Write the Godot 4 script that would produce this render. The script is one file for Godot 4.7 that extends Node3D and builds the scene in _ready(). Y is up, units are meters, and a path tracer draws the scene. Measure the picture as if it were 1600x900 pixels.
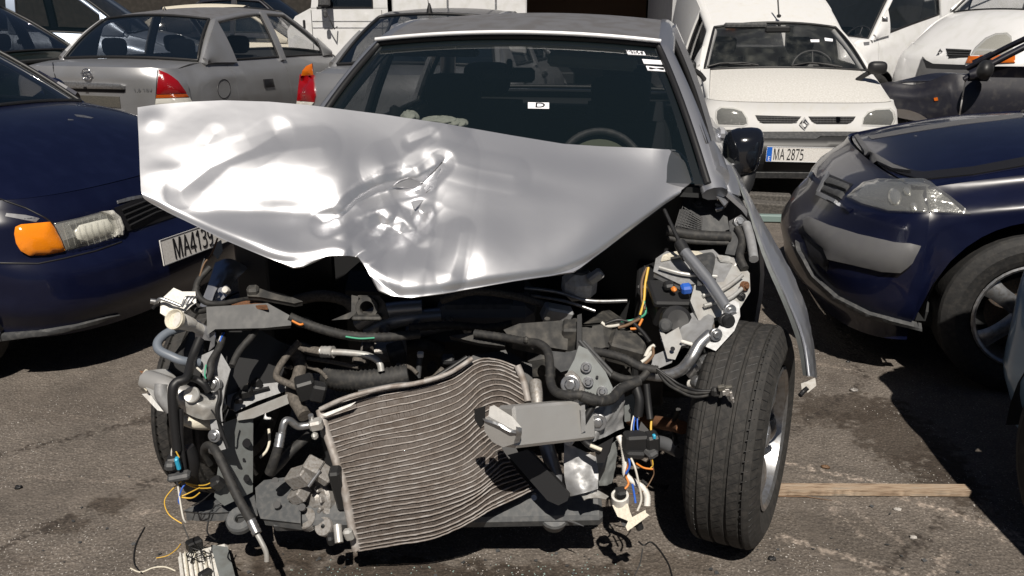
extends Node3D
# A scrapyard: a silver hatchback with its front torn off, parked among other wrecks.
# x right, y up, -z away from the viewer; metres.

const EYE := 1.46
const FOCAL := 1330.0
var pit := deg_to_rad(18.3)
var M := {}
var used := {}
var rng := RandomNumberGenerator.new()

# ---------------------------------------------------------------- geometry collector
class Acc:
	var V := PackedVector3Array()
	var N := PackedVector3Array()
	var T := PackedVector2Array()
	var I := PackedInt32Array()

	func tri(a: Vector3, b: Vector3, c: Vector3, n := Vector3.ZERO) -> void:
		var g := (c - a).cross(b - a)
		if n == Vector3.ZERO:
			n = g.normalized()
		var k := V.size()
		for p in [a, b, c]:
			V.append(p); N.append(n); T.append(Vector2(p.x + p.z * .37, p.y + p.z * .61))
		I.append(k); I.append(k + 1); I.append(k + 2)

	func quad(a: Vector3, b: Vector3, c: Vector3, d: Vector3, away := Vector3.INF) -> void:
		var n := (c - a).cross(b - a) + (d - a).cross(c - a)
		n = n.normalized()
		if away != Vector3.INF and n.dot((a + b + c + d) * .25 - away) < 0.0:
			n = -n
		tri(a, b, c, n); tri(a, c, d, n)

	# pts: rows of equal length
	func grid(rows: Array, thick := 0.0, flip := false, close_u := false) -> void:
		var nv := rows.size()
		var nu: int = rows[0].size()
		var k := V.size()
		var nor := []
		for j in nv:
			var r: PackedVector3Array = rows[j]
			var rp: PackedVector3Array = rows[maxi(j - 1, 0)]
			var rn: PackedVector3Array = rows[mini(j + 1, nv - 1)]
			var nr := PackedVector3Array()
			for i in nu:
				var i0 := i - 1
				var i1 := i + 1
				if close_u:
					if i0 < 0: i0 = nu - 2
					if i1 > nu - 1: i1 = 1
				else:
					i0 = maxi(i0, 0); i1 = mini(i1, nu - 1)
				var n := (r[i1] - r[i0]).cross(rn[i] - rp[i])
				if n.length_squared() < 1e-18:
					n = (r[i1] - r[i0]).cross(rn[clampi(i + 1, 0, nu - 1)] - rp[clampi(i - 1, 0, nu - 1)])
				n = n.normalized()
				if flip: n = -n
				nr.append(n)
				V.append(r[i]); N.append(n); T.append(Vector2(float(i) / (nu - 1), float(j) / (nv - 1)))
			nor.append(nr)
		for j in nv - 1:
			for i in nu - 1:
				var a := k + j * nu + i
				I.append(a); I.append(a + 1); I.append(a + nu)
				I.append(a + 1); I.append(a + nu + 1); I.append(a + nu)
		if thick != 0.0:
			var back := []
			var k2 := V.size()
			for j in nv:
				var b := PackedVector3Array()
				for i in nu:
					var p: Vector3 = rows[j][i] - nor[j][i] * thick
					b.append(p)
					V.append(p); N.append(-nor[j][i]); T.append(Vector2(float(i) / (nu - 1), float(j) / (nv - 1)))
				back.append(b)
			for j in nv - 1:
				for i in nu - 1:
					var a := k2 + j * nu + i
					I.append(a); I.append(a + 1); I.append(a + nu)
					I.append(a + 1); I.append(a + nu + 1); I.append(a + nu)
			var mid: Vector3 = rows[nv / 2][nu / 2]
			for i in nu - 1:
				quad(rows[0][i], rows[0][i + 1], back[0][i + 1], back[0][i], mid)
				quad(rows[nv - 1][i], rows[nv - 1][i + 1], back[nv - 1][i + 1], back[nv - 1][i], mid)
			for j in nv - 1:
				quad(rows[j][0], rows[j + 1][0], back[j + 1][0], back[j][0], mid)
				quad(rows[j][nu - 1], rows[j + 1][nu - 1], back[j + 1][nu - 1], back[j][nu - 1], mid)

	func surf(f: Callable, nu: int, nv: int, thick := 0.0, flip := false, u0 := 0.0, u1 := 1.0, v0 := 0.0, v1 := 1.0) -> Array:
		var rows := []
		for j in nv + 1:
			var r := PackedVector3Array()
			for i in nu + 1:
				r.append(f.call(lerpf(u0, u1, float(i) / nu), lerpf(v0, v1, float(j) / nv)))
			rows.append(r)
		grid(rows, thick, flip)
		return rows

	func tube(path: PackedVector3Array, r: float, sides := 8, r_end := -1.0, flat := 1.0, up := Vector3.UP, ribs := 0.0) -> void:
		var n := path.size()
		if n < 2: return
		var t := (path[1] - path[0]).normalized()
		var side := t.cross(up)
		if side.length() < .05: side = t.cross(Vector3.RIGHT)
		side = side.normalized()
		var rows := []
		for k in n:
			var tk := (path[mini(k + 1, n - 1)] - path[maxi(k - 1, 0)]).normalized()
			side = (side - tk * side.dot(tk)).normalized()
			var oth := tk.cross(side)
			var rr := r if r_end < 0.0 else lerpf(r, r_end, float(k) / (n - 1))
			if ribs > 0.0: rr *= 1.0 + (ribs if k % 2 == 0 else -ribs)
			var ring := PackedVector3Array()
			for i in sides + 1:
				var a := TAU * i / sides
				ring.append(path[k] + side * cos(a) * rr + oth * sin(a) * rr * flat)
			rows.append(ring)
		grid(rows, 0.0, true, true)
		for e in [0, n - 1]:
			var c := path[e]
			var nn := (path[0] - path[1]) if e == 0 else (path[n - 1] - path[n - 2])
			for i in sides:
				tri(c, rows[e][i], rows[e][i + 1], nn.normalized())

	func box(c: Vector3, s: Vector3, b := Basis(), bev := .004) -> void:
		var h := s * .5
		bev = minf(bev, minf(h.x, minf(h.y, h.z)) * .8)
		var vx := {}
		for sx in [-1, 1]:
			for sy in [-1, 1]:
				for sz in [-1, 1]:
					var key := Vector3i(sx, sy, sz)
					vx[key] = [c + b * Vector3(sx * h.x, sy * (h.y - bev), sz * (h.z - bev)), c + b * Vector3(sx * (h.x - bev), sy * h.y, sz * (h.z - bev)), c + b * Vector3(sx * (h.x - bev), sy * (h.y - bev), sz * h.z)]
		for s1 in [-1, 1]:
			quad(vx[Vector3i(s1, -1, -1)][0], vx[Vector3i(s1, 1, -1)][0], vx[Vector3i(s1, 1, 1)][0], vx[Vector3i(s1, -1, 1)][0], c)
			quad(vx[Vector3i(-1, s1, -1)][1], vx[Vector3i(1, s1, -1)][1], vx[Vector3i(1, s1, 1)][1], vx[Vector3i(-1, s1, 1)][1], c)
			quad(vx[Vector3i(-1, -1, s1)][2], vx[Vector3i(1, -1, s1)][2], vx[Vector3i(1, 1, s1)][2], vx[Vector3i(-1, 1, s1)][2], c)
			for s2 in [-1, 1]:
				quad(vx[Vector3i(s1, s2, -1)][0], vx[Vector3i(s1, s2, 1)][0], vx[Vector3i(s1, s2, 1)][1], vx[Vector3i(s1, s2, -1)][1], c)
				quad(vx[Vector3i(s1, -1, s2)][0], vx[Vector3i(s1, 1, s2)][0], vx[Vector3i(s1, 1, s2)][2], vx[Vector3i(s1, -1, s2)][2], c)
				quad(vx[Vector3i(-1, s1, s2)][1], vx[Vector3i(1, s1, s2)][1], vx[Vector3i(1, s1, s2)][2], vx[Vector3i(-1, s1, s2)][2], c)
				for s3 in [-1, 1]:
					var q: Array = vx[Vector3i(s1, s2, s3)]
					var n := (q[2] - q[0] as Vector3).cross(q[1] - q[0]).normalized()
					tri(q[0], q[1], q[2], n if n.dot(q[0] - c) > 0 else -n)

	# profile: [radius, height] pairs turned about the Y axis of xf
	func lathe(prof: Array, xf: Transform3D, seg := 32, a0 := 0.0, a1 := TAU) -> void:
		var rows := []
		for k in prof.size():
			var ring := PackedVector3Array()
			for i in seg + 1:
				var a := lerpf(a0, a1, float(i) / seg)
				ring.append(xf * Vector3(cos(a) * prof[k][0], prof[k][1], sin(a) * prof[k][0]))
			rows.append(ring)
		for k in prof.size() - 1:   # one strip per step keeps the edges crisp
			var kk := V.size()
			for e in 2:
				for i in seg + 1:
					var a := lerpf(a0, a1, float(i) / seg)
					var d := Vector2(prof[k + 1][0] - prof[k][0], prof[k + 1][1] - prof[k][1])
					var nn := (xf.basis * Vector3(cos(a) * d.y, -d.x, sin(a) * d.y)).normalized()
					V.append(rows[k + e][i]); N.append(nn); T.append(Vector2(float(i) / seg * 4.0, prof[k + e][1]))
			for i in seg:
				I.append(kk + i); I.append(kk + i + 1); I.append(kk + seg + 1 + i)
				I.append(kk + i + 1); I.append(kk + seg + 2 + i); I.append(kk + seg + 1 + i)

	# a plate cut from an outline, with thickness and a small chamfer; holes are cut by bridging
	func plate(pts: PackedVector3Array, thick: float, bev := .002, toward := Vector3(0, .3, 1)) -> void:
		var n := Vector3.ZERO
		var c := Vector3.ZERO
		var m := pts.size()
		for i in m:
			c += pts[i] / m
		for i in m:
			n += (pts[i] - c).cross(pts[(i + 1) % m] - c)
		n = n.normalized()
		if n.dot(toward) < 0: n = -n
		var ux := n.cross(Vector3.UP if absf(n.y) < .9 else Vector3.RIGHT).normalized()
		var uy := n.cross(ux)
		var p2 := PackedVector2Array()
		for p in pts:
			p2.append(Vector2((p - c).dot(ux), (p - c).dot(uy)))
		var ix := Geometry2D.triangulate_polygon(p2)
		if ix.is_empty():
			return
		var cw := 1.0 if Geometry2D.is_polygon_clockwise(p2) else -1.0
		var front := PackedVector3Array()
		for i in m:
			var a := (p2[i] - p2[(i - 1 + m) % m]).normalized()
			var b := (p2[(i + 1) % m] - p2[i]).normalized()
			var ins := (a.orthogonal() + b.orthogonal()) * cw
			ins = ins.normalized() * bev if ins.length() > .01 else Vector2.ZERO
			front.append(pts[i] - (ux * ins.x + uy * ins.y))
		for k in range(0, ix.size(), 3):
			tri(front[ix[k]], front[ix[k + 1]], front[ix[k + 2]], n)
			tri(pts[ix[k]] - n * thick, pts[ix[k + 1]] - n * thick, pts[ix[k + 2]] - n * thick, -n)
		for i in m:
			var j := (i + 1) % m
			var lo := n * bev
			var out := (pts[i] + pts[j]) * .5
			var e := (pts[j] - pts[i]).normalized().cross(n) * cw * -1.0
			var s := (out - c)
			if e.dot(s) < 0 and false: e = -e
			quad(front[i], front[j], pts[j] - lo, pts[i] - lo, out - e * .01 - n * .01)
			quad(pts[i] - lo, pts[j] - lo, pts[j] - n * thick, pts[i] - n * thick, out - e * .01 - n * thick * .5)

	func bolt(at: Vector3, n: Vector3, r := .009, h := .008) -> void:
		n = n.normalized()
		var x := n.cross(Vector3.UP if absf(n.y) < .9 else Vector3.RIGHT).normalized()
		var xf := Transform3D(Basis(x, n, x.cross(n)), at)
		lathe([[r * 1.7, -.01], [r * 1.7, h * .25], [r * 1.55, h * .35], [r, h * .35]], xf, 16)
		lathe([[r, h * .35], [r, h * .9], [r * .8, h * 1.1], [0.0, h * 1.1]], xf, 6)

	func mesh() -> ArrayMesh:
		for k in range(0, I.size(), 3):
			var a := I[k]
			var g := (V[I[k + 1]] - V[a]).cross(V[I[k + 2]] - V[a])
			if g.dot(N[a] + N[I[k + 1]] + N[I[k + 2]]) > 0.0:
				var t := I[k + 1]
				I[k + 1] = I[k + 2]; I[k + 2] = t
		var arr := []
		arr.resize(Mesh.ARRAY_MAX)
		arr[Mesh.ARRAY_VERTEX] = V
		arr[Mesh.ARRAY_NORMAL] = N
		arr[Mesh.ARRAY_TEX_UV] = T
		arr[Mesh.ARRAY_INDEX] = I
		var am := ArrayMesh.new()
		am.add_surface_from_arrays(Mesh.PRIMITIVE_TRIANGLES, arr)
		return am

# ---------------------------------------------------------------- naming and placing
func numbered(called: String, parent: Node) -> String:
	var key := str(parent.get_instance_id()) + called
	var n: int = used.get(key, 0)
	used[key] = n + 1
	return called if n == 0 else "%s_%03d" % [called, n]

func obj(called: String, a: Acc, m: Material, parent: Node = self) -> MeshInstance3D:
	var o := MeshInstance3D.new()
	o.name = numbered(called, parent)
	if a.I.size() > 0:
		o.mesh = a.mesh()
	o.material_override = m
	parent.add_child(o, true)
	return o

func thing(called: String, label: String, category: String, at := Vector3.ZERO, turn := 0.0, group := "") -> Node3D:
	var o := Node3D.new()
	o.name = numbered(called, self)
	add_child(o, true)
	o.position = at
	o.rotation.y = turn
	tag(o, label, category, group)
	return o

func tag(o: Node, label: String, category: String, group := "") -> void:
	o.set_meta("label", label); o.set_meta("category", category)
	if group: o.set_meta("group", group)

func text(called: String, s: String, size: float, xf: Transform3D, m: Material, parent: Node, stretch := 1.0, depth := .0015, font := "Droid Sans") -> void:
	var t := TextMesh.new()
	var f := SystemFont.new()
	f.font_names = PackedStringArray([font])
	t.font = f
	t.font_size = 64
	t.pixel_size = size / 46.0
	t.depth = depth
	t.text = s
	var o := MeshInstance3D.new()
	o.name = numbered(called, parent)
	o.mesh = t
	o.material_override = m
	o.transform = xf * Transform3D(Basis.from_scale(Vector3(stretch, 1, 1)), Vector3.ZERO)
	parent.add_child(o, true)

# A direction of view and how far ahead it lands: where a thing in the yard stands.
func ray(px: float, py: float) -> Vector3:
	var u := (px - 800.0) / FOCAL
	var v := -(py - 450.0) / FOCAL
	return Vector3(u, v * cos(pit) - sin(pit), -(cos(pit) + v * sin(pit)))

func P(px: float, py: float, d: float) -> Vector3:
	var r := ray(px, py)
	return Vector3(0, EYE, 0) + r * (d / -r.z)

func G(px: float, py: float, h := 0.0) -> Vector3:
	var r := ray(px, py)
	return Vector3(0, EYE, 0) + r * ((h - EYE) / r.y)

func pv(a: Array) -> PackedVector3Array:
	var out := PackedVector3Array()
	for q in a:
		out.append(P(q[0], q[1], q[2]))
	return out

# smooth path through points
func smooth(p: PackedVector3Array, per := 6) -> PackedVector3Array:
	var out := PackedVector3Array()
	var n := p.size()
	for i in n - 1:
		var a := p[maxi(i - 1, 0)]
		var b := p[i]
		var c := p[i + 1]
		var d := p[mini(i + 2, n - 1)]
		for k in per:
			out.append(b.cubic_interpolate(c, a, d, float(k) / per))
	out.append(p[n - 1])
	return out

func curve(list: Array, x: float) -> float:   # smooth interpolation of [x, y] pairs
	var n := list.size()
	if x <= list[0][0]: return list[0][1]
	for i in n - 1:
		if x <= list[i + 1][0]:
			var t: float = (x - list[i][0]) / (list[i + 1][0] - list[i][0])
			var m0: float = (list[i + 1][1] - list[maxi(i - 1, 0)][1]) / maxf(list[i + 1][0] - list[maxi(i - 1, 0)][0], 1e-6)
			var m1: float = (list[mini(i + 2, n - 1)][1] - list[i][1]) / maxf(list[mini(i + 2, n - 1)][0] - list[i][0], 1e-6)
			var h: float = list[i + 1][0] - list[i][0]
			var t2 := t * t
			var t3 := t2 * t
			return (2 * t3 - 3 * t2 + 1) * list[i][1] + (t3 - 2 * t2 + t) * h * m0 + (-2 * t3 + 3 * t2) * list[i + 1][1] + (t3 - t2) * h * m1
	return list[n - 1][1]

func linear(list: Array, x: float) -> float:
	if x <= list[0][0]: return list[0][1]
	for i in list.size() - 1:
		if x <= list[i + 1][0]:
			return lerpf(list[i][1], list[i + 1][1], (x - list[i][0]) / (list[i + 1][0] - list[i][0]))
	return list[-1][1]

# ---------------------------------------------------------------- materials
func mat(c: Color, rough := .6, metal := 0.0, coat := 0.0) -> StandardMaterial3D:
	var m := StandardMaterial3D.new()
	m.albedo_color = c.linear_to_srgb()   # c is the real-world base colour
	m.roughness = rough
	m.metallic = metal
	if coat > 0.0:
		m.clearcoat_enabled = true
		m.clearcoat = coat
		m.clearcoat_roughness = .04
	return m

func noise(freq: float, oct := 4, sd := 1, kind := FastNoiseLite.TYPE_SIMPLEX_SMOOTH) -> FastNoiseLite:
	var n := FastNoiseLite.new()
	n.noise_type = kind
	n.frequency = freq
	n.fractal_octaves = oct
	n.seed = sd
	return n

func ramp(stops: Array) -> Gradient:
	var g := Gradient.new()
	var o := PackedFloat32Array()
	var c := PackedColorArray()
	for s in stops:
		o.append(s[0]); c.append((s[1] as Color).linear_to_srgb())
	g.offsets = o
	g.colors = c
	return g

func ntex(n: FastNoiseLite, g: Gradient = null, size := 512, bump := 0.0) -> NoiseTexture2D:
	var t := NoiseTexture2D.new()
	t.width = size
	t.height = size
	t.seamless = true
	t.noise = n
	if g: t.color_ramp = g
	if bump > 0.0:
		t.as_normal_map = true
		t.bump_strength = bump
	return t

func grey(v: float) -> Color:
	return Color(v, v, v)

func tri_map(m: StandardMaterial3D, per_metre: float, world := false) -> StandardMaterial3D:
	m.uv1_triplanar = true
	m.uv1_world_triplanar = world
	m.uv1_scale = Vector3.ONE * per_metre
	return m

# base colour broken up by dust or grime of its own shape
func worn(a: Color, b: Color, rough: float, metal: float, freq: float, per_metre: float, sd: int, lo := .45, hi := .7, coat := 0.0, bump := 0.0) -> StandardMaterial3D:
	var m := mat(Color(1, 1, 1), rough, metal, coat)
	m.albedo_texture = ntex(noise(freq, 5, sd), ramp([[0.0, a], [lo, a], [hi, b], [1.0, b]]))
	if bump > 0.0:
		m.normal_enabled = true
		m.normal_texture = ntex(noise(freq * 2.0, 4, sd + 7), null, 512, bump)
	return tri_map(m, per_metre)

func glass(tint: Color, alpha: float, rough := .03) -> StandardMaterial3D:
	var m := mat(tint, rough)
	m.transparency = BaseMaterial3D.TRANSPARENCY_ALPHA
	m.albedo_color.a = alpha
	return m

func make_materials() -> void:
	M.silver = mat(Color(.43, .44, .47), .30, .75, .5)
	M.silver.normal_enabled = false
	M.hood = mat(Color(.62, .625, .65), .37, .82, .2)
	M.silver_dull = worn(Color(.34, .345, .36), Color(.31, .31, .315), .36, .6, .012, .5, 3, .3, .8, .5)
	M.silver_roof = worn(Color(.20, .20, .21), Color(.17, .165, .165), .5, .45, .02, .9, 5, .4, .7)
	M.navy = worn(Color(.0035, .005, .019), Color(.005, .007, .024), .30, .0, .02, .7, 11, .45, .8, .45)
	M.navy.metallic_specular = .35
	M.navy_light = mat(Color(.02, .06, .22), .25, .2, 1.0)
	M.green_black = mat(Color(.008, .014, .011), .25, .1, .8)
	M.black_paint = worn(Color(.010, .010, .016), Color(.03, .028, .03), .4, .1, .03, .8, 13, .5, .8, .4)
	M.pale_blue = mat(Color(.34, .40, .50), .32, .45, .6)
	M.silver_blue = mat(Color(.20, .34, .50), .3, .4, .8)
	M.white = worn(Color(.66, .665, .67), Color(.60, .60, .59), .35, 0.0, .015, .6, 17, .45, .8, .5)
	M.white_dusty = dusty(false)
	M.hood_dusty = dusty(true)
	M.blue = mat(Color(.01, .12, .50), .45, 0.0, .3)
	M.rubber = worn(Color(.012, .012, .0125), Color(.03, .028, .026), .75, 0.0, .03, 2.0, 21, .4, .8, 0.0, .8)
	M.tyre = worn(Color(.016, .0155, .015), Color(.036, .033, .030), .8, 0.0, .03, 2.5, 23, .35, .75, 0.0, 1.2)
	M.plastic = mat(Color(.014, .0142, .0152), .5)
	M.plastic_dusty = worn(Color(.02, .02, .02), Color(.075, .07, .062), .7, 0.0, .02, 2.0, 27, .35, .75, 0.0, 1.0)
	M.plastic_grey = worn(Color(.04, .042, .045), Color(.075, .075, .075), .6, 0.0, .03, 2.0, 29, .4, .7)
	M.bumper_grey = worn(Color(.095, .095, .10), Color(.108, .108, .11), .55, 0.0, .02, 1.0, 31, .3, .8)
	M.interior = mat(Color(.012, .013, .014), .8)
	M.seat = worn(Color(.012, .013, .016), Color(.02, .021, .024), .9, 0.0, .2, 2.0, 33)
	M.trim_olive = mat(Color(.14, .16, .115), .8)
	M.trim_beige = mat(Color(.42, .44, .36), .8)
	M.glass = glass(Color(.02, .035, .045), .16)
	M.glass_tint = glass(Color(.007, .014, .017), .36)
	M.glass_screen = glass(Color(.008, .0135, .016), .50)
	M.glass_dark = glass(Color(.006, .010, .016), .76)
	M.glass_dusty = worn_glass()
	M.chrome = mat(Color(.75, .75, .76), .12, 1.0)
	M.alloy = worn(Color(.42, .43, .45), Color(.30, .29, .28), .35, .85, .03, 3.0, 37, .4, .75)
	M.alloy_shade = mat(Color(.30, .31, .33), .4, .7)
	M.steel = worn(Color(.34, .345, .355), Color(.27, .27, .27), .52, .4, .03, 2.0, 39, .4, .75, 0.0, .5)
	M.steel_light = worn(Color(.52, .515, .50), Color(.42, .40, .37), .42, .5, .02, 2.0, 41, .45, .8, 0.0, .4)
	M.cast = worn(Color(.33, .32, .31), Color(.22, .20, .18), .55, .45, .05, 4.0, 43, .4, .7, 0.0, .9)
	M.cast_dark = worn(Color(.06, .05, .045), Color(.10, .07, .05), .7, .3, .05, 4.0, 44)
	M.alu = worn(Color(.46, .455, .445), Color(.42, .41, .395), .42, .55, .012, 1.5, 46, .3, .8, 0.0, .4)
	M.primer = worn(Color(.085, .09, .095), Color(.13, .13, .13), .5, .15, .04, 2.0, 45, .4, .75)
	M.grey_paint = worn(Color(.20, .215, .215), Color(.16, .165, .16), .45, .2, .02, 2.0, 47, .4, .8)
	M.rust = worn(Color(.16, .07, .03), Color(.09, .045, .025), .9, 0.0, .05, 5.0, 49)
	M.hose = worn(Color(.014, .014, .0145), Color(.045, .042, .038), .7, 0.0, .03, 3.0, 51, .4, .8)
	M.hose_dusty = worn(Color(.06, .053, .046), Color(.12, .105, .09), .8, 0.0, .05, 4.0, 53, .35, .7)
	M.hose_grey = mat(Color(.13, .15, .18), .45)
	M.wire_black = mat(Color(.01, .01, .011), .5)
	M.wire_yellow = mat(Color(.62, .38, .05), .5)
	M.wire_blue = mat(Color(.02, .10, .45), .5)
	M.wire_white = mat(Color(.55, .53, .48), .5)
	M.wire_orange = mat(Color(.62, .2, .03), .5)
	M.wire_green = mat(Color(.05, .30, .18), .5)
	M.wire_brown = mat(Color(.13, .075, .04), .6)
	M.cyan = mat(Color(.03, .35, .55), .4)
	M.cream = worn(Color(.62, .58, .48), Color(.50, .46, .38), .6, 0.0, .05, 5.0, 55)
	M.white_plastic = worn(Color(.66, .65, .62), Color(.52, .49, .44), .5, 0.0, .03, 4.0, 57, .4, .8)
	M.fin = worn(Color(.34, .32, .305), Color(.18, .15, .13), .65, .2, .03, 1.6, 59, .35, .7, 0.0, 1.0)
	M.fin_pale = worn(Color(.20, .18, .168), Color(.11, .088, .074), .6, .2, .03, 1.6, 58, .4, .75)
	M.fin_core = worn(Color(.05, .04, .035), Color(.11, .09, .078), .8, 0.0, .08, 6.0, 61, .35, .7, 0.0, 2.0)
	M.red_lens = glassy(Color(.24, .004, .007))
	M.amber_lens = glassy(Color(.50, .11, .006))
	M.amber_deep = glassy(Color(.34, .06, .006))
	M.amber_bright = glassy(Color(.80, .23, .008))
	M.amber_bright.normal_scale = .35
	M.clear_lens = glassy(Color(.52, .51, .47))
	M.lamp_glass = glass(Color(.62, .62, .55), .10, .12)
	M.lamp_glass_old = glass(Color(.24, .24, .21), .30, .12)
	M.reflector = glassy(Color(.66, .66, .63))
	M.reflector.metallic = .85
	M.reflector.roughness = .22
	M.reflector.normal_scale = 1.6
	M.reflector.uv1_scale = Vector3(14, 3, 14)
	M.plate_white = worn(Color(.66, .65, .63), Color(.56, .54, .52), .5, 0.0, .04, 4.0, 63)
	M.plate_blue = mat(Color(.008, .11, .50), .5)
	M.plate_bare = worn(Color(.07, .066, .058), Color(.12, .11, .09), .7, .1, .05, 4.0, 65)
	M.ink = mat(Color(.008, .008, .01), .5)
	M.sticker = mat(Color(.78, .78, .82), .6)
	M.sticker_ink = mat(Color(.03, .03, .04), .6)
	M.airbag = worn(Color(.58, .62, .54), Color(.5, .54, .47), .9, 0.0, .02, 6.0, 67)
	M.wood = wood_mat()
	M.timber_dark = worn(Color(.05, .046, .042), Color(.11, .10, .09), .85, 0.0, .03, 3.0, 69, .35, .7, 0.0, 1.5)
	M.pale_green = mat(Color(.16, .22, .21), .5)
	M.dark_wall = worn(Color(.020, .017, .014), Color(.03, .026, .022), .9, 0.0, .02, .5, 71)
	M.stone = worn(Color(.30, .28, .26), Color(.50, .47, .44), .9, 0.0, .1, 10.0, 73)
	M.shard = glass(Color(.45, .62, .58), .45, .05)
	M.reflector_dull = glassy(Color(.34, .34, .33))
	M.reflector_dull.metallic = .8
	M.reflector_dull.roughness = .25
	M.lamp_bowl = mat(Color(.80, .79, .70), .3, .2, 1.0)  # pale colour stands in for the bowl's bright reflection
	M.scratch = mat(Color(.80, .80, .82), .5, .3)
	M.tear = mat(Color(.03, .03, .033), .6, .3)

func glassy(c: Color) -> StandardMaterial3D:
	var m := mat(c, .18, 0.0, 1.0)
	m.normal_enabled = true
	var n := noise(.09, 2, 5, FastNoiseLite.TYPE_CELLULAR)
	m.normal_texture = ntex(n, null, 256, 1.5)
	return tri_map(m, 6.0)

func dusty(top: bool) -> StandardMaterial3D:
	# white paint under a film of blown dust, thick on the flat top
	var m := mat(Color(1, 1, 1), .6)
	var w := Color(.61, .61, .605)
	var d := Color(.42, .41, .385) if top else Color(.58, .57, .54)
	var s := Color(.25, .23, .20)
	if top:
		m.albedo_texture = ntex(noise(.11, 6, 77), ramp([[0.0, s], [.12, d], [.34, Color(.47, .46, .435)], [.65, Color(.53, .52, .50)], [.9, w], [1.0, w]]), 1024)
	else:
		m.albedo_texture = ntex(noise(.02, 6, 79), ramp([[0.0, s], [.14, d], [.32, w.lerp(d, .3)], [.55, w], [1.0, w]]), 1024)
	m.clearcoat_enabled = true
	m.clearcoat = .1 if top else .4
	return tri_map(m, .45)

func worn_glass() -> StandardMaterial3D:
	# thin glass with a dust film; the film is a pattern in the alpha
	var m := mat(Color(1, 1, 1), .26)
	var g := Gradient.new()
	g.offsets = PackedFloat32Array([0.0, .4, .7, 1.0])
	g.colors = PackedColorArray([Color(.10, .13, .15, .25), Color(.12, .145, .16, .3), Color(.28, .29, .28, .40), Color(.40, .40, .37, .5)])
	m.albedo_texture = ntex(noise(.012, 5, 83), g, 512)
	m.transparency = BaseMaterial3D.TRANSPARENCY_ALPHA
	m.clearcoat_enabled = true
	return tri_map(m, 1.1)

func wood_mat() -> StandardMaterial3D:
	var m := mat(Color(1, 1, 1), .85)
	m.albedo_texture = ntex(noise(.02, 5, 91), ramp([[0.0, Color(.10, .065, .042)], [.35, Color(.27, .195, .135)], [.6, Color(.35, .27, .195)], [1.0, Color(.23, .20, .165)]]))
	m.uv1_triplanar = true
	m.uv1_scale = Vector3(.6, 9, 9)
	m.normal_enabled = true
	m.normal_texture = ntex(noise(.03, 4, 93), null, 512, 3.0)
	return m

# ---------------------------------------------------------------- a car body
# Own frame: x to the car's right, y up, front towards -z. Every panel is a mesh of its own.
const CAR := {
	"w": .84, "zf": -2.0, "zw": -1.45, "zr": 2.0, "zrw": 1.55, "sill": .24, "hy": .72, "hsy": .74, "cy": .95, "cz": -.85, "wf": .70, "wb": .74,
	"arch": .02, "crown": .05, "bow": .12, "hz": -.2, "ry0": 1.37, "rz": .9, "ry1": 1.34, "wr": .53, "wr1": .52, "rc": .045, "dz": 1.5, "dy": .98, "ty": .95, "tsy": .93, "wd": .68,
	"ff": 2.6, "fprof": [[0.0, .04], [.35, -.02], [.6, .02], [.8, .06], [1.0, .16]], "rprof": [[0.0, .06], [.3, 0.0], [.5, .03], [.8, .05], [1.0, .10]],
	"wheels": [-1.3, 1.3], "R": .305, "windows": [[-.62, .22], [.30, 1.02]], "no_front": false, "rail": .035, "body_fill": true, "tub": true, "steer": 0.0, "floor": .22, "roof_arch": .035,
}

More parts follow.
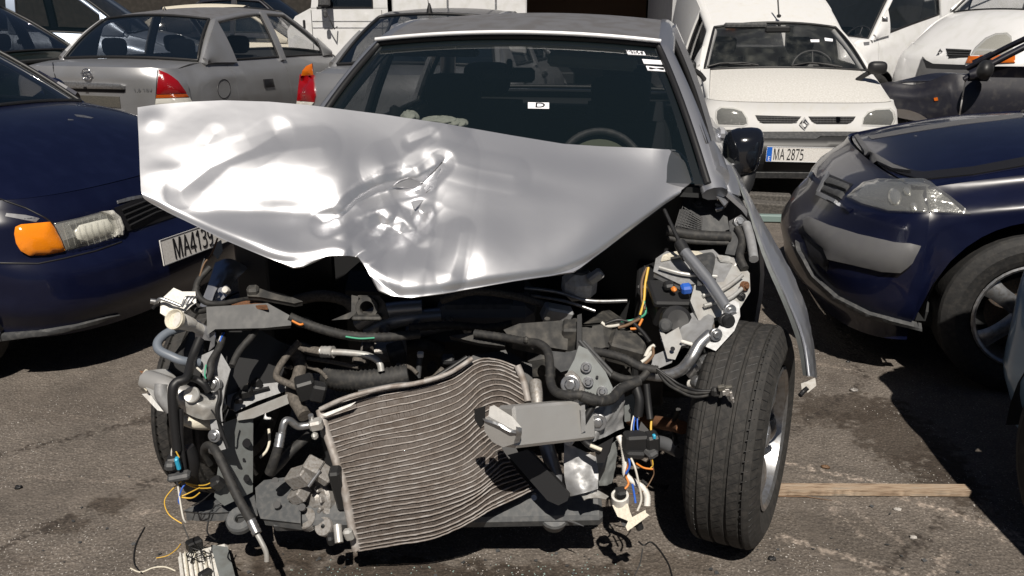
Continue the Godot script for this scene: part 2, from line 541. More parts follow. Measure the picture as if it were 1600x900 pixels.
class Body:
	var s := {}
	func _init(spec: Dictionary) -> void:
		s = CAR.duplicate(true)
		s.merge(spec, true)
	func prof(list: Array, t: float) -> float:
		for i in list.size() - 1:
			if t <= list[i + 1][0]:
				var k: float = clampf((t - list[i][0]) / (list[i + 1][0] - list[i][0]), 0, 1)
				k = k * k * (3 - 2 * k)
				return lerpf(list[i][1], list[i + 1][1], k)
		return list[-1][1]
	func low(z: float) -> float:
		var y: float = s.sill
		for c in s.wheels:
			var r: float = s.R + .055
			var dz: float = z - c
			if absf(dz) < r:
				y = maxf(y, s.R + sqrt(r * r - dz * dz))
		return y
	func top_edge(z: float) -> Vector3:   # right-hand shoulder line
		if z <= s.cz:
			var v: float = clampf((z - s.zw) / (s.cz - s.zw), 0, 1)
			return Vector3(lerpf(s.wf, s.wb, v), lerpf(s.hsy, s.cy, v) + s.arch * sin(PI * v), z)
		if z <= s.dz:
			var v: float = (z - s.cz) / (s.dz - s.cz)
			return Vector3(lerpf(s.wb, lerpf(s.wb, s.wd, .5), v * v) + .02 * sin(PI * v), lerpf(s.cy, s.dy, v), z)
		var v: float = clampf((z - s.dz) / maxf(s.zrw - s.dz, .001), 0, 1)
		return Vector3(lerpf(lerpf(s.wb, s.wd, .5), s.wd, v), lerpf(s.dy, s.tsy, v), z)
	func wide(z: float) -> float:
		var a: float = clampf((s.zw + .5 - z) / .5, 0, 1)
		var b: float = clampf((z - s.zrw + .5) / .5, 0, 1)
		return s.w - .03 * a * a - .04 * b * b
	func side_at(z: float, y: float) -> Vector3:
		var t := top_edge(z)
		var k: float = clampf((y - s.sill) / maxf(t.y - s.sill, .01), 0, 1)
		var wz := wide(z)
		var x: float = prof([[0.0, wz - .07], [.25, wz - .01], [.55, wz], [.82, wz - .02], [1.0, t.x]], k)
		return Vector3(x, y, z)
	func side(z: float, t: float) -> Vector3:
		var e := top_edge(z)
		return side_at(z, lerpf(low(z), e.y, t))
	func fascia(sg: float, t: float) -> Vector3:
		var y_side: float = lerpf(s.sill - .02, s.hsy, t)
		var e := side_at(s.zw, y_side)
		var c := Vector3(0, lerpf(s.sill - .04, s.hy, t), s.zf + prof(s.fprof, t))
		var a := absf(sg) * PI / 2
		var k: float = 2.0 / s.ff
		var x := e.x * pow(sin(a), k)
		var z: float = lerpf(c.z, s.zw, 1.0 - pow(maxf(cos(a), 0), k))
		return Vector3(x * signf(sg), lerpf(c.y, e.y, sg * sg), z)
	func rear(sg: float, t: float) -> Vector3:
		var y_side: float = lerpf(s.sill, s.tsy, t)
		var e := side_at(s.zrw, y_side)
		var c := Vector3(0, lerpf(s.sill - .02, s.ty, t), s.zr - prof(s.rprof, t))
		var a := absf(sg) * PI / 2
		var k: float = 2.0 / 2.8
		var x := e.x * pow(sin(a), k)
		var z: float = lerpf(c.z, s.zrw, 1.0 - pow(maxf(cos(a), 0), k))
		return Vector3(x * signf(sg), lerpf(c.y, e.y, sg * sg), z)
	func cowl(sg: float) -> Vector3:
		return Vector3(sg * s.wb, s.cy + s.crown * (1 - sg * sg), s.cz - s.bow * (1 - sg * sg))
	func hood(sg: float, v: float) -> Vector3:
		var f := fascia(sg, 1.0)
		var p := f.lerp(cowl(sg), v)
		p.y += s.arch * sin(PI * v) + s.crown * .6 * (1 - sg * sg) * sin(PI * v)
		return p
	func header(sg: float) -> Vector3:
		return Vector3(sg * s.wr, s.ry0 + s.rc * (1 - sg * sg), s.hz - s.bow * .6 * (1 - sg * sg))
	func rheader(sg: float) -> Vector3:
		return Vector3(sg * s.wr1, s.ry1 + s.rc * (1 - sg * sg), s.rz + s.bow * .4 * (1 - sg * sg))
	func deck0(sg: float) -> Vector3:
		var e := top_edge(s.dz)
		return Vector3(sg * e.x, s.dy + s.crown * .5 * (1 - sg * sg), s.dz + s.bow * .6 * (1 - sg * sg))
	func deck(sg: float, v: float) -> Vector3:
		return deck0(sg).lerp(rear(sg, 1.0), v) + Vector3(0, .015 * sin(PI * v), 0)
	func roof(sg: float, v: float) -> Vector3:
		return header(sg).lerp(rheader(sg), v) + Vector3(0, s.roof_arch * sin(PI * v), 0)
	func screen(sg: float, v: float) -> Vector3:
		return cowl(sg).lerp(header(sg), v) + Vector3(0, .02, -.02) * sin(PI * v)
	func rscreen(sg: float, v: float) -> Vector3:
		return deck0(sg).lerp(rheader(sg), v) + Vector3(0, .02, .02) * sin(PI * v)
	func rail(z: float) -> Vector3:   # right-hand roof edge above the window line
		var a := cowl(1.0)
		var b := header(1.0)
		var c := rheader(1.0)
		var d := deck0(1.0)
		if z <= b.z: return a.lerp(b, clampf((z - a.z) / (b.z - a.z), 0, 1)) + Vector3(0, .02 * sin(PI * clampf((z - a.z) / (b.z - a.z), 0, 1)), 0)
		if z <= c.z:
			var k := (z - b.z) / (c.z - b.z)
			return b.lerp(c, k) + Vector3(.01 * sin(PI * k), s.roof_arch * sin(PI * k), 0)
		var k2 := clampf((z - c.z) / maxf(d.z - c.z, .001), 0, 1)
		return c.lerp(d, k2) + Vector3(0, .02 * sin(PI * k2), 0)
	func pane(z: float, t: float, sx: float) -> Vector3:
		var b := top_edge(z)
		var r := rail(z)
		var p := b.lerp(r, t)
		return Vector3((p.x + .012 * sin(PI * t)) * sx, p.y, z)

func car(spec: Dictionary, root: Node3D, paint: Material) -> Body:
	var b := Body.new(spec)
	var s := b.s
	var glz: Material = s.get("glass", M.glass)
	var roof_m: Material = s.get("roof_paint", paint)
	# flanks
	for sx in [1.0, -1.0]:
		var spans := []
		var z0: float = s.zw if not s.no_front else s.cz + .02
		var doors: Array = s.get("doors", [])
		var cuts := [z0]
		for d in doors: cuts.append(d)
		cuts.append(s.zrw)
		for q in cuts.size() - 1:
			var a := Acc.new()
			var g0: float = cuts[q] + (.003 if q > 0 else 0.0)
			var g1: float = cuts[q + 1] - (.003 if q < cuts.size() - 2 else 0.0)
			a.surf(func(u, v): var p := b.side(lerpf(g0, g1, u), v); return Vector3(p.x * sx, p.y, p.z), maxi(6, int((g1 - g0) * 22)), 10, .012, sx > 0)
			var nm := "door"
			if q == 0: nm = "front_wing" if doors.size() else "side_panel"
			elif q == cuts.size() - 2: nm = "rear_wing"
			var o := obj(nm, a, paint, root)
			spans.append(o)
			if nm == "door" and s.get("handles", true):
				var h := Acc.new()
				var hp := b.side_at(g1 - .12, b.top_edge(g1).y - .12)
				h.box(Vector3(hp.x * sx, hp.y, hp.z), Vector3(.05, .05, .15), Basis(), .015)
				obj("handle", h, s.get("handle_paint", M.plastic), o)
	# front
	if not s.no_front:
		var f := Acc.new()
		f.surf(func(u, v): return b.fascia(u * 2 - 1, v), 44, 16, .015)
		obj("bumper_skin", f, s.get("front_paint", paint), root)
		var h := Acc.new()
		h.surf(func(u, v): return b.hood((u * 2 - 1) * .88, v), 28, 14, .012, true, 0, 1, .012, .985)
		obj("hood", h, s.get("hood_paint", paint), root)
		for sx in [-1.0, 1.0]:
			var w := Acc.new()
			w.surf(func(u, v): return b.hood(sx * lerpf(.887, 1.0, u), v), 4, 14, .012)
			obj("wing_top", w, paint, root)
		var u := Acc.new()
		u.surf(func(uu, v): return b.hood((uu * 2 - 1) * .95, v) - Vector3(0, .03, 0), 12, 6)
		obj("engine_tray", u, M.plastic, root)
	# cabin
	var r := Acc.new()
	r.surf(func(u, v): return b.roof(u * 2 - 1, v), 24, 18, .02, true)
	var ro := obj("roof", r, roof_m, root)
	for sx in [-1.0, 1.0]:
		var path := PackedVector3Array()
		for k in 61:
			var z := lerpf(s.cz, s.dz, k / 60.0)
			var p := b.rail(z)
			path.append(Vector3((p.x - .008) * sx, p.y - s.rail * .62, p.z))
		if s.get("rail_ext", 0.0) > 0.0:
			var dv := (path[0] - path[3]).normalized()
			path.insert(0, path[0] + dv * s.rail_ext * .5 + Vector3(sx * .012, 0, 0))
			path.insert(0, path[0] + dv * s.rail_ext * .5 + Vector3(sx * .02, -.02, 0))
		var t := Acc.new()
		t.tube(path, s.rail, 10, -1.0, .75)
		obj("roof_rail", t, s.get("rail_paint", paint), root)
	if s.get("has_screen", true):
		var g := Acc.new()
		g.surf(func(u, v): return b.screen((u * 2 - 1) * .965, v), 20, 10, 0.0, false, 0, 1, .0, 1.0)
		var go := obj("windscreen", g, s.get("screen_glass", glz), root)
		var e := Acc.new()
		var lp := edge_loop(func(u, v): return b.screen((u * 2 - 1) * .955, v) + Vector3(0, .004, -.004))
		e.tube(lp.slice(14) if s.get("seal_open", false) else lp, .012, 6)
		obj("seal", e, M.wire_black, go)
		var da := Acc.new()
		da.surf(func(u, v): return b.cowl(u * 2 - 1) * Vector3(.97, 1, 1) + Vector3(0, -.045 - .05 * v - .05 * v * v, .02 + .45 * v), 12, 6, .03)
		obj("dashboard", da, M.interior, root)
	if s.get("has_rear", true):
		var g := Acc.new()
		g.surf(func(u, v): return b.rscreen((u * 2 - 1) * .94, v), 16, 10, 0.0, false, 0, 1, .03, .97)
		var go := obj("rear_window", g, s.get("rear_glass", glz), root)
		var e := Acc.new()
		e.tube(edge_loop(func(u, v): return b.rscreen((u * 2 - 1) * .945, .025 + .95 * v) + Vector3(0, .004, .004)), .013, 6)
		obj("seal", e, M.wire_black, go)
	if s.get("has_tail", true):
		var d := Acc.new()
		d.surf(func(u, v): return b.deck(u * 2 - 1, v), 24, 8, .012, true)
		obj("boot_lid", d, paint, root)
		var q := Acc.new()
		q.surf(func(u, v): return b.rear(u * 2 - 1, v), 40, 16, .015, true)
		obj("tail_panel", q, paint, root)
	# glass and pillars along both sides
	for sx in [-1.0, 1.0]:
		var zs := [s.cz + .04]
		for w in s.windows:
			zs.append(w[0]); zs.append(w[1])
		zs.append(s.dz - .02)
		for k in range(0, zs.size(), 2):
			if zs[k + 1] - zs[k] < .015: continue
			var a := Acc.new()
			var za: float = zs[k]
			var zb: float = zs[k + 1]
			a.surf(func(u, v): return b.pane(lerpf(za, zb, u), lerpf(-.07, .97, v), sx), maxi(4, int((zb - za) * 20)), 10, .03 * sx, false)
			obj("pillar", a, s.get("pillar_paint", paint), root)
		for w in s.windows:
			if s.get("open_windows", false): continue
			var a := Acc.new()
			a.surf(func(u, v): var p := b.pane(lerpf(w[0], w[1], u), v, sx); return Vector3(p.x - .012 * sx, p.y, p.z), 12, 6)
			var o := obj("side_window", a, glz, root)
			var e := Acc.new()
			e.tube(edge_loop(func(u, v): return b.pane(lerpf(w[0], w[1], u), lerpf(.02, .96, v), sx)), .012, 6)
			obj("seal", e, M.wire_black, o)
	# inside and underneath
	var fl := Acc.new()
	var z_front: float = s.zw if not s.no_front else s.cz
	fl.box(Vector3(0, s.floor + .05, (z_front + s.zrw) * .5), Vector3(s.w * 1.72, .1, s.zrw - z_front), Basis(), .03)
	if not s.no_front:
		fl.box(Vector3(0, .5, s.cz - .12), Vector3(s.w * 1.6, .75, .08), Basis(), .02)
		fl.box(Vector3(0, .45, (s.zw + s.cz) * .5), Vector3(.8, .4, s.cz - s.zw), Basis(), .05)
	if s.get("has_tail", true) and s.get("shelf", true):
		fl.box(Vector3(0, s.dy - .06, s.dz - .1), Vector3(s.wb * 1.75, .04, .5), Basis(), .01)
		fl.box(Vector3(0, .6, s.dz - .32), Vector3(s.wb * 1.75, .62, .06), Basis(), .02)
	obj("floor_pan", fl, M.interior, root)
	for sx in [-1.0, 1.0]:
		for st in s.get("seats", [-.0, .75]):
			seat(root, Vector3(sx * .36, .3, st), s.get("seat_paint", M.seat))
	if s.get("steering", 0.0) != 0.0:
		steering_wheel(root, Vector3(s.steering * .36, s.cy - .03, s.cz + .52))
	for k in s.wheels.size():
		if s.no_front and k == 0: continue
		for sx in [-1.0, 1.0]:
			wheel(root, Vector3(sx * (s.w - .11), s.R, s.wheels[k]), s.R, .19, Basis(Vector3.UP, s.steer if k == 0 else 0.0) * Basis(Vector3.FORWARD, PI / 2 * sx), s.get("rim", "steel"))
			var a := Acc.new()
			var cz: float = s.wheels[k]
			a.surf(func(u, v): var an := lerpf(-.1, PI + .1, u); return Vector3(sx * lerpf(s.w - .03, s.w - .34, v), s.R + sin(an) * (s.R + .05), cz + cos(an) * (s.R + .05)), 16, 2)
			if not (s.no_front and k == 0):
				obj("wheel_arch", a, M.plastic, root)
	return b

func edge_loop(f: Callable) -> PackedVector3Array:
	var p := PackedVector3Array()
	for i in 14: p.append(f.call(i / 14.0, 0.0))
	for i in 10: p.append(f.call(1.0, i / 10.0))
	for i in 14: p.append(f.call(1.0 - i / 14.0, 1.0))
	for i in 11: p.append(f.call(0.0, 1.0 - i / 10.0))
	return p

func seat(root: Node3D, at: Vector3, m: Material) -> void:
	var a := Acc.new()
	a.box(at + Vector3(0, .12, -.1), Vector3(.48, .16, .48), Basis(), .06)
	a.surf(func(u, v):
		var an: float = u * TAU
		var wy: float = lerpf(.25, .19, v)
		var th: float = .07 * sqrt(maxf(sin(PI * clampf(v * .94 + .03, 0, 1)), .0)) + .012
		return at + Vector3(cos(an) * wy, .15 + v * .55, .14 + v * .16 + sin(an) * th), 20, 10)
	var o := obj("seat", a, m, root)
	var h := Acc.new()
	h.surf(func(u, v):
		var an: float = u * TAU
		var ph: float = lerpf(-PI / 2, PI / 2, v)
		return at + Vector3(signf(cos(an)) * pow(absf(cos(an)), .55) * pow(cos(ph), .5) * (.125 + .012 * sin(ph)), .80 + signf(sin(ph)) * pow(absf(sin(ph)), .65) * .088, .32 + sin(an) * cos(ph) * .055), 24, 12)
	obj("headrest", h, m, o)

func steering_wheel(root: Node3D, at: Vector3, m: Material = null) -> void:
	var bs := Basis(Vector3.RIGHT, deg_to_rad(-62))   # rim plane leans to the driver
	var ring := PackedVector3Array()
	for k in 33:
		var an := TAU * k / 32
		ring.append(at + bs * Vector3(cos(an) * .185, 0, sin(an) * .185))
	var a := Acc.new()
	a.tube(ring, .015, 8)
	for an in [0.0, PI, PI / 2]:
		a.tube(PackedVector3Array([at + bs * Vector3(0, -.01, 0), at + bs * Vector3(cos(an) * .18, 0, sin(an) * .18)]), .014, 6)
	a.lathe([[.0, .03], [.06, .025], [.08, 0.0], [.06, -.04], [.03, -.25]], Transform3D(bs, at), 16)
	obj("steering_wheel", a, m if m else M.plastic, root)

# Wheel about the Y axis of bs, +Y pointing out of the car.
func wheel(root: Node3D, at: Vector3, R: float, W: float, bs: Basis, rim := "steel", tread := false) -> Node3D:
	var w := Node3D.new()
	w.name = numbered("wheel", root)
	root.add_child(w, true)
	w.transform = Transform3D(bs, at)
	var h := W / 2
	var rr := R * .66
	var ty := Acc.new()
	var prof := [[rr - .012, h * .74], [rr, h * .92], [rr + .02, h * 1.0], [rr + (R - rr) * .5, h * 1.06], [R - .028, h * .96], [R - .008, h * .84], [R - .001, h * .72]]
	if tread:
		for gx in [.62, .22, -.20, -.58]:
			prof.append_array([[R, h * (gx + .055)], [R - .008, h * (gx + .04)], [R - .008, h * (gx - .04)], [R, h * (gx - .055)]])
	prof.append_array([[R - .001, -h * .72], [R - .008, -h * .84], [R - .028, -h * .96], [rr + (R - rr) * .5, -h * 1.06], [rr, -h * .92], [rr - .012, -h * .74]])
	ty.lathe(prof, Transform3D(), 72 if tread else 40)
	obj("tyre", ty, M.tyre if tread else M.rubber, w)
	if tread:   # sipes across the ribs
		var sp := Acc.new()
		for k in 74:
			var an := TAU * k / 74.0
			for q in [[.80, .17, .35], [-.78, .17, -.35], [.42, .12, .5], [.01, .10, .5], [-.39, .12, .5]]:
				var path := PackedVector3Array()
				for j in 4:
					var t := j / 3.0 - .5
					var aa: float = an + q[2] * .09 * t + (.04 if absf(q[0]) < .5 else 0.0)
					var af: float = absf(q[0] + t * 2 * q[1])
					var rad := R - .0012 - linear([[.70, 0.0], [.72, .001], [.84, .008], [.96, .028], [1.06, .06]], af)
					path.append(Vector3(cos(aa) * rad, h * (q[0] + t * 2 * q[1]), sin(aa) * rad))
				sp.tube(path, .0018, 4)
		var so := obj("tread_sipes", sp, M.wire_black, w)
		so.set_meta("kind", "stuff")
	var ri := Acc.new()
	ri.lathe([[rr - .004, h * .95], [rr - .012, h * .98], [rr - .022, h * .90], [rr - .03, h * .6], [rr - .045, -h * .2], [rr - .03, -h * .8], [rr, -h * .9]], Transform3D(), 40)
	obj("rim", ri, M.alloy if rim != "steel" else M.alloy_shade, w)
	var disc := Acc.new()
	disc.lathe([[0, -h * .1], [rr * .62, -h * .1], [rr * .62, -h * .2], [0, -h * .2]], Transform3D(), 28)
	obj("brake_disc", disc, M.cast_dark, w)
	var bp := Acc.new()
	bp.lathe([[0, -h * .4], [rr * .9, -h * .4], [rr * .9, -h * .5], [0, -h * .5]], Transform3D(), 28)
	obj("back_plate", bp, M.plastic, w)
	if rim == "steel":
		var c := Acc.new()
		c.lathe([[0, h * .62], [rr * .2, h * .66], [rr * .34, h * .5], [rr * .6, h * .75], [rr * .86, h * .55], [rr - .03, h * .6]], Transform3D(), 36)
		obj("wheel_cover", c, M.alloy_shade, w)
		return w
	var n: int = 5 if rim == "five" else 5
	for k in n:
		var an := TAU * k / n + .3
		for tw in ([-.16, .16] if rim == "twin" else [0.0]):
			var a := Acc.new()
			var d := Vector3(cos(an), 0, sin(an))
			var e := Vector3(-sin(an), 0, cos(an))
			var wid: float = .030 if rim == "five" else .018
			a.surf(func(u, v):
				var x: float = (u * 2 - 1)
				var rad: float = lerpf(rr * .14, rr - .025, v)
				var wd: float = lerpf(wid * 1.15, wid, v) * (1.0 + .5 * pow(v, 6))
				var y: float = h * (.55 + .25 * sin(v * 2.4)) - absf(x) * absf(x) * .012
				return d * rad + e * (x * wd + tw * rr * (.35 + .65 * v)) + Vector3(0, y, 0), 8, 10, .022, false)
			obj("spoke", a, M.alloy, w)
	var hb := Acc.new()
	hb.lathe([[0, h * .80], [rr * .13, h * .78], [rr * .16, h * .70], [rr * .22, h * .62], [rr * .22, h * .2]], Transform3D(), 24)
	obj("hub_cap", hb, M.alloy_shade, w)
	return w

# ---------------------------------------------------------------- pieces laid on a body's skin
var skin := []   # triangles [a, b, c] of the body that pieces are being laid on, in world space

func take_skin(root: Node3D, names: Array) -> void:
	skin.clear()
	for c in root.get_children():
		if not c is MeshInstance3D: continue
		var nm := str(c.name)
		for n in names:
			if nm.begins_with(n):
				var f: PackedVector3Array = c.mesh.get_faces()
				var xf: Transform3D = root.transform * c.transform
				for k in range(0, f.size(), 3):
					skin.append([xf * f[k], xf * f[k + 1], xf * f[k + 2]])
				break

func land(px: float, py: float) -> Array:   # [point, normal] where the line of sight meets the skin
	var d := ray(px, py).normalized()
	var o := Vector3(0, EYE, 0)
	var best := INF
	var out := []
	for t in skin:
		var r = Geometry3D.ray_intersects_triangle(o, d, t[0], t[1], t[2])
		if r != null:
			var l: float = (r - o).length()
			if l < best:
				best = l
				var n: Vector3 = (t[1] - t[0]).cross(t[2] - t[0]).normalized()
				if n.dot(d) > 0: n = -n
				out = [r, n]
	return out

# a raised piece whose outline follows the skin: a lamp, a strip, a badge
func laid(called: String, outline: Array, proud: float, m: Material, root: Node3D, dome := 0.0, step := 6.0, sink := .01) -> MeshInstance3D:
	var poly := PackedVector2Array()
	var n := outline.size()
	for i in n:
		var a := Vector2(outline[i][0], outline[i][1])
		var b := Vector2(outline[(i + 1) % n][0], outline[(i + 1) % n][1])
		var k := maxi(1, int(a.distance_to(b) / step))
		for j in k: poly.append(a.lerp(b, float(j) / k))
	var pts := poly.duplicate()
	var box := Rect2(poly[0], Vector2.ZERO)
	for p in poly: box = box.expand(p)
	var y := box.position.y + step * .5
	var odd := 0
	while y < box.end.y:
		var x := box.position.x + step * (.5 if odd % 2 else .25)
		while x < box.end.x:
			if Geometry2D.is_point_in_polygon(Vector2(x, y), poly):
				var near := true
				for q in poly:
					if q.distance_to(Vector2(x, y)) < step * .5: near = false
				if near: pts.append(Vector2(x, y))
			x += step
		y += step
		odd += 1
	var hit := []
	var last := []
	for p in pts: hit.append(land(p.x, p.y))
	for i in pts.size():   # past the edge of the skin: carry on at the depth of the nearest point that met it
		if not hit[i].is_empty(): continue
		var near_d := INF
		for k in pts.size():
			if not hit[k].is_empty() and hit[k].size() == 2 and pts[k].distance_to(pts[i]) < near_d:
				near_d = pts[k].distance_to(pts[i])
				last = hit[k]
		if last.is_empty(): last = [P(pts[i].x, pts[i].y, 6.0), Vector3.BACK]
		hit[i] = [P(pts[i].x, pts[i].y, -last[0].z), last[1], true]
	var ix := Geometry2D.triangulate_delaunay(pts)
	var acc := Acc.new()
	var top := PackedVector3Array()
	var m_edge := poly.size()
	var far := 1.0
	for i in pts.size():
		var e := INF
		if i >= m_edge:
			for q in m_edge:
				e = minf(e, Geometry2D.get_closest_point_to_segment(pts[i], poly[q], poly[(q + 1) % m_edge]).distance_to(pts[i]))
			far = maxf(far, e)
	for i in pts.size():
		var lift := proud
		if i >= m_edge and dome != 0.0:
			var e := INF
			for q in m_edge:
				e = minf(e, Geometry2D.get_closest_point_to_segment(pts[i], poly[q], poly[(q + 1) % m_edge]).distance_to(pts[i]))
			lift += dome * sqrt(minf(1.0, e / far))
		top.append(hit[i][0] + hit[i][1] * lift)
	var k0 := acc.V.size()
	var nor := PackedVector3Array()
	nor.resize(pts.size())
	var keep := PackedInt32Array()
	for k in range(0, ix.size(), 3):
		var c := (pts[ix[k]] + pts[ix[k + 1]] + pts[ix[k + 2]]) / 3.0
		if not Geometry2D.is_point_in_polygon(c, poly): continue
		var g := (top[ix[k + 1]] - top[ix[k]]).cross(top[ix[k + 2]] - top[ix[k]])
		if g.dot(hit[ix[k]][1]) < 0: g = -g
		for q in 3:
			nor[ix[k + q]] += g
			keep.append(ix[k + q])
	for i in pts.size():
		acc.V.append(top[i]); acc.N.append(nor[i].normalized() if nor[i].length() > 0 else hit[i][1]); acc.T.append((pts[i] - box.position) / box.size)
	for q in keep: acc.I.append(k0 + q)
	for i in m_edge:
		var j := (i + 1) % m_edge
		acc.quad(top[i], top[j], hit[j][0] - hit[j][1] * sink, hit[i][0] - hit[i][1] * sink, (top[i] + top[j]) * .5 + (hit[i][1]) * -.001 + (P(box.get_center().x, box.get_center().y, -top[i].z) - top[i]) * .05)
	var inv := root.global_transform.affine_inverse()
	var o := obj(called, acc, m, root)
	o.transform = inv
	return o

# a seam, wire or strip that runs over the skin
func laid_line(called: String, pts: Array, r: float, m: Material, root: Node3D, lift := 0.0) -> MeshInstance3D:
	var path := PackedVector3Array()
	for i in pts.size() - 1:
		var k := maxi(1, int(Vector2(pts[i][0], pts[i][1]).distance_to(Vector2(pts[i + 1][0], pts[i + 1][1])) / 6.0))
		for j in k + (1 if i == pts.size() - 2 else 0):
			var h := land(lerpf(pts[i][0], pts[i + 1][0], float(j) / k), lerpf(pts[i][1], pts[i + 1][1], float(j) / k))
			if not h.is_empty(): path.append(h[0] + h[1] * lift)
	var a := Acc.new()
	if path.size() > 1: a.tube(path, r, 6)
	var o := obj(called, a, m, root)
	o.transform = root.global_transform.affine_inverse()
	return o

# ---------------------------------------------------------------- the yard
var world_sun: DirectionalLight3D

func _ready() -> void:
	var cam := Camera3D.new()
	cam.position = Vector3(0, EYE, 0)
	cam.rotation = Vector3(-pit, 0, 0)
	cam.fov = rad_to_deg(2.0 * atan(450.0 / FOCAL))
	cam.near = .05
	cam.far = 400.0
	add_child(cam)
	cam.current = true
	var env := Environment.new()
	env.background_mode = Environment.BG_SKY
	var sky := ProceduralSkyMaterial.new()
	sky.sky_top_color = Color(.26, .36, .55)
	sky.sky_horizon_color = Color(.66, .72, .80)
	sky.sky_curve = .18
	sky.ground_bottom_color = Color(.20, .18, .165)
	sky.ground_horizon_color = Color(.45, .44, .43)
	sky.sky_energy_multiplier = .50
	env.sky = Sky.new()
	env.sky.sky_material = sky
	env.tonemap_mode = Environment.TONE_MAPPER_LINEAR
	env.tonemap_exposure = 1.26
	env.sdfgi_enabled = true
	env.ssao_enabled = true
	env.ssil_enabled = true
	var we := WorldEnvironment.new()
	we.environment = env
	add_child(we)
	var sun := DirectionalLight3D.new()
	sun.name = "sun"
	sun.light_energy = 1.45
	sun.light_color = Color(1.0, .97, .925)
	sun.light_angular_distance = .5
	sun.shadow_enabled = true
	add_child(sun)
	sun.look_at_from_position(Vector3(.03, 1.0, .76) * 10.0, Vector3.ZERO, Vector3.UP)
	make_materials()
	ground()
	background()
	polo()
	megane()
	sedan()
	express()
	wreck()
	litter()

func stain_map() -> ImageTexture:
	# stains, scrapes and dust that lie on the asphalt: one pixel is a centimetre, x -5..5, away 0..10
	var im := Image.create(1024, 1024, false, Image.FORMAT_RGB8)
	var n1 := noise(.03, 5, 101)
	var n2 := noise(.15, 3, 103)
	for y in 1024:
		for x in 1024:
			var v := .66 + .09 * n1.get_noise_2d(x, y) + .07 * n2.get_noise_2d(x, y)
			im.set_pixel(x, y, Color(v, v, v * .985))
	var spots := [   # x, away, half width, half depth, strength, brown
		[1.28, 2.95, .24, .13, .45, .5], [1.38, 2.72, .17, .30, .5, .6], [1.15, 2.88, .12, .08, .3, .4], [1.42, 2.45, .10, .22, .55, .5],
		[-1.25, 2.28, .07, .05, .5, .5], [-1.31, 2.17, .08, .04, .4, .5], [-1.28, 2.86, .10, .05, .35, .6], [-1.05, 2.62, .07, .05, .5, .4],
		[-.35, 1.93, .42, .09, .62, .5], [.05, 1.92, .30, .08, .5, .5], [-.65, 2.03, .12, .06, .45, .9], [.42, 1.98, .14, .07, .3, .6],
		[-1.6, 2.0, .3, .06, .2, .4], [1.0, 3.4, .5, .25, .15, .5], [-1.7, 3.0, .4, .2, .12, .5], [.9, 2.1, .3, .15, .12, .4], [1.5, 4.6, .5, .5, .35, .8], [1.9, 4.9, .6, .4, .3, .9],
	]
	for s in spots:
		var cx := int((s[0] + 5.0) * 102.4)
		var cy := int(s[1] * 102.4)
		var rx := int(s[2] * 102.4) + 1
		var ry := int(s[3] * 102.4) + 1
		for y in range(maxi(0, cy - ry * 2), mini(1023, cy + ry * 2)):
			for x in range(maxi(0, cx - rx * 2), mini(1023, cx + rx * 2)):
				var q := Vector2(float(x - cx) / rx, float(y - cy) / ry).length() + .55 * n2.get_noise_2d(x * 1.5, y * 1.5 + 300) + .4 * n1.get_noise_2d(x * 2, y * 2)
				var k: float = (1.0 - smoothstep(.75, 1.0, q)) * s[4]
				if k > 0.0:
					var c := im.get_pixel(x, y)
					im.set_pixel(x, y, c.lerp(Color(.30, .275 - .02 * s[5], .25 - .05 * s[5]), k))
	var lines := [[.88, 2.56, 1.32, 2.34, 1.0], [1.18, 2.37, 1.50, 2.10, 1.0], [1.40, 2.12, 1.56, 2.0, .8], [.78, 2.12, 1.12, 1.90, .9], [1.12, 1.90, 1.22, 2.05, .8], [.98, 2.28, 1.02, 2.10, .4], [1.05, 2.25, 1.12, 2.08, .35], [.95, 2.2, 1.02, 2.3, .4], [.95, 2.46, 1.1, 2.38, .5],
		[-1.6, 2.45, -1.0, 2.40, .25], [-1.7, 2.9, -1.2, 2.75, .2], [1.1, 3.5, 1.45, 3.3, .4], [-1.15, 2.22, -1.08, 2.25, .7]]
	for l in lines:
		var a := Vector2((l[0] + 5.0) * 102.4, l[1] * 102.4)
		var b := Vector2((l[2] + 5.0) * 102.4, l[3] * 102.4)
		var len := a.distance_to(b)
		var steps := int(len * 5)
		for k in steps:
			var q := a.lerp(b, float(k) / steps) + Vector2(rng.randfn(0, .9), rng.randfn(0, .9))
			if rng.randf() < .45 + .3 * n2.get_noise_2d(k * .7, 5):
				var c := im.get_pixel(clampi(int(q.x), 0, 1023), clampi(int(q.y), 0, 1023))
				im.set_pixel(clampi(int(q.x), 0, 1023), clampi(int(q.y), 0, 1023), c.lerp(Color(1, .99, .97), l[4] * .95))
	# hairline cracks
	for l in [[-1.9, 2.5, -1.2, 2.95], [-1.2, 2.95, -.95, 3.3], [-1.45, 2.05, -1.15, 2.45], [.95, 2.7, 1.45, 3.2], [1.0, 1.95, 1.3, 2.2], [-.2, 1.85, .3, 1.80], [1.45, 3.2, 1.6, 3.9]]:
		var a := Vector2((l[0] + 5.0) * 102.4, l[1] * 102.4)
		var b := Vector2((l[2] + 5.0) * 102.4, l[3] * 102.4)
		var steps := int(a.distance_to(b) * 3)
		for k in steps:
			var q := a.lerp(b, float(k) / steps)
			q += Vector2(n2.get_noise_2d(k * .9, l[0] * 90), n2.get_noise_2d(k * .9, l[1] * 90 + 500)) * 5.0
			if n1.get_noise_2d(k * 2.0, l[1] * 50) > -.25:
				var c := im.get_pixel(int(q.x), int(q.y))
				im.set_pixel(int(q.x), int(q.y), c.lerp(Color(.30, .28, .26), .55))
	return ImageTexture.create_from_image(im)

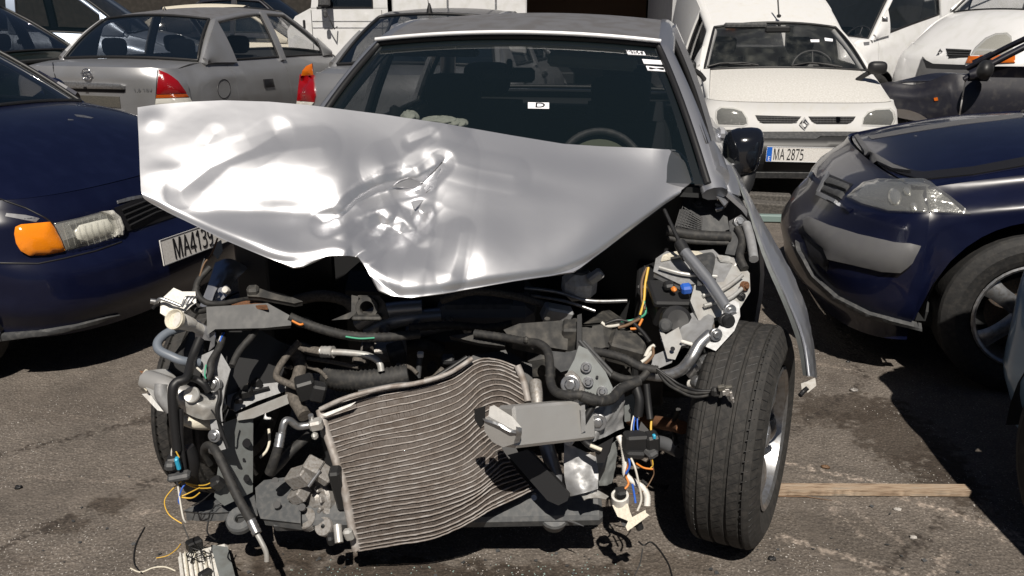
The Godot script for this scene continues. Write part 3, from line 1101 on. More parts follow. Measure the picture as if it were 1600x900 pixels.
func ground() -> void:
	var base := [[0.0, Color(.14, .121, .110)], [.24, Color(.235, .207, .190)], [.42, Color(.285, .253, .233)], [.60, Color(.33, .295, .273)], [.72, Color(.38, .343, .32)], [.78, Color(.54, .50, .475)], [.86, Color(.80, .76, .73)], [1.0, Color(.92, .88, .85)]]
	var m := mat(Color(1, 1, 1), .92)
	m.albedo_texture = ntex(noise(.16, 4, 201), ramp(base), 1024)
	m.normal_enabled = true
	m.normal_scale = .8
	m.normal_texture = ntex(noise(.11, 4, 203, FastNoiseLite.TYPE_CELLULAR), null, 1024, 5.0)
	tri_map(m, .62, true)
	var far := MeshInstance3D.new()
	far.name = "ground"
	var pl := PlaneMesh.new()
	pl.size = Vector2(240, 240)
	far.mesh = pl
	far.position = Vector3(0, -.004, -20)
	var mf := m.duplicate() as StandardMaterial3D
	mf.albedo_color = Color(.38, .363, .345).linear_to_srgb()
	far.material_override = mf
	far.set_meta("kind", "structure")
	add_child(far, true)
	var near := m.duplicate() as StandardMaterial3D
	near.albedo_color = Color(.92, .88, .84).linear_to_srgb()
	near.detail_enabled = true
	near.detail_blend_mode = BaseMaterial3D.BLEND_MODE_MUL
	near.detail_uv_layer = BaseMaterial3D.DETAIL_UV_1
	near.detail_albedo = stain_map()
	near.detail_uv_layer = BaseMaterial3D.DETAIL_UV_2
	var am := ArrayMesh.new()
	var arr := []
	arr.resize(Mesh.ARRAY_MAX)
	var v := PackedVector3Array()
	var uv := PackedVector2Array()
	var nn := PackedVector3Array()
	var ix := PackedInt32Array()
	var hn := noise(.35, 3, 207)
	for j in 61:
		for i in 61:
			var x := -5.0 + i / 6.0
			var d := j / 6.0
			v.append(Vector3(x, 0.0, -d)); uv.append(Vector2(i / 60.0, j / 60.0)); nn.append(Vector3.UP)
	for j in 60:
		for i in 60:
			var k := j * 61 + i
			ix.append_array([k, k + 61, k + 1, k + 1, k + 61, k + 62])
	arr[Mesh.ARRAY_VERTEX] = v; arr[Mesh.ARRAY_NORMAL] = nn; arr[Mesh.ARRAY_TEX_UV] = uv; arr[Mesh.ARRAY_TEX_UV2] = uv; arr[Mesh.ARRAY_INDEX] = ix
	am.add_surface_from_arrays(Mesh.PRIMITIVE_TRIANGLES, arr)
	var o := MeshInstance3D.new()
	o.name = "ground_asphalt"
	o.mesh = am
	o.material_override = near
	o.set_meta("kind", "structure")
	add_child(o, true)

func place(called: String, label: String, x: float, d: float, yaw: float, category := "car", group := "") -> Node3D:
	return thing(called, label, category, Vector3(x, 0, -d), deg_to_rad(yaw), group)

# ---------------------------------------------------------------- vehicles at the back of the yard
func background() -> void:
	# dark green hatchback at the left edge
	var r := place("parked_car", "dark green black hatchback at the far left behind the navy car", -6.55, 9.3, 76)
	car({"w": .83, "zr": 1.9, "zrw": 1.6, "dz": 1.72, "dy": 1.0, "ty": .99, "rz": 1.0, "ry0": 1.47, "ry1": 1.46, "windows": [[-.68, .25], [.33, 1.02], [1.14, 1.42]], "doors": [-.8, .29, 1.1], "seat_paint": M.seat, "glass": M.glass_dark}, r, M.green_black)
	take_skin(r, ["rear_wing", "tail_panel", "door"])
	laid("tail_lamp", [[99, 62], [105, 74], [106, 88], [100, 86]], .01, M.red_lens, r)
	# pale grey people carrier
	r = place("people_carrier", "pale grey blue people carrier between the green hatchback and grey saloon", -5.95, 11.6, -80)
	car({"w": .88, "zf": -2.1, "zw": -1.6, "hy": .9, "hsy": .92, "cy": 1.12, "cz": -1.05, "hz": -.35, "ry0": 1.70, "ry1": 1.70, "rz": 1.6, "dz": 1.95, "dy": 1.25, "ty": 1.22, "tsy": 1.2, "zr": 2.1, "zrw": 1.98, "wr": .6, "wr1": .58, "windows": [[-.75, .2], [.3, 1.05], [1.15, 1.7]], "doors": [-.9, .25, 1.1], "glass": M.glass_tint}, r, M.pale_blue)
	# blue panel van
	r = place("blue_car", "bright blue car at the far left, mostly hidden by the dark hatchback", -8.7, 13.0, 60)
	car({"ry0": 1.52, "ry1": 1.50, "zr": 1.9, "zrw": 1.6, "dz": 1.7, "dy": 1.0, "ty": 1.0, "rz": 1.2}, r, M.blue)
	# beige car, dark car behind the grey saloon
	r = place("pale_car", "off white car roof showing just behind the grey saloon roof", -4.35, 13.8, -75)
	car({"ry0": 1.43, "ry1": 1.41}, r, M.cream)
	r = place("dark_car", "black car with a high roof in front of the white lorry cab", -4.6, 16.4, -95)
	car({"ry0": 1.57, "ry1": 1.55, "cy": 1.0, "dy": 1.05, "ty": 1.02, "glass": M.glass_dark}, r, M.black_paint)
	var bw := Acc.new()
	bw.box(Vector3(0, 1.9, -27), Vector3(90, 3.8, .3), Basis(), .02)
	tag(obj("boundary_wall", bw, M.dark_wall), "long dark wall closing off the yard behind all the vehicles", "wall")
	lorry()
	shed()
	open_door_van()
	# second grey saloon, straight behind the wreck
	r = place("grey_saloon", "grey saloon with dark rear window directly behind the crashed silver car", -.50, 8.52, -12)
	var b := car({"w": .855, "zf": -2.1, "zr": 2.08, "zrw": 1.72, "dz": 1.42, "dy": .99, "ty": .97, "tsy": .955, "rz": .78, "ry0": 1.39, "ry1": 1.375, "wr": .53, "wr1": .53, "rc": .03, "windows": [[-.75, .12], [.22, 1.0]], "doors": [-.85, .17, 1.08], "roof_paint": M.black_paint, "rear_glass": M.glass_dark}, r, M.silver_dull)
	take_skin(r, ["tail_panel", "rear_wing"])
	laid("tail_lamp", [[488, 99], [490, 117], [471, 118], [473, 110], [479, 103]], .012, M.amber_lens, r, .01, 4)
	laid("tail_lamp", [[490, 117], [494, 150], [492, 160], [466, 158], [470, 118]], .012, M.red_lens, r, .012, 4)
	laid("tail_lamp", [[492, 160], [487, 167], [465, 166], [466, 158]], .012, M.clear_lens, r, .005, 4)
	var an := Acc.new()
	var a0 := P(671, 17, 7.6)
	an.tube(PackedVector3Array([a0, P(667, -12, 7.7)]), .005, 6, .002)
	an.lathe([[.028, -.02], [.02, .02], [.008, .06], [0, .065]], Transform3D(Basis(), a0), 12)
	world_part("aerial", an, M.wire_black, r)
	# the white vans on the right
	r = place("white_van", "large white van with a glazed cab door behind the small dusty van", 5.30, 12.55, 125, "van", "white vans along the back right")
	b = car({"w": .96, "zf": -2.4, "zw": -2.0, "hy": .98, "hsy": 1.0, "cy": 1.08, "cz": -1.75, "hz": -.9, "ry0": 1.95, "ry1": 1.98, "rz": 2.1, "dz": 2.3, "dy": 1.85, "ty": 1.85, "tsy": 1.85, "zr": 2.4, "zrw": 2.32, "wf": .84, "wb": .90, "wr": .72, "wr1": .74, "windows": [[-1.42, -.32]], "doors": [-1.62, -.22], "wheels": [-1.55, 1.5], "R": .33, "seats": [-.75], "steering": -1.0, "shelf": false, "handles": false}, r, M.white)
	take_skin(r, ["door", "front_wing", "side_panel"])
	laid("badge", [[1349, 66], [1358, 65], [1358, 70], [1350, 71]], .006, M.alloy, r, 0, 3)
	laid("handle_cover", [[1379, 26], [1386, 27], [1386, 34], [1379, 34]], .012, M.alloy, r, .01, 4)
	laid("handle_cover", [[1379, 48], [1386, 49], [1386, 56], [1379, 56]], .012, M.wire_black, r, .01, 4)
	laid("rocker_panel", [[1394, 131], [1433, 128], [1432, 143], [1393, 146]], .006, M.white_dusty, r, 0, 6)
	# white van with the black bumper
	r = place("white_van", "white van with black bumper and amber indicators at the right edge", 6.67, 10.5, 112, "van", "white vans along the back right")
	b = car({"w": .90, "zf": -2.1, "zw": -1.55, "hy": 1.02, "hsy": 1.06, "cy": 1.38, "cz": -1.15, "hz": -.5, "ry0": 1.95, "ry1": 1.98, "rz": 1.7, "dz": 1.95, "dy": 1.4, "ty": 1.4, "tsy": 1.4, "zr": 2.05, "zrw": 1.98, "wf": .78, "wb": .82, "wr": .66, "wr1": .68, "arch": .05, "windows": [[-.85, .1]], "doors": [-1.0, .2], "R": .32, "ff": 3.6, "fprof": [[0.0, .10], [.3, 0.0], [.55, .03], [.7, .06], [.85, .10], [1.0, .22]]}, r, M.white)
	take_skin(r, ["bumper_skin", "wing_top", "front_wing", "hood", "door", "side_panel"])
	laid("front_bumper", [[1443, 89], [1452, 99], [1475, 103], [1520, 104], [1560, 106], [1560, 150], [1434, 152], [1433, 120]], .02, M.bumper_grey, r, .02, 8)
	laid("grille", [[1478, 76], [1518, 78], [1514, 90], [1482, 91]], .004, M.plastic, r, 0, 4)
	laid("air_intake", [[1445, 93], [1460, 101], [1510, 103], [1520, 114], [1452, 112]], .03, M.ink, r, 0, 6)
	for k in 3:
		laid_line("grille_bar", [[1480, 79 + k * 4], [1516, 80 + k * 4]], .006, M.plastic_grey, r, .01)
	diamond(r, 1470, 84, 5.0, 8.0)
	laid("headlamp", [[1518, 86], [1524, 75], [1540, 60], [1556, 53], [1574, 52], [1581, 58], [1584, 86]], .012, M.lamp_glass_old, r, .02, 6)
	laid("headlamp", [[1522, 85], [1528, 75], [1542, 62], [1556, 55], [1572, 54], [1579, 60], [1582, 85]], .004, M.clear_lens, r, 0, 6)
	laid("indicator", [[1514, 89], [1530, 89], [1528, 100], [1510, 99]], .014, M.amber_lens, r, .008, 5)
	laid("indicator", [[1531, 88], [1586, 87], [1586, 98], [1530, 100]], .014, M.amber_lens, r, .008, 5)
	# distant white van nose
	r = place("white_van", "white van nose far back beyond the small dusty van", 6.9, 17.2, 150, "van", "white vans along the back right")
	car({"w": .9, "hy": 1.0, "hsy": 1.02, "cy": 1.3, "cz": -1.2, "hz": -.5, "ry0": 2.0, "ry1": 2.0, "rz": 1.7, "dz": 1.95, "dy": 1.3, "ty": 1.3, "tsy": 1.3, "wf": .78, "wb": .82, "wr": .66, "wr1": .68, "windows": [[-.9, .1]], "zr": 2.05, "zrw": 1.98}, r, M.white)
	stripped_car()

func world_part(called: String, a: Acc, m: Material, root: Node3D) -> MeshInstance3D:
	var o := obj(called, a, m, root)
	o.transform = root.global_transform.affine_inverse()
	return o

func diamond(root: Node3D, px: float, py: float, w: float, h: float) -> void:
	# a faceted diamond badge with an open middle
	var c := land(px, py)
	if c.is_empty(): return
	var n: Vector3 = c[1]
	var a := Acc.new()
	var o := []
	var inn := []
	for q in [[0.0, -1.0], [1.0, 0.0], [0.0, 1.0], [-1.0, 0.0]]:
		o.append(P(px + q[0] * w, py + q[1] * h, -c[0].z) + n * .004)
		inn.append(P(px + q[0] * w * .36, py + q[1] * h * .36, -c[0].z) + n * .004)
	for k in 4:
		var j := (k + 1) % 4
		var mo: Vector3 = o[k].lerp(inn[k], .5) + n * .02
		var mj: Vector3 = o[j].lerp(inn[j], .5) + n * .02
		a.quad(o[k], o[j], mj, mo, c[0] - n * .05)
		a.quad(mo, mj, inn[j], inn[k], c[0] - n * .05)
	world_part("badge", a, M.chrome, root)

func lorry() -> void:
	# white flat-sided lorry across the back: cab to the left, box body to the right
	var r := thing("white_lorry", "white box lorry standing across the back, cab to the left", "lorry", Vector3(-1.4, 0, -13.0))
	var at := func(px: float, py: float, back := 0.0) -> Vector3: return P(px, py, 13.0) + Vector3(0, 0, -back) - r.position
	var x := func(px: float) -> float: return P(px, 30, 13.0).x + 1.4
	var a := Acc.new()
	a.box(Vector3((x.call(613) + x.call(823)) * .5, 1.75, -1.15), Vector3(x.call(823) - x.call(613), 2.5, 2.3), Basis(), .02)
	var bx := obj("box_body", a, M.white, r)
	for q in [700.0, 775.0]:
		var s := Acc.new()
		s.box(Vector3(x.call(q), 1.75, .002), Vector3(.03, 2.46, .012), Basis(), .003)
		obj("side_seam", s, M.alloy, bx)
	var rl := Acc.new()
	rl.box(Vector3((x.call(613) + x.call(823)) * .5, .52, .004), Vector3(x.call(823) - x.call(613), .10, .03), Basis(), .005)
	obj("side_rail", rl, M.alloy_shade, bx)
	# cab outline with its door window cut as a real opening
	var side := func(z: float) -> Array: return [Vector3(x.call(448), .45, z), Vector3(x.call(448), 1.12, z), Vector3(x.call(462), 1.30, z), Vector3(x.call(486), 1.42, z), Vector3(x.call(500), 1.80, z), Vector3(x.call(525), 2.35, z), Vector3(x.call(606), 2.4, z), Vector3(x.call(606), .45, z)]
	var lower := PackedVector3Array([Vector3(x.call(448), .45, 0), Vector3(x.call(448), 1.12, 0), Vector3(x.call(462), 1.32, 0), Vector3(x.call(487), 1.435, 0), Vector3(x.call(606), 1.435, 0), Vector3(x.call(606), .45, 0)])
	a = Acc.new()
	a.plate(lower, .03, .006)
	obj("cab_side", a, M.white, r)
	for q in [[487, 497, 1.9], [583, 606, 2.4]]:
		var s := Acc.new()
		s.plate(PackedVector3Array([Vector3(x.call(q[0]), 1.437, 0), Vector3(x.call(q[0] + (18 if q[0] < 500 else 0)), 2.35, 0), Vector3(x.call(q[1] + (18 if q[0] < 500 else 0)), 2.35, 0), Vector3(x.call(q[1]), 1.437, 0)]), .03, .004)
		obj("cab_pillar", s, M.white, r)
	a = Acc.new()
	a.plate(PackedVector3Array([Vector3(x.call(496), 1.45, -.02), Vector3(x.call(512), 2.2, -.02), Vector3(x.call(583), 2.2, -.02), Vector3(x.call(583), 1.45, -.02)]), .005, .0)
	obj("door_window", a, M.glass_dark, r)
	a = Acc.new()
	a.tube(PackedVector3Array([Vector3(x.call(496), 1.445, .0), Vector3(x.call(583), 1.445, .0), Vector3(x.call(583), 2.2, 0)]), .016, 6)
	obj("window_seal", a, M.wire_black, r)
	a = Acc.new()
	a.box(Vector3(x.call(540), 1.0, -2.0), Vector3(1.1, 1.1, .05), Basis(), .01)
	a.box(Vector3(x.call(600), 1.4, -1.1), Vector3(.05, 1.9, 2.0), Basis(), .01)
	a.box(Vector3(x.call(520), .7, -1.05), Vector3(1.2, .5, 1.9), Basis(), .02)
	obj("cab_inside", a, M.interior, r)
	for q in [[1.255, .004], [1.165, .006]]:
		a = Acc.new()
		a.box(Vector3(x.call(548), q[0], .003), Vector3(1.12, .012, q[1]), Basis(), .002)
		obj("door_crease", a, M.alloy, r)
	for q in [487.0, 597.0]:
		a = Acc.new()
		a.box(Vector3(x.call(q), .95, .002), Vector3(.008, .92, .006), Basis(), .001)
		obj("door_gap", a, M.ink, r)
	a = Acc.new()   # nose, windscreen base
	a.surf(func(u, v): return Vector3(x.call(lerpf(448, 487, v)), .5 + .92 * pow(v, .55), lerpf(-.03, -2.1, u)), 10, 8, .02)
	obj("cab_nose", a, M.white, r)
	a = Acc.new()
	a.surf(func(u, v): return Vector3(x.call(lerpf(487, 512, v)) - .02, 1.44 + .9 * v, lerpf(-.03, -2.1, u)), 6, 6)
	obj("windscreen", a, M.glass_dark, r)
	a = Acc.new()
	a.box(Vector3(x.call(546), 2.4, -1.05), Vector3(.75, .06, 2.1), Basis(), .02)
	obj("cab_roof", a, M.white, r)
	a = Acc.new()
	a.box(Vector3(x.call(513.5), 1.36, .22), Vector3(.06, .10, .05), Basis(), .015)
	a.tube(PackedVector3Array([Vector3(x.call(514), 1.9, .03), Vector3(x.call(514), 1.42, .22), Vector3(x.call(525), 1.15, .16), Vector3(x.call(527), 1.18, .05)]), .010, 6)
	a.box(Vector3(x.call(513.5), 1.66, .23), Vector3(.17, .40, .06), Basis(), .025)
	obj("door_mirror", a, M.plastic_grey, r)
	a = Acc.new()
	a.box(Vector3(x.call(475), 1.22, .01), Vector3(.035, .11, .03), Basis(), .01)
	obj("indicator", a, M.ink, r)
	for q in [480.0, 800.0]:
		wheel(r, Vector3(x.call(q), .42, -.2), .42, .25, Basis(Vector3.RIGHT, PI / 2))
	a = Acc.new()
	a.box(Vector3(.3, .42, -1.1), Vector3(4.1, .18, 1.6), Basis(), .02)
	obj("chassis", a, M.plastic, r)

func shed() -> void:
	var r := thing("workshop_shed", "dark open fronted shed behind the crashed car roof", "shed", Vector3(1.7, 0, -15.5))
	var m: Material = M.dark_wall
	for q in [["wall", Vector3(0, 1.6, -4.0), Vector3(3.9, 3.2, .15)], ["wall", Vector3(-1.9, 1.6, -1.95), Vector3(.12, 3.2, 3.9)], ["wall", Vector3(1.9, 1.6, -1.95), Vector3(.12, 3.2, 3.9)], ["roof", Vector3(0, 3.28, -1.9), Vector3(4.1, .12, 4.4)], ["post", Vector3(-1.55, 1.6, .06), Vector3(.16, 3.2, .12)], ["post", Vector3(1.45, 1.6, -2.0), Vector3(.09, 3.2, .09)], ["lintel", Vector3(0, 2.75, .05), Vector3(3.9, .9, .1)]]:
		var a := Acc.new()
		a.box(q[1], q[2], Basis(), .01)
		obj(q[0], a, m, r)
	var a := Acc.new()
	a.box(Vector3(-.15, 1.35, -3.2), Vector3(2.5, 2.6, .06), Basis(), .01)
	obj("board", a, M.wire_brown, r)

func open_door_van() -> void:
	var r := thing("white_van", "white van with its narrow rear door ajar left of the small dusty van", "van", Vector3(2.3, 0, -10.4), 0.0, "white vans along the back right")
	var px := func(list: Array) -> PackedVector3Array:
		var o := PackedVector3Array()
		for q in list: o.append(P(q[0], q[1], q[2]) - r.position)
		return o
	var a := Acc.new()
	a.plate(px.call([[1085, -60, 9.9], [1118, -60, 9.9], [1098, 60, 9.9], [1080, 99, 9.9], [1069, 96, 9.9]]), .05, .01)
	var dr := obj("rear_door", a, M.white, r)
	a = Acc.new()
	a.plate(px.call([[1073, -60, 9.86], [1083, -60, 9.86], [1080, -4, 9.86], [1068, 96, 9.86], [1057, 82, 9.86], [1062, 30, 9.86]]), .03, .004)
	obj("door_edge", a, M.plastic, dr)
	a = Acc.new()
	a.plate(px.call([[1071, 18, 9.82], [1079, 18, 9.82], [1068, 88, 9.82], [1060, 78, 9.82]]), .006, .002)
	obj("window", a, M.glass_dark, dr)
	a = Acc.new()
	a.box(Vector3(.42, 1.45, -1.6), Vector3(1.5, 2.2, 3.0), Basis(Vector3.UP, -.05), .08)
	obj("body", a, M.white, r)
	a = Acc.new()
	a.plate(px.call([[1092, 32, 9.84], [1104, 31, 9.84], [1102, 42, 9.84], [1092, 41, 9.84]]), .01, .002)
	obj("hinge_plate", a, M.plastic_grey, r)
	for q in [Vector3(-.25, .3, -.6), Vector3(1.1, .3, -.6), Vector3(-.25, .3, -2.6), Vector3(1.1, .3, -2.6)]:
		wheel(r, q, .3, .19, Basis(Vector3.FORWARD, PI / 2))

func stripped_car() -> void:
	var r := place("stripped_car", "black car with missing front and open windows under the white van's lamp", 4.63, 7.2, 62)
	car({"w": .82, "no_front": true, "cz": -.8, "cy": .93, "hz": -.1, "ry0": 1.36, "ry1": 1.34, "windows": [[-.62, .28], [.36, 1.0]], "open_windows": true, "has_screen": false, "doors": [.32, 1.05], "rail_paint": M.black_paint}, r, M.black_paint)
	# near front wing with its wheel opening, still hanging on
	var a := Acc.new()
	var f := Body.new({"w": .82, "cz": -.8, "cy": .93, "zw": -1.5, "hsy": .80, "wheels": [-1.22, 1.3]})
	a.surf(func(u, v): var p := f.side(lerpf(-1.5, -.79, u), v); return Vector3(-p.x, p.y + .03 * sin(u * 9.0) * v, p.z), 24, 10, .01)
	obj("front_wing", a, M.black_paint, r)
	a = Acc.new()
	a.surf(func(u, v): var p := f.top_edge(lerpf(-1.5, -.79, u)); return Vector3(-p.x + .22 * v, p.y + .012 * sin(u * 7 + v * 3) + .02 * v, p.z), 16, 5, .01)
	obj("wing_top", a, M.black_paint, r)
	a = Acc.new()
	a.surf(func(u, v): var an: float = u * TAU; var ph: float = lerpf(-PI / 2, PI / 2, v); return Vector3(-.93 + cos(ph) * cos(an) * .11, 1.0 + sin(ph) * .075, -.66 + cos(ph) * sin(an) * .06), 18, 10)
	obj("door_mirror", a, M.plastic, r)
	take_skin(r, ["front_wing", "door", "side_panel"])
	laid("side_repeater", [[1459, 153], [1465, 152], [1466, 157], [1460, 158]], .008, M.amber_lens, r, .005, 3)

# ---------------------------------------------------------------- grey saloon, left
func sedan() -> void:
	var r := place("grey_saloon", "grey saloon seen from the rear beside the navy car, boot lid creased", -3.02, 9.2, -15)
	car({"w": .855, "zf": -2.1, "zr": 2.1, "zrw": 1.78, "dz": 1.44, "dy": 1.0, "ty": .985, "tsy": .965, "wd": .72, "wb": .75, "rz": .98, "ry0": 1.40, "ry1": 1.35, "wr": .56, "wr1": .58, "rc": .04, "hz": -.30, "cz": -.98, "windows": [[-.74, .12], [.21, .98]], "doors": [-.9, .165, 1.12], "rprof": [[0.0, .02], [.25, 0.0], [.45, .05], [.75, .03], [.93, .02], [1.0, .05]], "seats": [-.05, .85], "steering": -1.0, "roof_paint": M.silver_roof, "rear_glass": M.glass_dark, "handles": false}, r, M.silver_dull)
	take_skin(r, ["tail_panel", "rear_wing", "boot_lid", "door"])
	laid("tail_lamp", [[248, 110], [262, 116], [277, 127], [288, 142], [290, 146], [245, 147]], .012, M.red_lens, r, .015, 5)
	laid("tail_lamp", [[245, 148], [290, 147], [294, 152], [244, 153]], .012, M.amber_deep, r, .01, 5)
	laid("tail_lamp", [[244, 154], [295, 153], [300, 161], [243, 163]], .012, M.clear_lens, r, .006, 5)
	laid("tail_lamp", [[36, 107], [44, 106], [47, 117], [38, 117]], .012, M.red_lens, r, .01, 4)
	laid("handle_trim", [[94, 128], [100, 127], [190, 131], [196, 134], [196, 139], [94, 137]], .022, M.alloy, r, .008, 5)
	laid("handle_recess", [[95, 138], [196, 140], [194, 145], [96, 142]], .004, M.ink, r, 0, 5)
	laid("number_plate_holder", [[106, 148], [187, 151], [189, 168], [107, 163]], .006, M.plate_bare, r, 0, 6)
	laid("lock", [[134, 134], [139, 134], [139, 138], [134, 138]], .028, M.ink, r, .004, 3)
	laid("bumper_step", [[150, 170], [195, 174], [195, 180], [160, 177]], .02, M.alloy, r, .01, 5)
	# ring badge with a bolt through it
	var c := land(137, 116)
	var n: Vector3 = c[1]
	var ex := n.cross(Vector3.UP).normalized() * -1.0
	var ey := ex.cross(n).normalized() * -1.0
	if ey.y < 0: ey = -ey
	var ring := PackedVector3Array()
	for k in 25: ring.append(c[0] + n * .012 + (ex * cos(TAU * k / 24) + ey * sin(TAU * k / 24)) * .042)
	var a := Acc.new()
	a.tube(ring, .0055, 8)
	a.tube(PackedVector3Array([c[0] + n * .014 - ex * .055 + ey * .008, c[0] + n * .016 + ex * .01 + ey * .006, c[0] + n * .016 - ex * .01 - ey * .006, c[0] + n * .014 + ex * .055 - ey * .008]), .004, 6)
	world_part("badge", a, M.chrome, r)
	for q in [["1.6 16V", 223, 140, .026], ["OPEL", 73, 128, .030]]:
		var h := land(q[1], q[2])
		if h.is_empty(): continue
		var z: Vector3 = h[1]
		var xx := Vector3.UP.cross(z).normalized()
		var o := Node3D.new()
		text("lettering", q[0], q[3], r.global_transform.affine_inverse() * Transform3D(Basis(xx, z.cross(xx), z), h[0] + z * .006), M.alloy_shade, r, 1.3)
	var flap := []
	for k in 25: flap.append([350 + cos(TAU * k / 24) * 10, 139 + sin(TAU * k / 24) * 15])
	laid_line("fuel_flap_gap", flap, .004, M.ink, r, .0)
	laid_line("boot_gap", [[246, 110], [243, 163], [242, 190]], .004, M.ink, r)
	laid_line("boot_gap", [[82, 92], [84, 110], [88, 125]], .005, M.ink, r)
	laid("door_handle", [[411, 124], [425, 123], [428, 136], [413, 137]], .012, M.ink, r, .012, 5)
	a = Acc.new()
	var f0 := P(258, 20, 8.6)
	a.lathe([[.03, -.02], [.02, .02], [.006, .05], [0, .055]], Transform3D(Basis(), f0), 10)
	world_part("aerial_base", a, M.wire_black, r)

# ---------------------------------------------------------------- small dusty van, right
func express() -> void:
	var r := place("dusty_van", "small dusty white van facing forward with registration MA 2875", 2.39, 8.46, 175, "van", "")
	car({"w": .79, "zf": -1.99, "zw": -1.63, "hy": .76, "hsy": .77, "cy": .945, "cz": -1.08, "bow": .08, "crown": .03, "hz": -.5, "ry0": 1.275, "ry1": 1.74, "rz": 1.7, "roof_arch": .10, "dz": 1.92, "dy": 1.0, "ty": 1.0, "tsy": 1.0, "zr": 2.0, "zrw": 1.95, "wf": .70, "wb": .70, "wr": .555, "wr1": .60, "rail": .05, "wheels": [-1.28, 1.3], "R": .29,
		"windows": [[-.80, -.02]], "doors": [-1.0, .1], "ff": 3.4, "fprof": [[0.0, .05], [.4, -.03], [.52, .0], [.56, .10], [1.0, .14]], "hood_paint": M.hood_dusty, "glass": M.glass, "screen_glass": M.glass_dusty, "has_rear": false, "seats": [-.3], "steering": -1.0, "shelf": false, "handles": false, "arch": .015}, r, M.white_dusty)
	take_skin(r, ["bumper_skin", "wing_top", "hood"])
	laid("headlamp", [[1118, 184], [1119, 172], [1126, 167], [1146, 168], [1160, 173], [1168, 184], [1169, 194], [1162, 197], [1122, 196]], .010, M.lamp_glass, r, .03, 6)
	laid("headlamp_reflector", [[1120, 184], [1121, 173], [1127, 169], [1146, 170], [1159, 174], [1166, 185], [1167, 193], [1161, 195], [1123, 194]], .003, M.reflector_dull, r, 0, 7)
	laid("headlamp", [[1346, 196], [1348, 184], [1355, 174], [1368, 170], [1390, 169], [1396, 174], [1398, 186], [1394, 197]], .010, M.lamp_glass, r, .03, 6)
	laid("headlamp_reflector", [[1348, 194], [1350, 184], [1357, 176], [1368, 172], [1389, 171], [1394, 176], [1396, 186], [1392, 195]], .003, M.reflector_dull, r, 0, 7)
	laid("grille", [[1180, 180], [1252, 182], [1246, 189], [1238, 193], [1192, 193], [1184, 188]], .002, M.ink, r, 0, 5)
	laid("grille", [[1263, 182], [1337, 182], [1333, 189], [1324, 194], [1276, 194], [1268, 190]], .002, M.ink, r, 0, 5)
	for k in 3:
		laid_line("grille_bar", [[1183 + k * 2, 183.5 + k * 3.5], [1250 - k * 3, 184.5 + k * 3.5]], .003, M.plastic_grey, r, .004)
		laid_line("grille_bar", [[1266 + k * 3, 184 + k * 3.5], [1334 - k * 2, 184 + k * 3.5]], .003, M.plastic_grey, r, .004)
	for k in 12:
		laid_line("grille_bar", [[1190 + k * 5, 183], [1190 + k * 5, 192]], .002, M.plastic_grey, r, .003)
		laid_line("grille_bar", [[1272 + k * 5, 183], [1272 + k * 5, 193]], .002, M.plastic_grey, r, .003)
	diamond(r, 1257, 194, 8.5, 11.5)
	laid("bumper", [[1117, 208], [1400, 208], [1404, 218], [1404, 268], [1396, 276], [1126, 276], [1114, 262]], .03, M.plastic, r, .02, 9)
	laid("bumper_slot", [[1181, 206], [1334, 207], [1328, 214], [1186, 213]], .034, M.ink, r, 0, 6)
	laid("bumper_strip", [[1116, 214], [1402, 215], [1402, 221], [1116, 220]], .045, M.plastic_grey, r, .006, 7)
	laid("bumper_strip", [[1124, 262], [1396, 264], [1394, 275], [1128, 274]], .06, M.plastic_grey, r, .01, 7)
	laid("lower_intake", [[1180, 250], [1340, 252], [1338, 262], [1182, 260]], .05, M.ink, r, 0, 7)
	laid("fog_lamp", [[1127, 226], [1134, 226], [1134, 238], [1127, 238]], .05, M.amber_lens, r, .004, 4)
	# registration plate
	var c := land(1250, 240)
	number_plate(r, c[0] + Vector3(0, 0, .05), Vector3(.995, -.004, .087), Vector3(-.087, 0, .995), .53, .115, "MA 2875", true, .5)
	# wipers
	take_skin(r, ["windscreen"])
	for q in [[[1098, 109], [1125, 102], [1160, 101], [1185, 105], [1213, 111]], [[1222, 108], [1262, 101], [1290, 103], [1320, 109], [1336, 113]]]:
		laid_line("wiper", q, .009, M.wire_black, r, .02)
		laid_line("wiper", [[q[4][0] - 4, q[4][1] + 2], [(q[2][0] + q[3][0]) * .5, q[2][1] + 5], [q[1][0] + 14, q[1][1] + 2]], .006, M.wire_black, r, .03)
	laid("sticker", [[1266, 62], [1280, 62], [1280, 66], [1267, 66]], .002, M.sticker, r, 0, 3, 0)
	laid("sticker", [[1288, 59], [1301, 61], [1301, 65], [1289, 64]], .002, M.sticker, r, 0, 3, 0)
	laid("permit_sticker", [[1134, 38], [1149, 37], [1149, 44], [1134, 44]], .002, M.wire_orange, r, 0, 4, 0)
	# mirrors, aerial
	for q in [[1371, 106, 15, 10, 6.95], [1079, 105, 9, 10, 7.1]]:
		var m := Acc.new()
		var cc := P(q[0], q[1], q[4])
		m.surf(func(u, v): var an: float = u * TAU; var ph: float = lerpf(-PI / 2, PI / 2, v); return cc + Vector3(signf(cos(an)) * pow(absf(cos(an)), .6) * pow(cos(ph), .6) * q[2] * .0050, signf(sin(ph)) * pow(absf(sin(ph)), .7) * q[3] * .0052, sin(an) * cos(ph) * .05), 24, 12)
		var inn: float = -1.0 if q[0] > 1250 else 1.0
		m.tube(PackedVector3Array([cc, cc + Vector3(inn * .09, -.06, -.02), cc + Vector3(inn * .13, -.10, -.05)]), .02, 8)
		world_part("door_mirror", m, M.plastic, r)
	var an := Acc.new()
	an.tube(PackedVector3Array([P(1217, 25, 7.95), P(1215, -8, 8.05)]), .007, 6)
	an.box(P(1217, 25, 7.95), Vector3(.035, .03, .04), Basis(), .01)
	world_part("aerial", an, M.wire_black, r)
	# inside mirror and visor
	var iv := Acc.new()
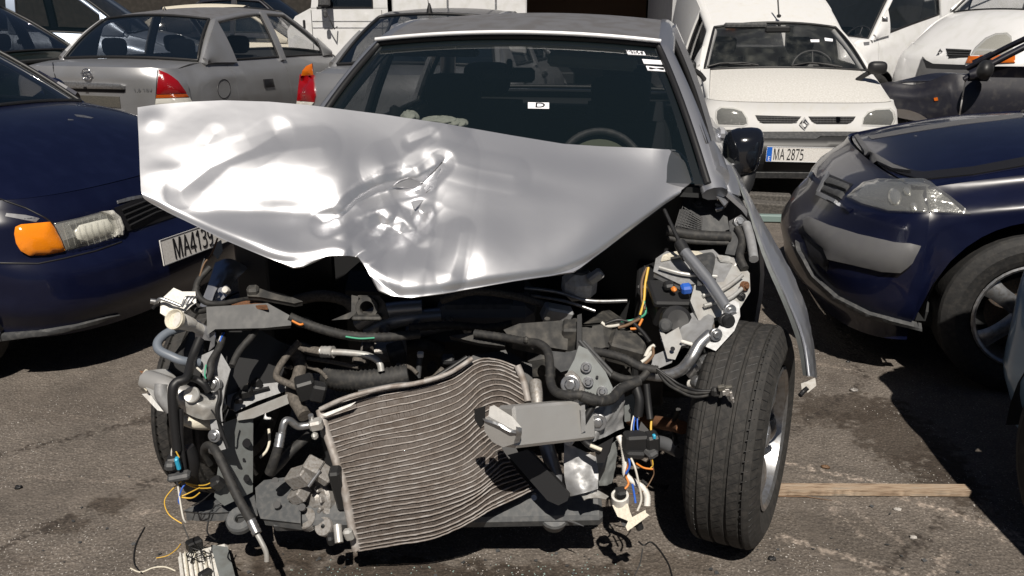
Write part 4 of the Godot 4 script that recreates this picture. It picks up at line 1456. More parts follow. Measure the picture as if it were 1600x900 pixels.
	iv.box(P(1215, 46, 7.75), Vector3(.22, .055, .03), Basis(), .02)
	iv.tube(PackedVector3Array([P(1217, 45, 7.78), P(1218, 36, 7.78)]), .014, 6)
	world_part("rear_view_mirror", iv, M.plastic, r)
	iv = Acc.new()
	iv.box(P(1165, 40, 7.85), Vector3(.38, .05, .05), Basis(), .015)
	world_part("sun_visor", iv, M.plastic_grey, r)

func number_plate(root: Node3D, c: Vector3, ex: Vector3, n: Vector3, w: float, h: float, s: String, blue: bool, stretch := .8, size_k := .72) -> void:
	ex = ex.normalized()
	n = (n - ex * n.dot(ex)).normalized()
	var ey := n.cross(ex)
	var bs := Basis(ex, ey, n)
	var a := Acc.new()
	a.box(c, Vector3(w, h, .006), bs, .003)
	var p := world_part("number_plate", a, M.plate_white, root)
	a = Acc.new()
	a.tube(PackedVector3Array([c + ex * w * .495 + ey * h * .48 + n * .003, c - ex * w * .495 + ey * h * .48 + n * .003, c - ex * w * .495 - ey * h * .48 + n * .003, c + ex * w * .495 - ey * h * .48 + n * .003, c + ex * w * .495 + ey * h * .48 + n * .003]), .0022, 5)
	var e := obj("plate_rim", a, M.alloy_shade, p)
	if blue:
		a = Acc.new()
		a.box(c - ex * (w * .5 - .022) + n * .0034, Vector3(.04, h * .94, .003), bs, .001)
		obj("plate_band", a, M.plate_blue, p)
		text_left("country_letter", "E", .03, Transform3D(bs, c - ex * (w * .5 - .012) - ey * h * .28 + n * .006), M.sticker, p, 1.0)
	text_left("plate_text", s, h * size_k, Transform3D(bs, c - ex * (w * .5 - (.05 if blue else .07)) + n * .005), M.ink, p, stretch)

func text_left(called: String, s: String, size: float, xf: Transform3D, m: Material, parent: Node, stretch := 1.0, depth := .002) -> void:
	text(called, s, size, xf, m, parent, stretch, depth)
	var o: MeshInstance3D = parent.get_child(parent.get_child_count() - 1)
	(o.mesh as TextMesh).horizontal_alignment = HORIZONTAL_ALIGNMENT_LEFT
	(o.mesh as TextMesh).vertical_alignment = VERTICAL_ALIGNMENT_CENTER

# ---------------------------------------------------------------- navy hatchback, left edge
func polo() -> void:
	var r := place("navy_hatchback", "navy hatchback at the left edge with an orange indicator and plate MA 4139", -3.30, 4.28, -106)
	car({"w": .83, "zf": -1.88, "zw": -1.42, "hy": .74, "hsy": .76, "cy": .965, "cz": -.78, "hz": -.08, "ry0": 1.38, "ry1": 1.36, "zr": 1.85, "zrw": 1.6, "dz": 1.68, "dy": .98, "ty": .97, "rz": 1.1, "wf": .72, "wb": .71, "arch": .035, "bow": .14, "crown": .05, "ff": 2.8, "fprof": [[0.0, .03], [.25, -.02], [.48, -.01], [.62, .07], [.85, .09], [1.0, .15]], "windows": [[-.55, .35], [.43, 1.25]], "doors": [-.7, .4], "wheels": [-1.22, 1.25], "R": .29, "steering": -1.0, "glass": M.glass_tint}, r, M.navy)
	take_skin(r, ["bumper_skin", "wing_top", "hood", "front_wing"])
	laid("indicator", [[22, 365], [24, 355], [32, 351], [76, 347], [84, 357], [94, 377], [100, 393], [70, 399], [45, 399], [32, 392], [25, 380]], .014, M.amber_bright, r, .022, 5)
	laid("headlamp", [[82, 349], [120, 341], [157, 331], [172, 330], [182, 340], [189, 358], [187, 369], [150, 382], [102, 393], [95, 375]], .012, M.lamp_glass, r, .028, 6)
	laid("headlamp_reflector", [[85, 351], [120, 343], [157, 333], [171, 332], [180, 341], [187, 358], [185, 367], [150, 380], [103, 391], [97, 375]], .002, M.reflector, r, 0, 7)
	laid("headlamp_surround", [[155, 331], [172, 329], [184, 340], [190, 356], [188, 368], [180, 371], [182, 358], [176, 343], [166, 335]], .018, M.clear_lens, r, .01, 4)
	laid("lamp_bowl", [[122, 352], [150, 345], [166, 342], [174, 352], [176, 362], [160, 370], [134, 376], [120, 374], [116, 362]], .006, M.lamp_bowl, r, .012, 5)  # bright patch painted for the reflection in the bowl
	laid("lamp_shade_patch", [[99, 376], [116, 370], [126, 378], [148, 377], [126, 386], [104, 391]], .006, M.plastic, r, 0, 5)  # dark patches paint shaded depth into the flat reflector
	laid("lamp_shade_patch", [[108, 352], [150, 340], [152, 343], [112, 358]], .006, M.plastic_grey, r, 0, 5)
	for k in 9:
		laid_line("lens_rib", [[92 + k * 9.4, 350 - k * 2.2], [104 + k * 9.2, 391 - k * 2.6]], .0022, M.lamp_glass, r, .030)
	laid("grille", [[178, 325], [235, 303], [290, 285], [300, 330], [250, 346], [196, 362], [190, 345]], .004, M.ink, r, 0, 8)
	for k in 4:
		laid_line("grille_bar", [[188 + k * 4, 329 + k * 8], [240, 309 + k * 8], [296, 291 + k * 8]], .005, M.plastic, r, .012)
	laid("bumper_strip", [[0, 520], [60, 516], [120, 506], [165, 494], [185, 490], [150, 505], [90, 520], [0, 532]], .012, M.plastic_grey, r, .006, 6)
	laid_line("hood_gap", [[0, 311], [40, 325], [70, 340], [84, 350]], .004, M.ink, r)
	laid_line("bumper_gap", [[0, 411], [60, 412], [100, 404], [150, 392], [190, 378]], .004, M.ink, r, .0)
	laid("scuff", [[10, 333], [40, 336], [62, 341], [56, 347], [30, 342], [8, 338]], .001, M.silver_dull, r, 0, 4, 0)
	for q in [[[116, 179], [130, 180], [146, 184], [143, 185], [120, 182]], [[106, 186], [115, 187], [114, 188], [106, 188]]]:
		laid("scuff", q, .001, M.alloy, r, 0, 4, 0)
	laid("grille_badge", [[183, 314], [200, 309], [222, 305], [222, 309], [204, 313], [184, 318]], .004, M.alloy, r, 0, 4, 0)
	var A := land(246, 396)
	var B := land(318, 370)
	if A.size() and B.size():
		var ex: Vector3 = (B[0] - A[0]).normalized()
		var n: Vector3 = A[1] + B[1]
		number_plate(r, A[0] + ex * .245 + (A[1] as Vector3) * .035, ex, n + Vector3(0, -.25, 0), .52, .115, "MA4139", false, .62, .78)
	take_skin(r, ["windscreen"])
	laid_line("wiper", [[0, 196], [40, 186], [80, 178], [112, 166]], .010, M.wire_black, r, .02)
	var m := Acc.new()
	var cc := P(84, 138, 4.98)
	m.surf(func(u, v): var an: float = u * TAU; var ph: float = lerpf(-PI / 2, PI / 2, v); return cc + Vector3(cos(an) * cos(ph) * .055, sin(ph) * .06, sin(an) * cos(ph) * .09), 20, 12)
	m.tube(PackedVector3Array([cc, cc + Vector3(-.05, -.06, .12)]), .03, 8)
	world_part("door_mirror", m, M.navy, r)

# ---------------------------------------------------------------- dark blue family car, right
func megane() -> void:
	var r := place("dark_blue_car", "dark blue car on the right with a hazed headlamp and sprung bonnet", 3.46, 3.66, 79)
	car({"w": .885, "zf": -2.12, "zw": -1.74, "hy": .78, "hsy": .79, "cy": .92, "cz": -.90, "hz": -.1, "ry0": 1.58, "ry1": 1.56, "zr": 2.05, "zrw": 1.8, "dz": 1.9, "dy": 1.05, "ty": 1.03, "rz": 1.4, "wf": .74, "wb": .77, "arch": .015, "bow": .16, "crown": .06, "ff": 2.2, "sill": .20, "fprof": [[0.0, .10], [.2, .0], [.42, -.03], [.5, .0], [.75, .10], [1.0, .30]], "windows": [[-.7, .3], [.4, 1.3]], "doors": [-.85, .35, 1.4], "wheels": [-1.33, 1.35], "R": .325, "rim": "five", "steering": -1.0, "glass": M.glass_tint}, r, M.navy)
	take_skin(r, ["bumper_skin", "wing_top", "hood", "front_wing", "door"])
	laid("headlamp", [[1324, 309], [1350, 287], [1378, 281], [1440, 282], [1455, 287], [1484, 308], [1517, 335], [1440, 333], [1390, 332], [1345, 320]], .010, M.lamp_glass, r, .03, 8)
	laid("headlamp_reflector", [[1330, 309], [1352, 290], [1380, 284], [1438, 285], [1452, 290], [1480, 309], [1505, 332], [1440, 330], [1390, 329], [1347, 318]], .002, M.reflector_dull, r, 0, 9)
	for q in [[1398, 308, 10], [1418, 300, 5], [1428, 324, 5]]:
		var ol := []
		for k in 12: ol.append([q[0] + cos(TAU * k / 12) * q[2], q[1] + sin(TAU * k / 12) * q[2] * 1.3])
		laid("lamp_bowl", ol, .006, M.reflector, r, .008, 4)
	laid("grille", [[1295, 272], [1333, 288], [1310, 316], [1283, 303]], .002, M.ink, r, 0, 6)
	for k in 2:
		laid("grille_slat", [[1296 - k * 5, 280 + k * 12], [1328 - k * 8, 292 + k * 12], [1323 - k * 8, 299 + k * 12], [1291 - k * 5, 287 + k * 12]], .014, M.plastic_grey, r, .006, 5)
	laid("grille_frame", [[1294, 271], [1297, 272], [1283, 303], [1280, 300]], .016, M.alloy_shade, r, 0, 4)
	laid("grille_frame", [[1281, 301], [1310, 315], [1307, 320], [1279, 306]], .016, M.alloy_shade, r, 0, 4)
	diamond(r, 1272, 279, 5.0, 9.0)
	laid("bumper_strip", [[1258, 346], [1266, 341], [1300, 355], [1345, 368], [1400, 379], [1422, 380], [1438, 384], [1426, 410], [1408, 425], [1380, 424], [1297, 407], [1290, 390], [1262, 362]], .016, M.bumper_grey, r, .012, 8)
	laid("lower_intake", [[1256, 368], [1290, 393], [1296, 409], [1292, 424], [1266, 400]], .004, M.ink, r, 0, 6)
	laid("lip", [[1248, 378], [1252, 392], [1275, 430], [1310, 462], [1360, 487], [1440, 508], [1440, 512], [1356, 492], [1304, 466], [1270, 434], [1247, 392]], .02, M.plastic_grey, r, .006, 6)
	laid("headlamp_washer", [[1318, 320], [1334, 327], [1328, 333], [1316, 326]], .006, M.navy, r, .005, 5)
	for q in [[[1293, 369], [1296, 372]], [[1384, 414], [1386, 419]]]:
		laid_line("chip", q, .003, M.scratch, r, .012)
	# bonnet sprung open: raised edge, black band paints gap and shaded wing
	laid("bonnet_gap_shade", [[1342, 212], [1356, 232], [1382, 252], [1428, 268], [1442, 270], [1520, 262], [1600, 247], [1600, 260], [1520, 274], [1440, 282], [1404, 272], [1370, 256], [1346, 235]], .006, M.ink, r, 0, 7)
	laid("dust_streak", [[1356, 213], [1420, 200], [1500, 188], [1598, 177], [1598, 183], [1500, 195], [1425, 207], [1362, 218]], .002, M.bumper_grey, r, 0, 8, 0)
	laid("bonnet_edge", [[1336, 216], [1342, 214], [1362, 240], [1398, 262], [1424, 272], [1396, 268], [1358, 250]], .018, M.bumper_grey, r, .004, 5)
	# silver car at the right edge of the yard
	r = place("silver_blue_car", "pale blue car at the right edge, only its rounded bumper corner showing", 2.29, .64, 180)
	car({"w": .84, "zr": 1.98, "zrw": 1.62, "dz": 1.80, "dy": 1.02, "ty": 1.0, "tsy": .98, "rz": 1.55, "ry0": 1.50, "ry1": 1.48, "wr1": .58, "rprof": [[0.0, .02], [.3, 0.0], [.5, .04], [.8, .08], [1.0, .12]]}, r, M.silver_blue)

# ---------------------------------------------------------------- the crashed silver hatchback
var wr: Node3D

func near_line(p: Vector2, pts: Array) -> float:
	var d := INF
	for i in pts.size() - 1:
		var a := Vector2(pts[i][0], pts[i][1])
		var b := Vector2(pts[i + 1][0], pts[i + 1][1])
		d = minf(d, Geometry2D.get_closest_point_to_segment(p, a, b).distance_to(p))
	return d

func crease(p: Vector2, pts: Array, w: float, amp: float) -> float:   # a sharp fold, fading over w
	var k := near_line(p, pts) / w
	return amp * (sqrt(k * k + .0016) * -1.0 + 1.04) if k < 1.0 else amp * maxf(0.0, .04 - (k - 1.0) * .3)

func bulge(p: Vector2, cx: float, cy: float, rx: float, ry: float, amp: float, turn := 0.0) -> float:
	var q := (p - Vector2(cx, cy)).rotated(-turn)
	return amp * exp(-(q.x * q.x / (rx * rx) + q.y * q.y / (ry * ry)))

func step_line(p: Vector2, pts: Array, w: float, amp: float) -> float:   # one side higher than the other, fading away from the line
	var best := INF
	var side := 0.0
	for i in pts.size() - 1:
		var a := Vector2(pts[i][0], pts[i][1])
		var b := Vector2(pts[i + 1][0], pts[i + 1][1])
		var d := Geometry2D.get_closest_point_to_segment(p, a, b).distance_to(p)
		if d < best:
			best = d
			side = signf((b - a).cross(p - a))
	return amp * (tanh(side * best / w)) * exp(-best / (w * 6.0))

const HOOD_TOP := [[216, 170], [250, 165], [300, 161], [350, 159], [420, 161], [480, 166], [600, 181], [697, 196], [800, 214], [880, 227], [940, 231], [1000, 233], [1045, 235], [1060, 239], [1070, 258], [1079, 284]]
const HOOD_LOW := [[216, 302], [222, 309], [245, 325], [340, 372], [455, 420], [470, 418], [508, 401], [540, 400], [556, 403], [568, 417], [580, 440], [588, 455], [608, 463], [640, 466], [690, 460], [800, 440], [893, 427], [905, 420], [1000, 347], [1040, 316], [1079, 287]]
const HOOD_D0 := [[216, 2.30], [330, 2.35], [480, 2.42], [600, 2.48], [697, 2.53], [800, 2.56], [900, 2.60], [1000, 2.62], [1079, 2.63]]
const HOOD_D1 := [[216, 2.10], [340, 2.06], [455, 2.03], [540, 2.07], [640, 2.05], [700, 2.07], [800, 2.14], [895, 2.21], [1000, 2.43], [1079, 2.60]]
var hood_noise: FastNoiseLite
var hood_lines: Array[Vector4] = []
var hood_noise2: FastNoiseLite

func hood_depth(p: Vector2) -> float:
	if hood_lines.is_empty():   # edge lines once per column, their depths smoothed along the bonnet
		for i in 870:
			var q := Vector4.ZERO
			for k in range(-8, 9):
				q.x += linear(HOOD_TOP, 213.0 + i + k * 5) / 17.0
				q.y += linear(HOOD_LOW, 213.0 + i + k * 5) / 17.0
				q.z += curve(HOOD_D0, 213.0 + i + k * 7) / 17.0
				q.w += curve(HOOD_D1, 213.0 + i + k * 7) / 17.0
			hood_lines.append(q)
	var f := clampf(p.x - 213.0, 0, 868)
	var e: Vector4 = hood_lines[int(f)].lerp(hood_lines[int(f) + 1], f - int(f))
	var t := e.x
	var l := maxf(e.y, t + 12)
	var v := clampf((p.y - t) / (l - t), -.15, 1.15)
	var d := lerpf(e.z, e.w, v)
	# swelling sheet: raised in the middle of the left half, and again right of the fold
	var up := 0.0
	up += bulge(p, 490, 268, 150, 46, .026, .06)
	up += bulge(p, 330, 212, 90, 40, .010, -.4)
	up += .045 * sin(PI * clampf(v, 0, 1)) * smoothstep(660, 760, p.x) * (1.0 - smoothstep(900, 1070, p.x))
	up += bulge(p, 745, 388, 60, 50, .022)
	up += bulge(p, 900, 372, 80, 40, .012, -.5)
	up -= bulge(p, 930, 250, 120, 26, .010, .1)
	up += bulge(p, 600, 430, 60, 36, .016)
	up -= bulge(p, 430, 335, 130, 20, .020, .02)
	up -= bulge(p, 770, 272, 110, 18, .009, .22)
	up += bulge(p, 420, 388, 100, 22, .010, .35)
	up += bulge(p, 262, 270, 30, 14, .006)
	up += bulge(p, 238, 190, 18, 14, .006)
	# folds
	up += crease(p, [[697, 198], [665, 222], [628, 252], [600, 262]], 40, .020)
	up -= crease(p, [[672, 214], [640, 226]], 14, .008)
	up += crease(p, [[690, 251], [684, 300], [674, 360], [664, 420]], 60, .024)
	up += crease(p, [[690, 250], [745, 266], [800, 276]], 30, .010)
	up -= crease(p, [[284, 300], [330, 264], [395, 236], [430, 214]], 30, .010)
	up += crease(p, [[318, 300], [360, 262], [430, 240], [500, 232]], 34, .008)
	up -= crease(p, [[690, 256], [662, 285], [640, 288], [590, 298], [555, 318], [532, 344], [505, 352]], 22, .022)
	up += crease(p, [[680, 258], [650, 276], [600, 284], [560, 304], [535, 325]], 16, .010)
	up -= crease(p, [[588, 376], [570, 394], [556, 402]], 18, .016)
	up += crease(p, [[604, 344], [598, 370], [572, 392]], 24, .016)
	up -= crease(p, [[604, 374], [630, 366], [652, 362], [664, 340]], 20, .012)
	up += crease(p, [[536, 356], [560, 340], [600, 328]], 22, .012)
	up += crease(p, [[612, 336], [640, 352], [662, 372]], 18, .010)
	up -= crease(p, [[556, 356], [578, 362], [592, 352]], 16, .010)
	up += crease(p, [[720, 366], [713, 400], [704, 430]], 24, .008)
	up -= crease(p, [[336, 212], [324, 228], [326, 238]], 18, .003)
	up += crease(p, [[640, 388], [632, 420], [628, 455]], 34, .008)
	up -= crease(p, [[455, 330], [470, 372], [460, 410]], 60, .006)
	# torn, crumpled centre
	var k := bulge(p, 622, 335, 52, 48, 1.0)
	k = clampf(k * 1.5, 0, 1)
	up += k * .030 * hood_noise.get_noise_2d(p.x * .85 + p.y * .3, p.y * 1.15 - p.x * .25)
	up += .0004 * hood_noise2.get_noise_2d(p.x * .2 + 400, p.y * .3)
	# the nose turns down more steeply
	up += .034 * smoothstep(.5, 1.0, v) * (exp(-pow((p.x - 635) / 75.0, 2)) + .8 * exp(-pow((p.x - 430) / 110.0, 2)) + .6 * exp(-pow((p.x - 790) / 90.0, 2)))
	# rolled front edge
	up -= .012 * smoothstep(.93, 1.0, v)
	return d - up

func hood_point(px: float, py: float, lift := 0.0) -> Vector3:
	return P(px, py, hood_depth(Vector2(px, py)) - lift)

func W(called: String, a: Acc, m: Material, parent: Node3D = null) -> MeshInstance3D:
	return world_part(called, a, m, parent if parent else wr)

func tb(called: String, pts: Array, r: float, m: Material, parent: Node3D = null, per := 6, ribs := 0.0, r_end := -1.0, sides := 10) -> MeshInstance3D:
	var a := Acc.new()
	a.tube(smooth(pv(pts), per), r, sides, r_end, 1.0, Vector3.UP, ribs)
	return W(called, a, m, parent)

func pl(called: String, pts: Array, thick: float, m: Material, parent: Node3D = null, bev := .0025) -> MeshInstance3D:
	var a := Acc.new()
	a.plate(pv(pts), thick, bev)
	return W(called, a, m, parent)

func bx(called: String, c: Vector3, s: Vector3, m: Material, turn := Vector3.ZERO, parent: Node3D = null, bev := .006) -> MeshInstance3D:
	var a := Acc.new()
	a.box(c, s, Basis.from_euler(turn), bev)
	return W(called, a, m, parent)

func bolts(list: Array, n: Vector3, r: float, m: Material, parent: Node3D) -> void:
	for q in list:
		var a := Acc.new()
		a.bolt(P(q[0], q[1], q[2]), n, r)
		W("bolt", a, m, parent)

func disc(called: String, px: float, py: float, d: float, n: Vector3, prof: Array, m: Material, parent: Node3D = null) -> MeshInstance3D:
	n = n.normalized()
	var x := n.cross(Vector3.UP if absf(n.y) < .9 else Vector3.RIGHT).normalized()
	var a := Acc.new()
	a.lathe(prof, Transform3D(Basis(x, n, x.cross(n)), P(px, py, d)), 24)
	return W(called, a, m, parent)

func crumpled(called: String, rows: Array, thick: float, m: Material, amp := .004, parent: Node3D = null) -> MeshInstance3D:
	# a bent sheet through rows of [px, py, depth]
	var nz := noise(.9, 3, rows.size() * 31 + int(rows[0][0][0]))
	var fine := []
	var cols := []
	for r in rows: cols.append(smooth(pv(r), 6))
	var n: int = cols[0].size()
	for i in n:
		var c := PackedVector3Array()
		for r in cols: c.append(r[i])
		fine.append(smooth(c, 6))
	var a := Acc.new()
	for i in fine.size():
		for j in fine[i].size():
			var p: Vector3 = fine[i][j]
			fine[i][j] = p + Vector3(.3, .4, 1) * amp * nz.get_noise_3d(p.x * 30, p.y * 30, p.z * 30)
	a.grid(fine, thick)
	return W(called, a, m, parent)

func wreck() -> void:
	wr = place("crashed_hatchback", "silver hatchback with its front end torn open and crumpled bonnet", .044, 3.35, 171)
	hood_noise = noise(.021, 1, 301, FastNoiseLite.TYPE_CELLULAR)
	hood_noise.fractal_type = FastNoiseLite.FRACTAL_NONE
	hood_noise.cellular_return_type = FastNoiseLite.RETURN_DISTANCE
	hood_noise.cellular_distance_function = FastNoiseLite.DISTANCE_EUCLIDEAN
	hood_noise2 = noise(.06, 3, 303)
	var b := car({"w": .865, "no_front": true, "cz": -.70, "cy": .945, "crown": .02, "bow": .06, "hz": -.2, "ry0": 1.325, "wr": .525, "wr1": .53, "wb": .70, "rc": .03, "rz": 1.0, "ry1": 1.37, "roof_arch": .055, "dz": 1.62, "dy": 1.0, "ty": .98, "tsy": .96, "zr": 1.95, "zrw": 1.7, "rail": .042, "seal_open": true,
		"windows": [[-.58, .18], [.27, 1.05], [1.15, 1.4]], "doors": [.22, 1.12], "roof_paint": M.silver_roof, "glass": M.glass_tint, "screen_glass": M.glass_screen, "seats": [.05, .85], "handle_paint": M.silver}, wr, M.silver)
	# bright strip over the windscreen, black border of the glass
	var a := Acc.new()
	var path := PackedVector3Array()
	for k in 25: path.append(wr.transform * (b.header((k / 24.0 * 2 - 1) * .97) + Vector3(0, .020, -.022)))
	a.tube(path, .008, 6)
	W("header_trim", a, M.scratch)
	for sx in [-1.0, 1.0]:
		a = Acc.new()
		a.surf(func(u, v): return wr.transform * (b.screen(sx * lerpf(.90, .965, u), v) + Vector3(0, -.004, .004)), 2, 16)
		W("screen_border", a, M.ink)
	a = Acc.new()
	a.surf(func(u, v): return wr.transform * (b.screen((u * 2 - 1) * .96, lerpf(.93, 1.0, v)) + Vector3(0, -.004, .004)), 20, 2)
	W("screen_border", a, M.ink)
	wreck_cabin(b)
	wreck_hood()
	wreck_wheels()
	wreck_right()
	wreck_middle()
	wreck_left()
	wreck_wiring()

func wreck_cabin(b: Body) -> void:
	take_skin(wr, ["windscreen"])
	# stickers on the glass
	var s := laid("sticker", [[825, 160.5], [858, 161], [858, 170.5], [825, 170]], .002, M.sticker, wr, 0, 4, 0)
	text_on(s, "D", 844, 165.6, .020, 2.1)
	s = laid("sticker", [[978, 79], [1006, 81], [1009, 87], [981, 85.5]], .002, M.sticker, wr, 0, 4, 0)
	text_on(s, "MATZ 21", 992, 81.8, .009, 1.6)
	text_on(s, "4CV8", 995, 84.6, .009, 1.6)
	s = laid("sticker", [[1003, 93], [1032, 95], [1035, 101.5], [1006, 100]], .002, M.sticker, wr, 0, 4, 0)
	s = laid("sticker", [[1009, 103.5], [1039, 106], [1042, 112.5], [1012, 110.5]], .002, M.sticker, wr, 0, 4, 0)
	for q in [[[1014, 106], [1020, 107.4], [1026, 107.8], [1019, 109.4], [1014, 109]], [[1037, 107.4], [1031, 107.6], [1025, 107.8], [1031, 109.6], [1037, 110.8]]]:
		var n := []
		laid("printed_mark", q, .004, M.ink, s, 0, 3, 0)
	# driver's and passenger's side things seen through the glass
	var a := Acc.new()
	var ring := PackedVector3Array()
	var c := P(938, 268, 3.0)
	var bs := Basis(Vector3.RIGHT, deg_to_rad(62)) * Basis()
	for k in 41:
		var an := TAU * k / 40
		ring.append(c + bs * Vector3(cos(an) * .150, 0, sin(an) * .150))
	a.tube(ring, .013, 10)
	W("steering_wheel", a, M.plastic_grey)
	a = Acc.new()
	a.surf(func(u, v): var an: float = u * TAU; return c + bs * Vector3(cos(an) * .130 * v, -.02 + .03 * (1 - v * v), sin(an) * .130 * v), 24, 8)
	W("horn_pad", a, M.trim_olive)
	a = Acc.new()
	a.box(P(795, 117, 3.32), Vector3(.20, .055, .03), Basis(Vector3.UP, -.15), .018)
	a.tube(PackedVector3Array([P(796, 114, 3.30), P(796, 96, 3.22)]), .012, 6)
	W("rear_view_mirror", a, M.plastic)
	a = Acc.new()
	a.box(P(925, 96, 3.34), Vector3(.34, .055, .035), Basis(Vector3.UP, -.15) * Basis(Vector3.FORWARD, .05), .014)
	W("sun_visor", a, M.trim_beige)
	a = Acc.new()
	a.box(P(680, 82, 3.36), Vector3(.34, .03, .05), Basis(Vector3.UP, -.15), .012)
	W("sun_visor", a, M.plastic_grey)
	# spent airbag on the dash
	var nz := noise(.05, 3, 311)
	for q in [[640, 183, 2.93, .03, .022], [688, 190, 2.90, .07, .018], [712, 193, 2.90, .04, .016]]:
		a = Acc.new()
		var cc := P(q[0], q[1], q[2])
		a.surf(func(u, v): var an: float = u * TAU; var ph: float = lerpf(-PI / 2, PI / 2, v); var r: float = 1.0 + .35 * nz.get_noise_2d(cos(an) * 30 + q[0], sin(ph) * 30 + sin(an) * 30); return cc + Vector3(cos(an) * cos(ph) * q[3] * r, sin(ph) * q[4] * r, sin(an) * cos(ph) * .05 * r), 24, 12)
		W("airbag", a, M.airbag)
	a = Acc.new()
	a.surf(func(u, v): return P(lerpf(612, 630, u), lerpf(182, 164 + 14 * absf(u - .35), v), 2.92 + .05 * u), 6, 4, .01)
	W("torn_trim", a, M.plastic)
	# driver's door mirror, black
	a = Acc.new()
	var mc := P(1160, 238, 2.86)
	a.surf(func(u, v): var an: float = u * TAU; var ph: float = lerpf(-PI / 2, PI / 2, v); return mc + Vector3(signf(cos(an)) * pow(absf(cos(an)), .7) * pow(cos(ph), .55) * (.064 + .01 * sin(ph)), signf(sin(ph)) * pow(absf(sin(ph)), .75) * .082 + .012 * cos(an) * cos(ph), sin(an) * cos(ph) * .07), 28, 16)
	var mi := W("door_mirror", a, mat(Color(.008, .009, .012), .12, .1, 1.0))
	tb("mirror_arm", [[1166, 262, 2.86], [1162, 285, 2.84], [1150, 308, 2.80]], .034, M.plastic, mi, 4)

func text_on(parent: MeshInstance3D, s: String, px: float, py: float, size: float, stretch: float) -> void:
	var h := land(px, py)
	if h.is_empty(): return
	var n: Vector3 = h[1]
	var ex := P(px + 10, py + 1.2, -h[0].z) - P(px, py, -h[0].z)
	ex = (ex - n * ex.dot(n)).normalized()
	text("printed_mark", s, size, parent.global_transform.affine_inverse() * Transform3D(Basis(ex, n.cross(ex), n), h[0] + n * .0045), M.ink, parent, stretch, .001, "Droid Sans")

func wreck_hood() -> void:
	var rows := []
	var nu := 400
	var nv := 132
	var xs := PackedFloat32Array()
	for i in nu + 1: xs.append(lerpf(216.0, 1079.0, float(i) / nu))
	for j in nv + 1:
		var r := PackedVector3Array()
		var v := float(j) / nv
		for i in nu + 1:
			var x := xs[i] + 5.0 * v * (1.0 - float(i) / nu)
			var t := linear(HOOD_TOP, xs[i])
			var l := linear(HOOD_LOW, xs[i])
			r.append(hood_point(x, lerpf(t, l, v)))
		rows.append(r)
	var a := Acc.new()
	a.grid(rows, .006)
	var h := W("bonnet", a, M.hood)
	# inner frame under the skin
	a = Acc.new()
	var inner := []
	for j in range(6, nv - 5, 6):
		var r := PackedVector3Array()
		for i in range(6, nu - 5, 8):
			r.append(rows[j][i] + Vector3(0, -.022, -.022))
		inner.append(r)
	a.grid(inner, .004)
	W("bonnet_frame", a, M.plastic, h)
	# torn flaps along the split
	for q in [[[655, 283], [640, 280], [610, 292], [640, 292], [660, 291]], [[662, 290], [688, 262], [678, 288], [664, 300]], [[632, 303], [655, 296], [662, 312], [648, 326], [640, 312]]]:
		var pts := PackedVector3Array()
		for k in q.size(): pts.append(hood_point(q[k][0], q[k][1], .006 + .012 * (k % 2)))
		a = Acc.new()
		a.plate(pts, .003, .001)
		W("torn_flap", a, M.hood, h)
	for q in [[[690, 254], [676, 272], [664, 284], [655, 287], [645, 284], [636, 284], [600, 292], [570, 306], [552, 320]], [[587, 378], [572, 391], [558, 401]], [[660, 287], [650, 299], [655, 304], [640, 318]]]:
		a = Acc.new()
		var p := PackedVector3Array()
		for k in q.size() - 1:
			for e in 4:
				p.append(hood_point(lerpf(q[k][0], q[k + 1][0], e / 4.0), lerpf(q[k][1], q[k + 1][1], e / 4.0), .004))
		a.tube(p, .0042, 5, .001)
		W("tear", a, M.tear, h)
	# bare scratches in the paint
	var sc := [[[890, 240], [850, 237], [775, 231]], [[880, 247], [800, 238]], [[952, 344], [938, 358], [920, 366]], [[975, 302], [990, 311], [1018, 318]], [[978, 306], [1000, 318], [1010, 316]], [[969, 353], [955, 364], [941, 373]], [[690, 420], [688, 445]], [[608, 449], [640, 452], [678, 446]], [[905, 392], [890, 408], [850, 432]], [[980, 300], [972, 296]], [[700, 415], [697, 380]], [[345, 352], [385, 352]]]
	for q in sc:
		for rep in 4:
			a = Acc.new()
			var p := PackedVector3Array()
			var ox := rng.randf_range(-2.5, 2.5)
			var oy := rng.randf_range(-2, 2)
			for k in q.size() - 1:
				for e in 5:
					p.append(hood_point(lerpf(q[k][0], q[k + 1][0], e / 5.0) + ox + rng.randf_range(-.6, .6), lerpf(q[k][1], q[k + 1][1], e / 5.0) + oy + rng.randf_range(-.6, .6), .0014))
			a.tube(p, .0015, 4, .0004)
			W("scratch", a, M.scratch, h)
	# bent rear corner by the hinge
	crumpled("bonnet_corner", [[[1040, 236, 2.75], [1060, 238, 2.74], [1076, 262, 2.71], [1080, 290, 2.69]], [[1050, 240, 2.79], [1066, 244, 2.79], [1082, 268, 2.77], [1084, 292, 2.74]]], .004, M.silver, .002, h)

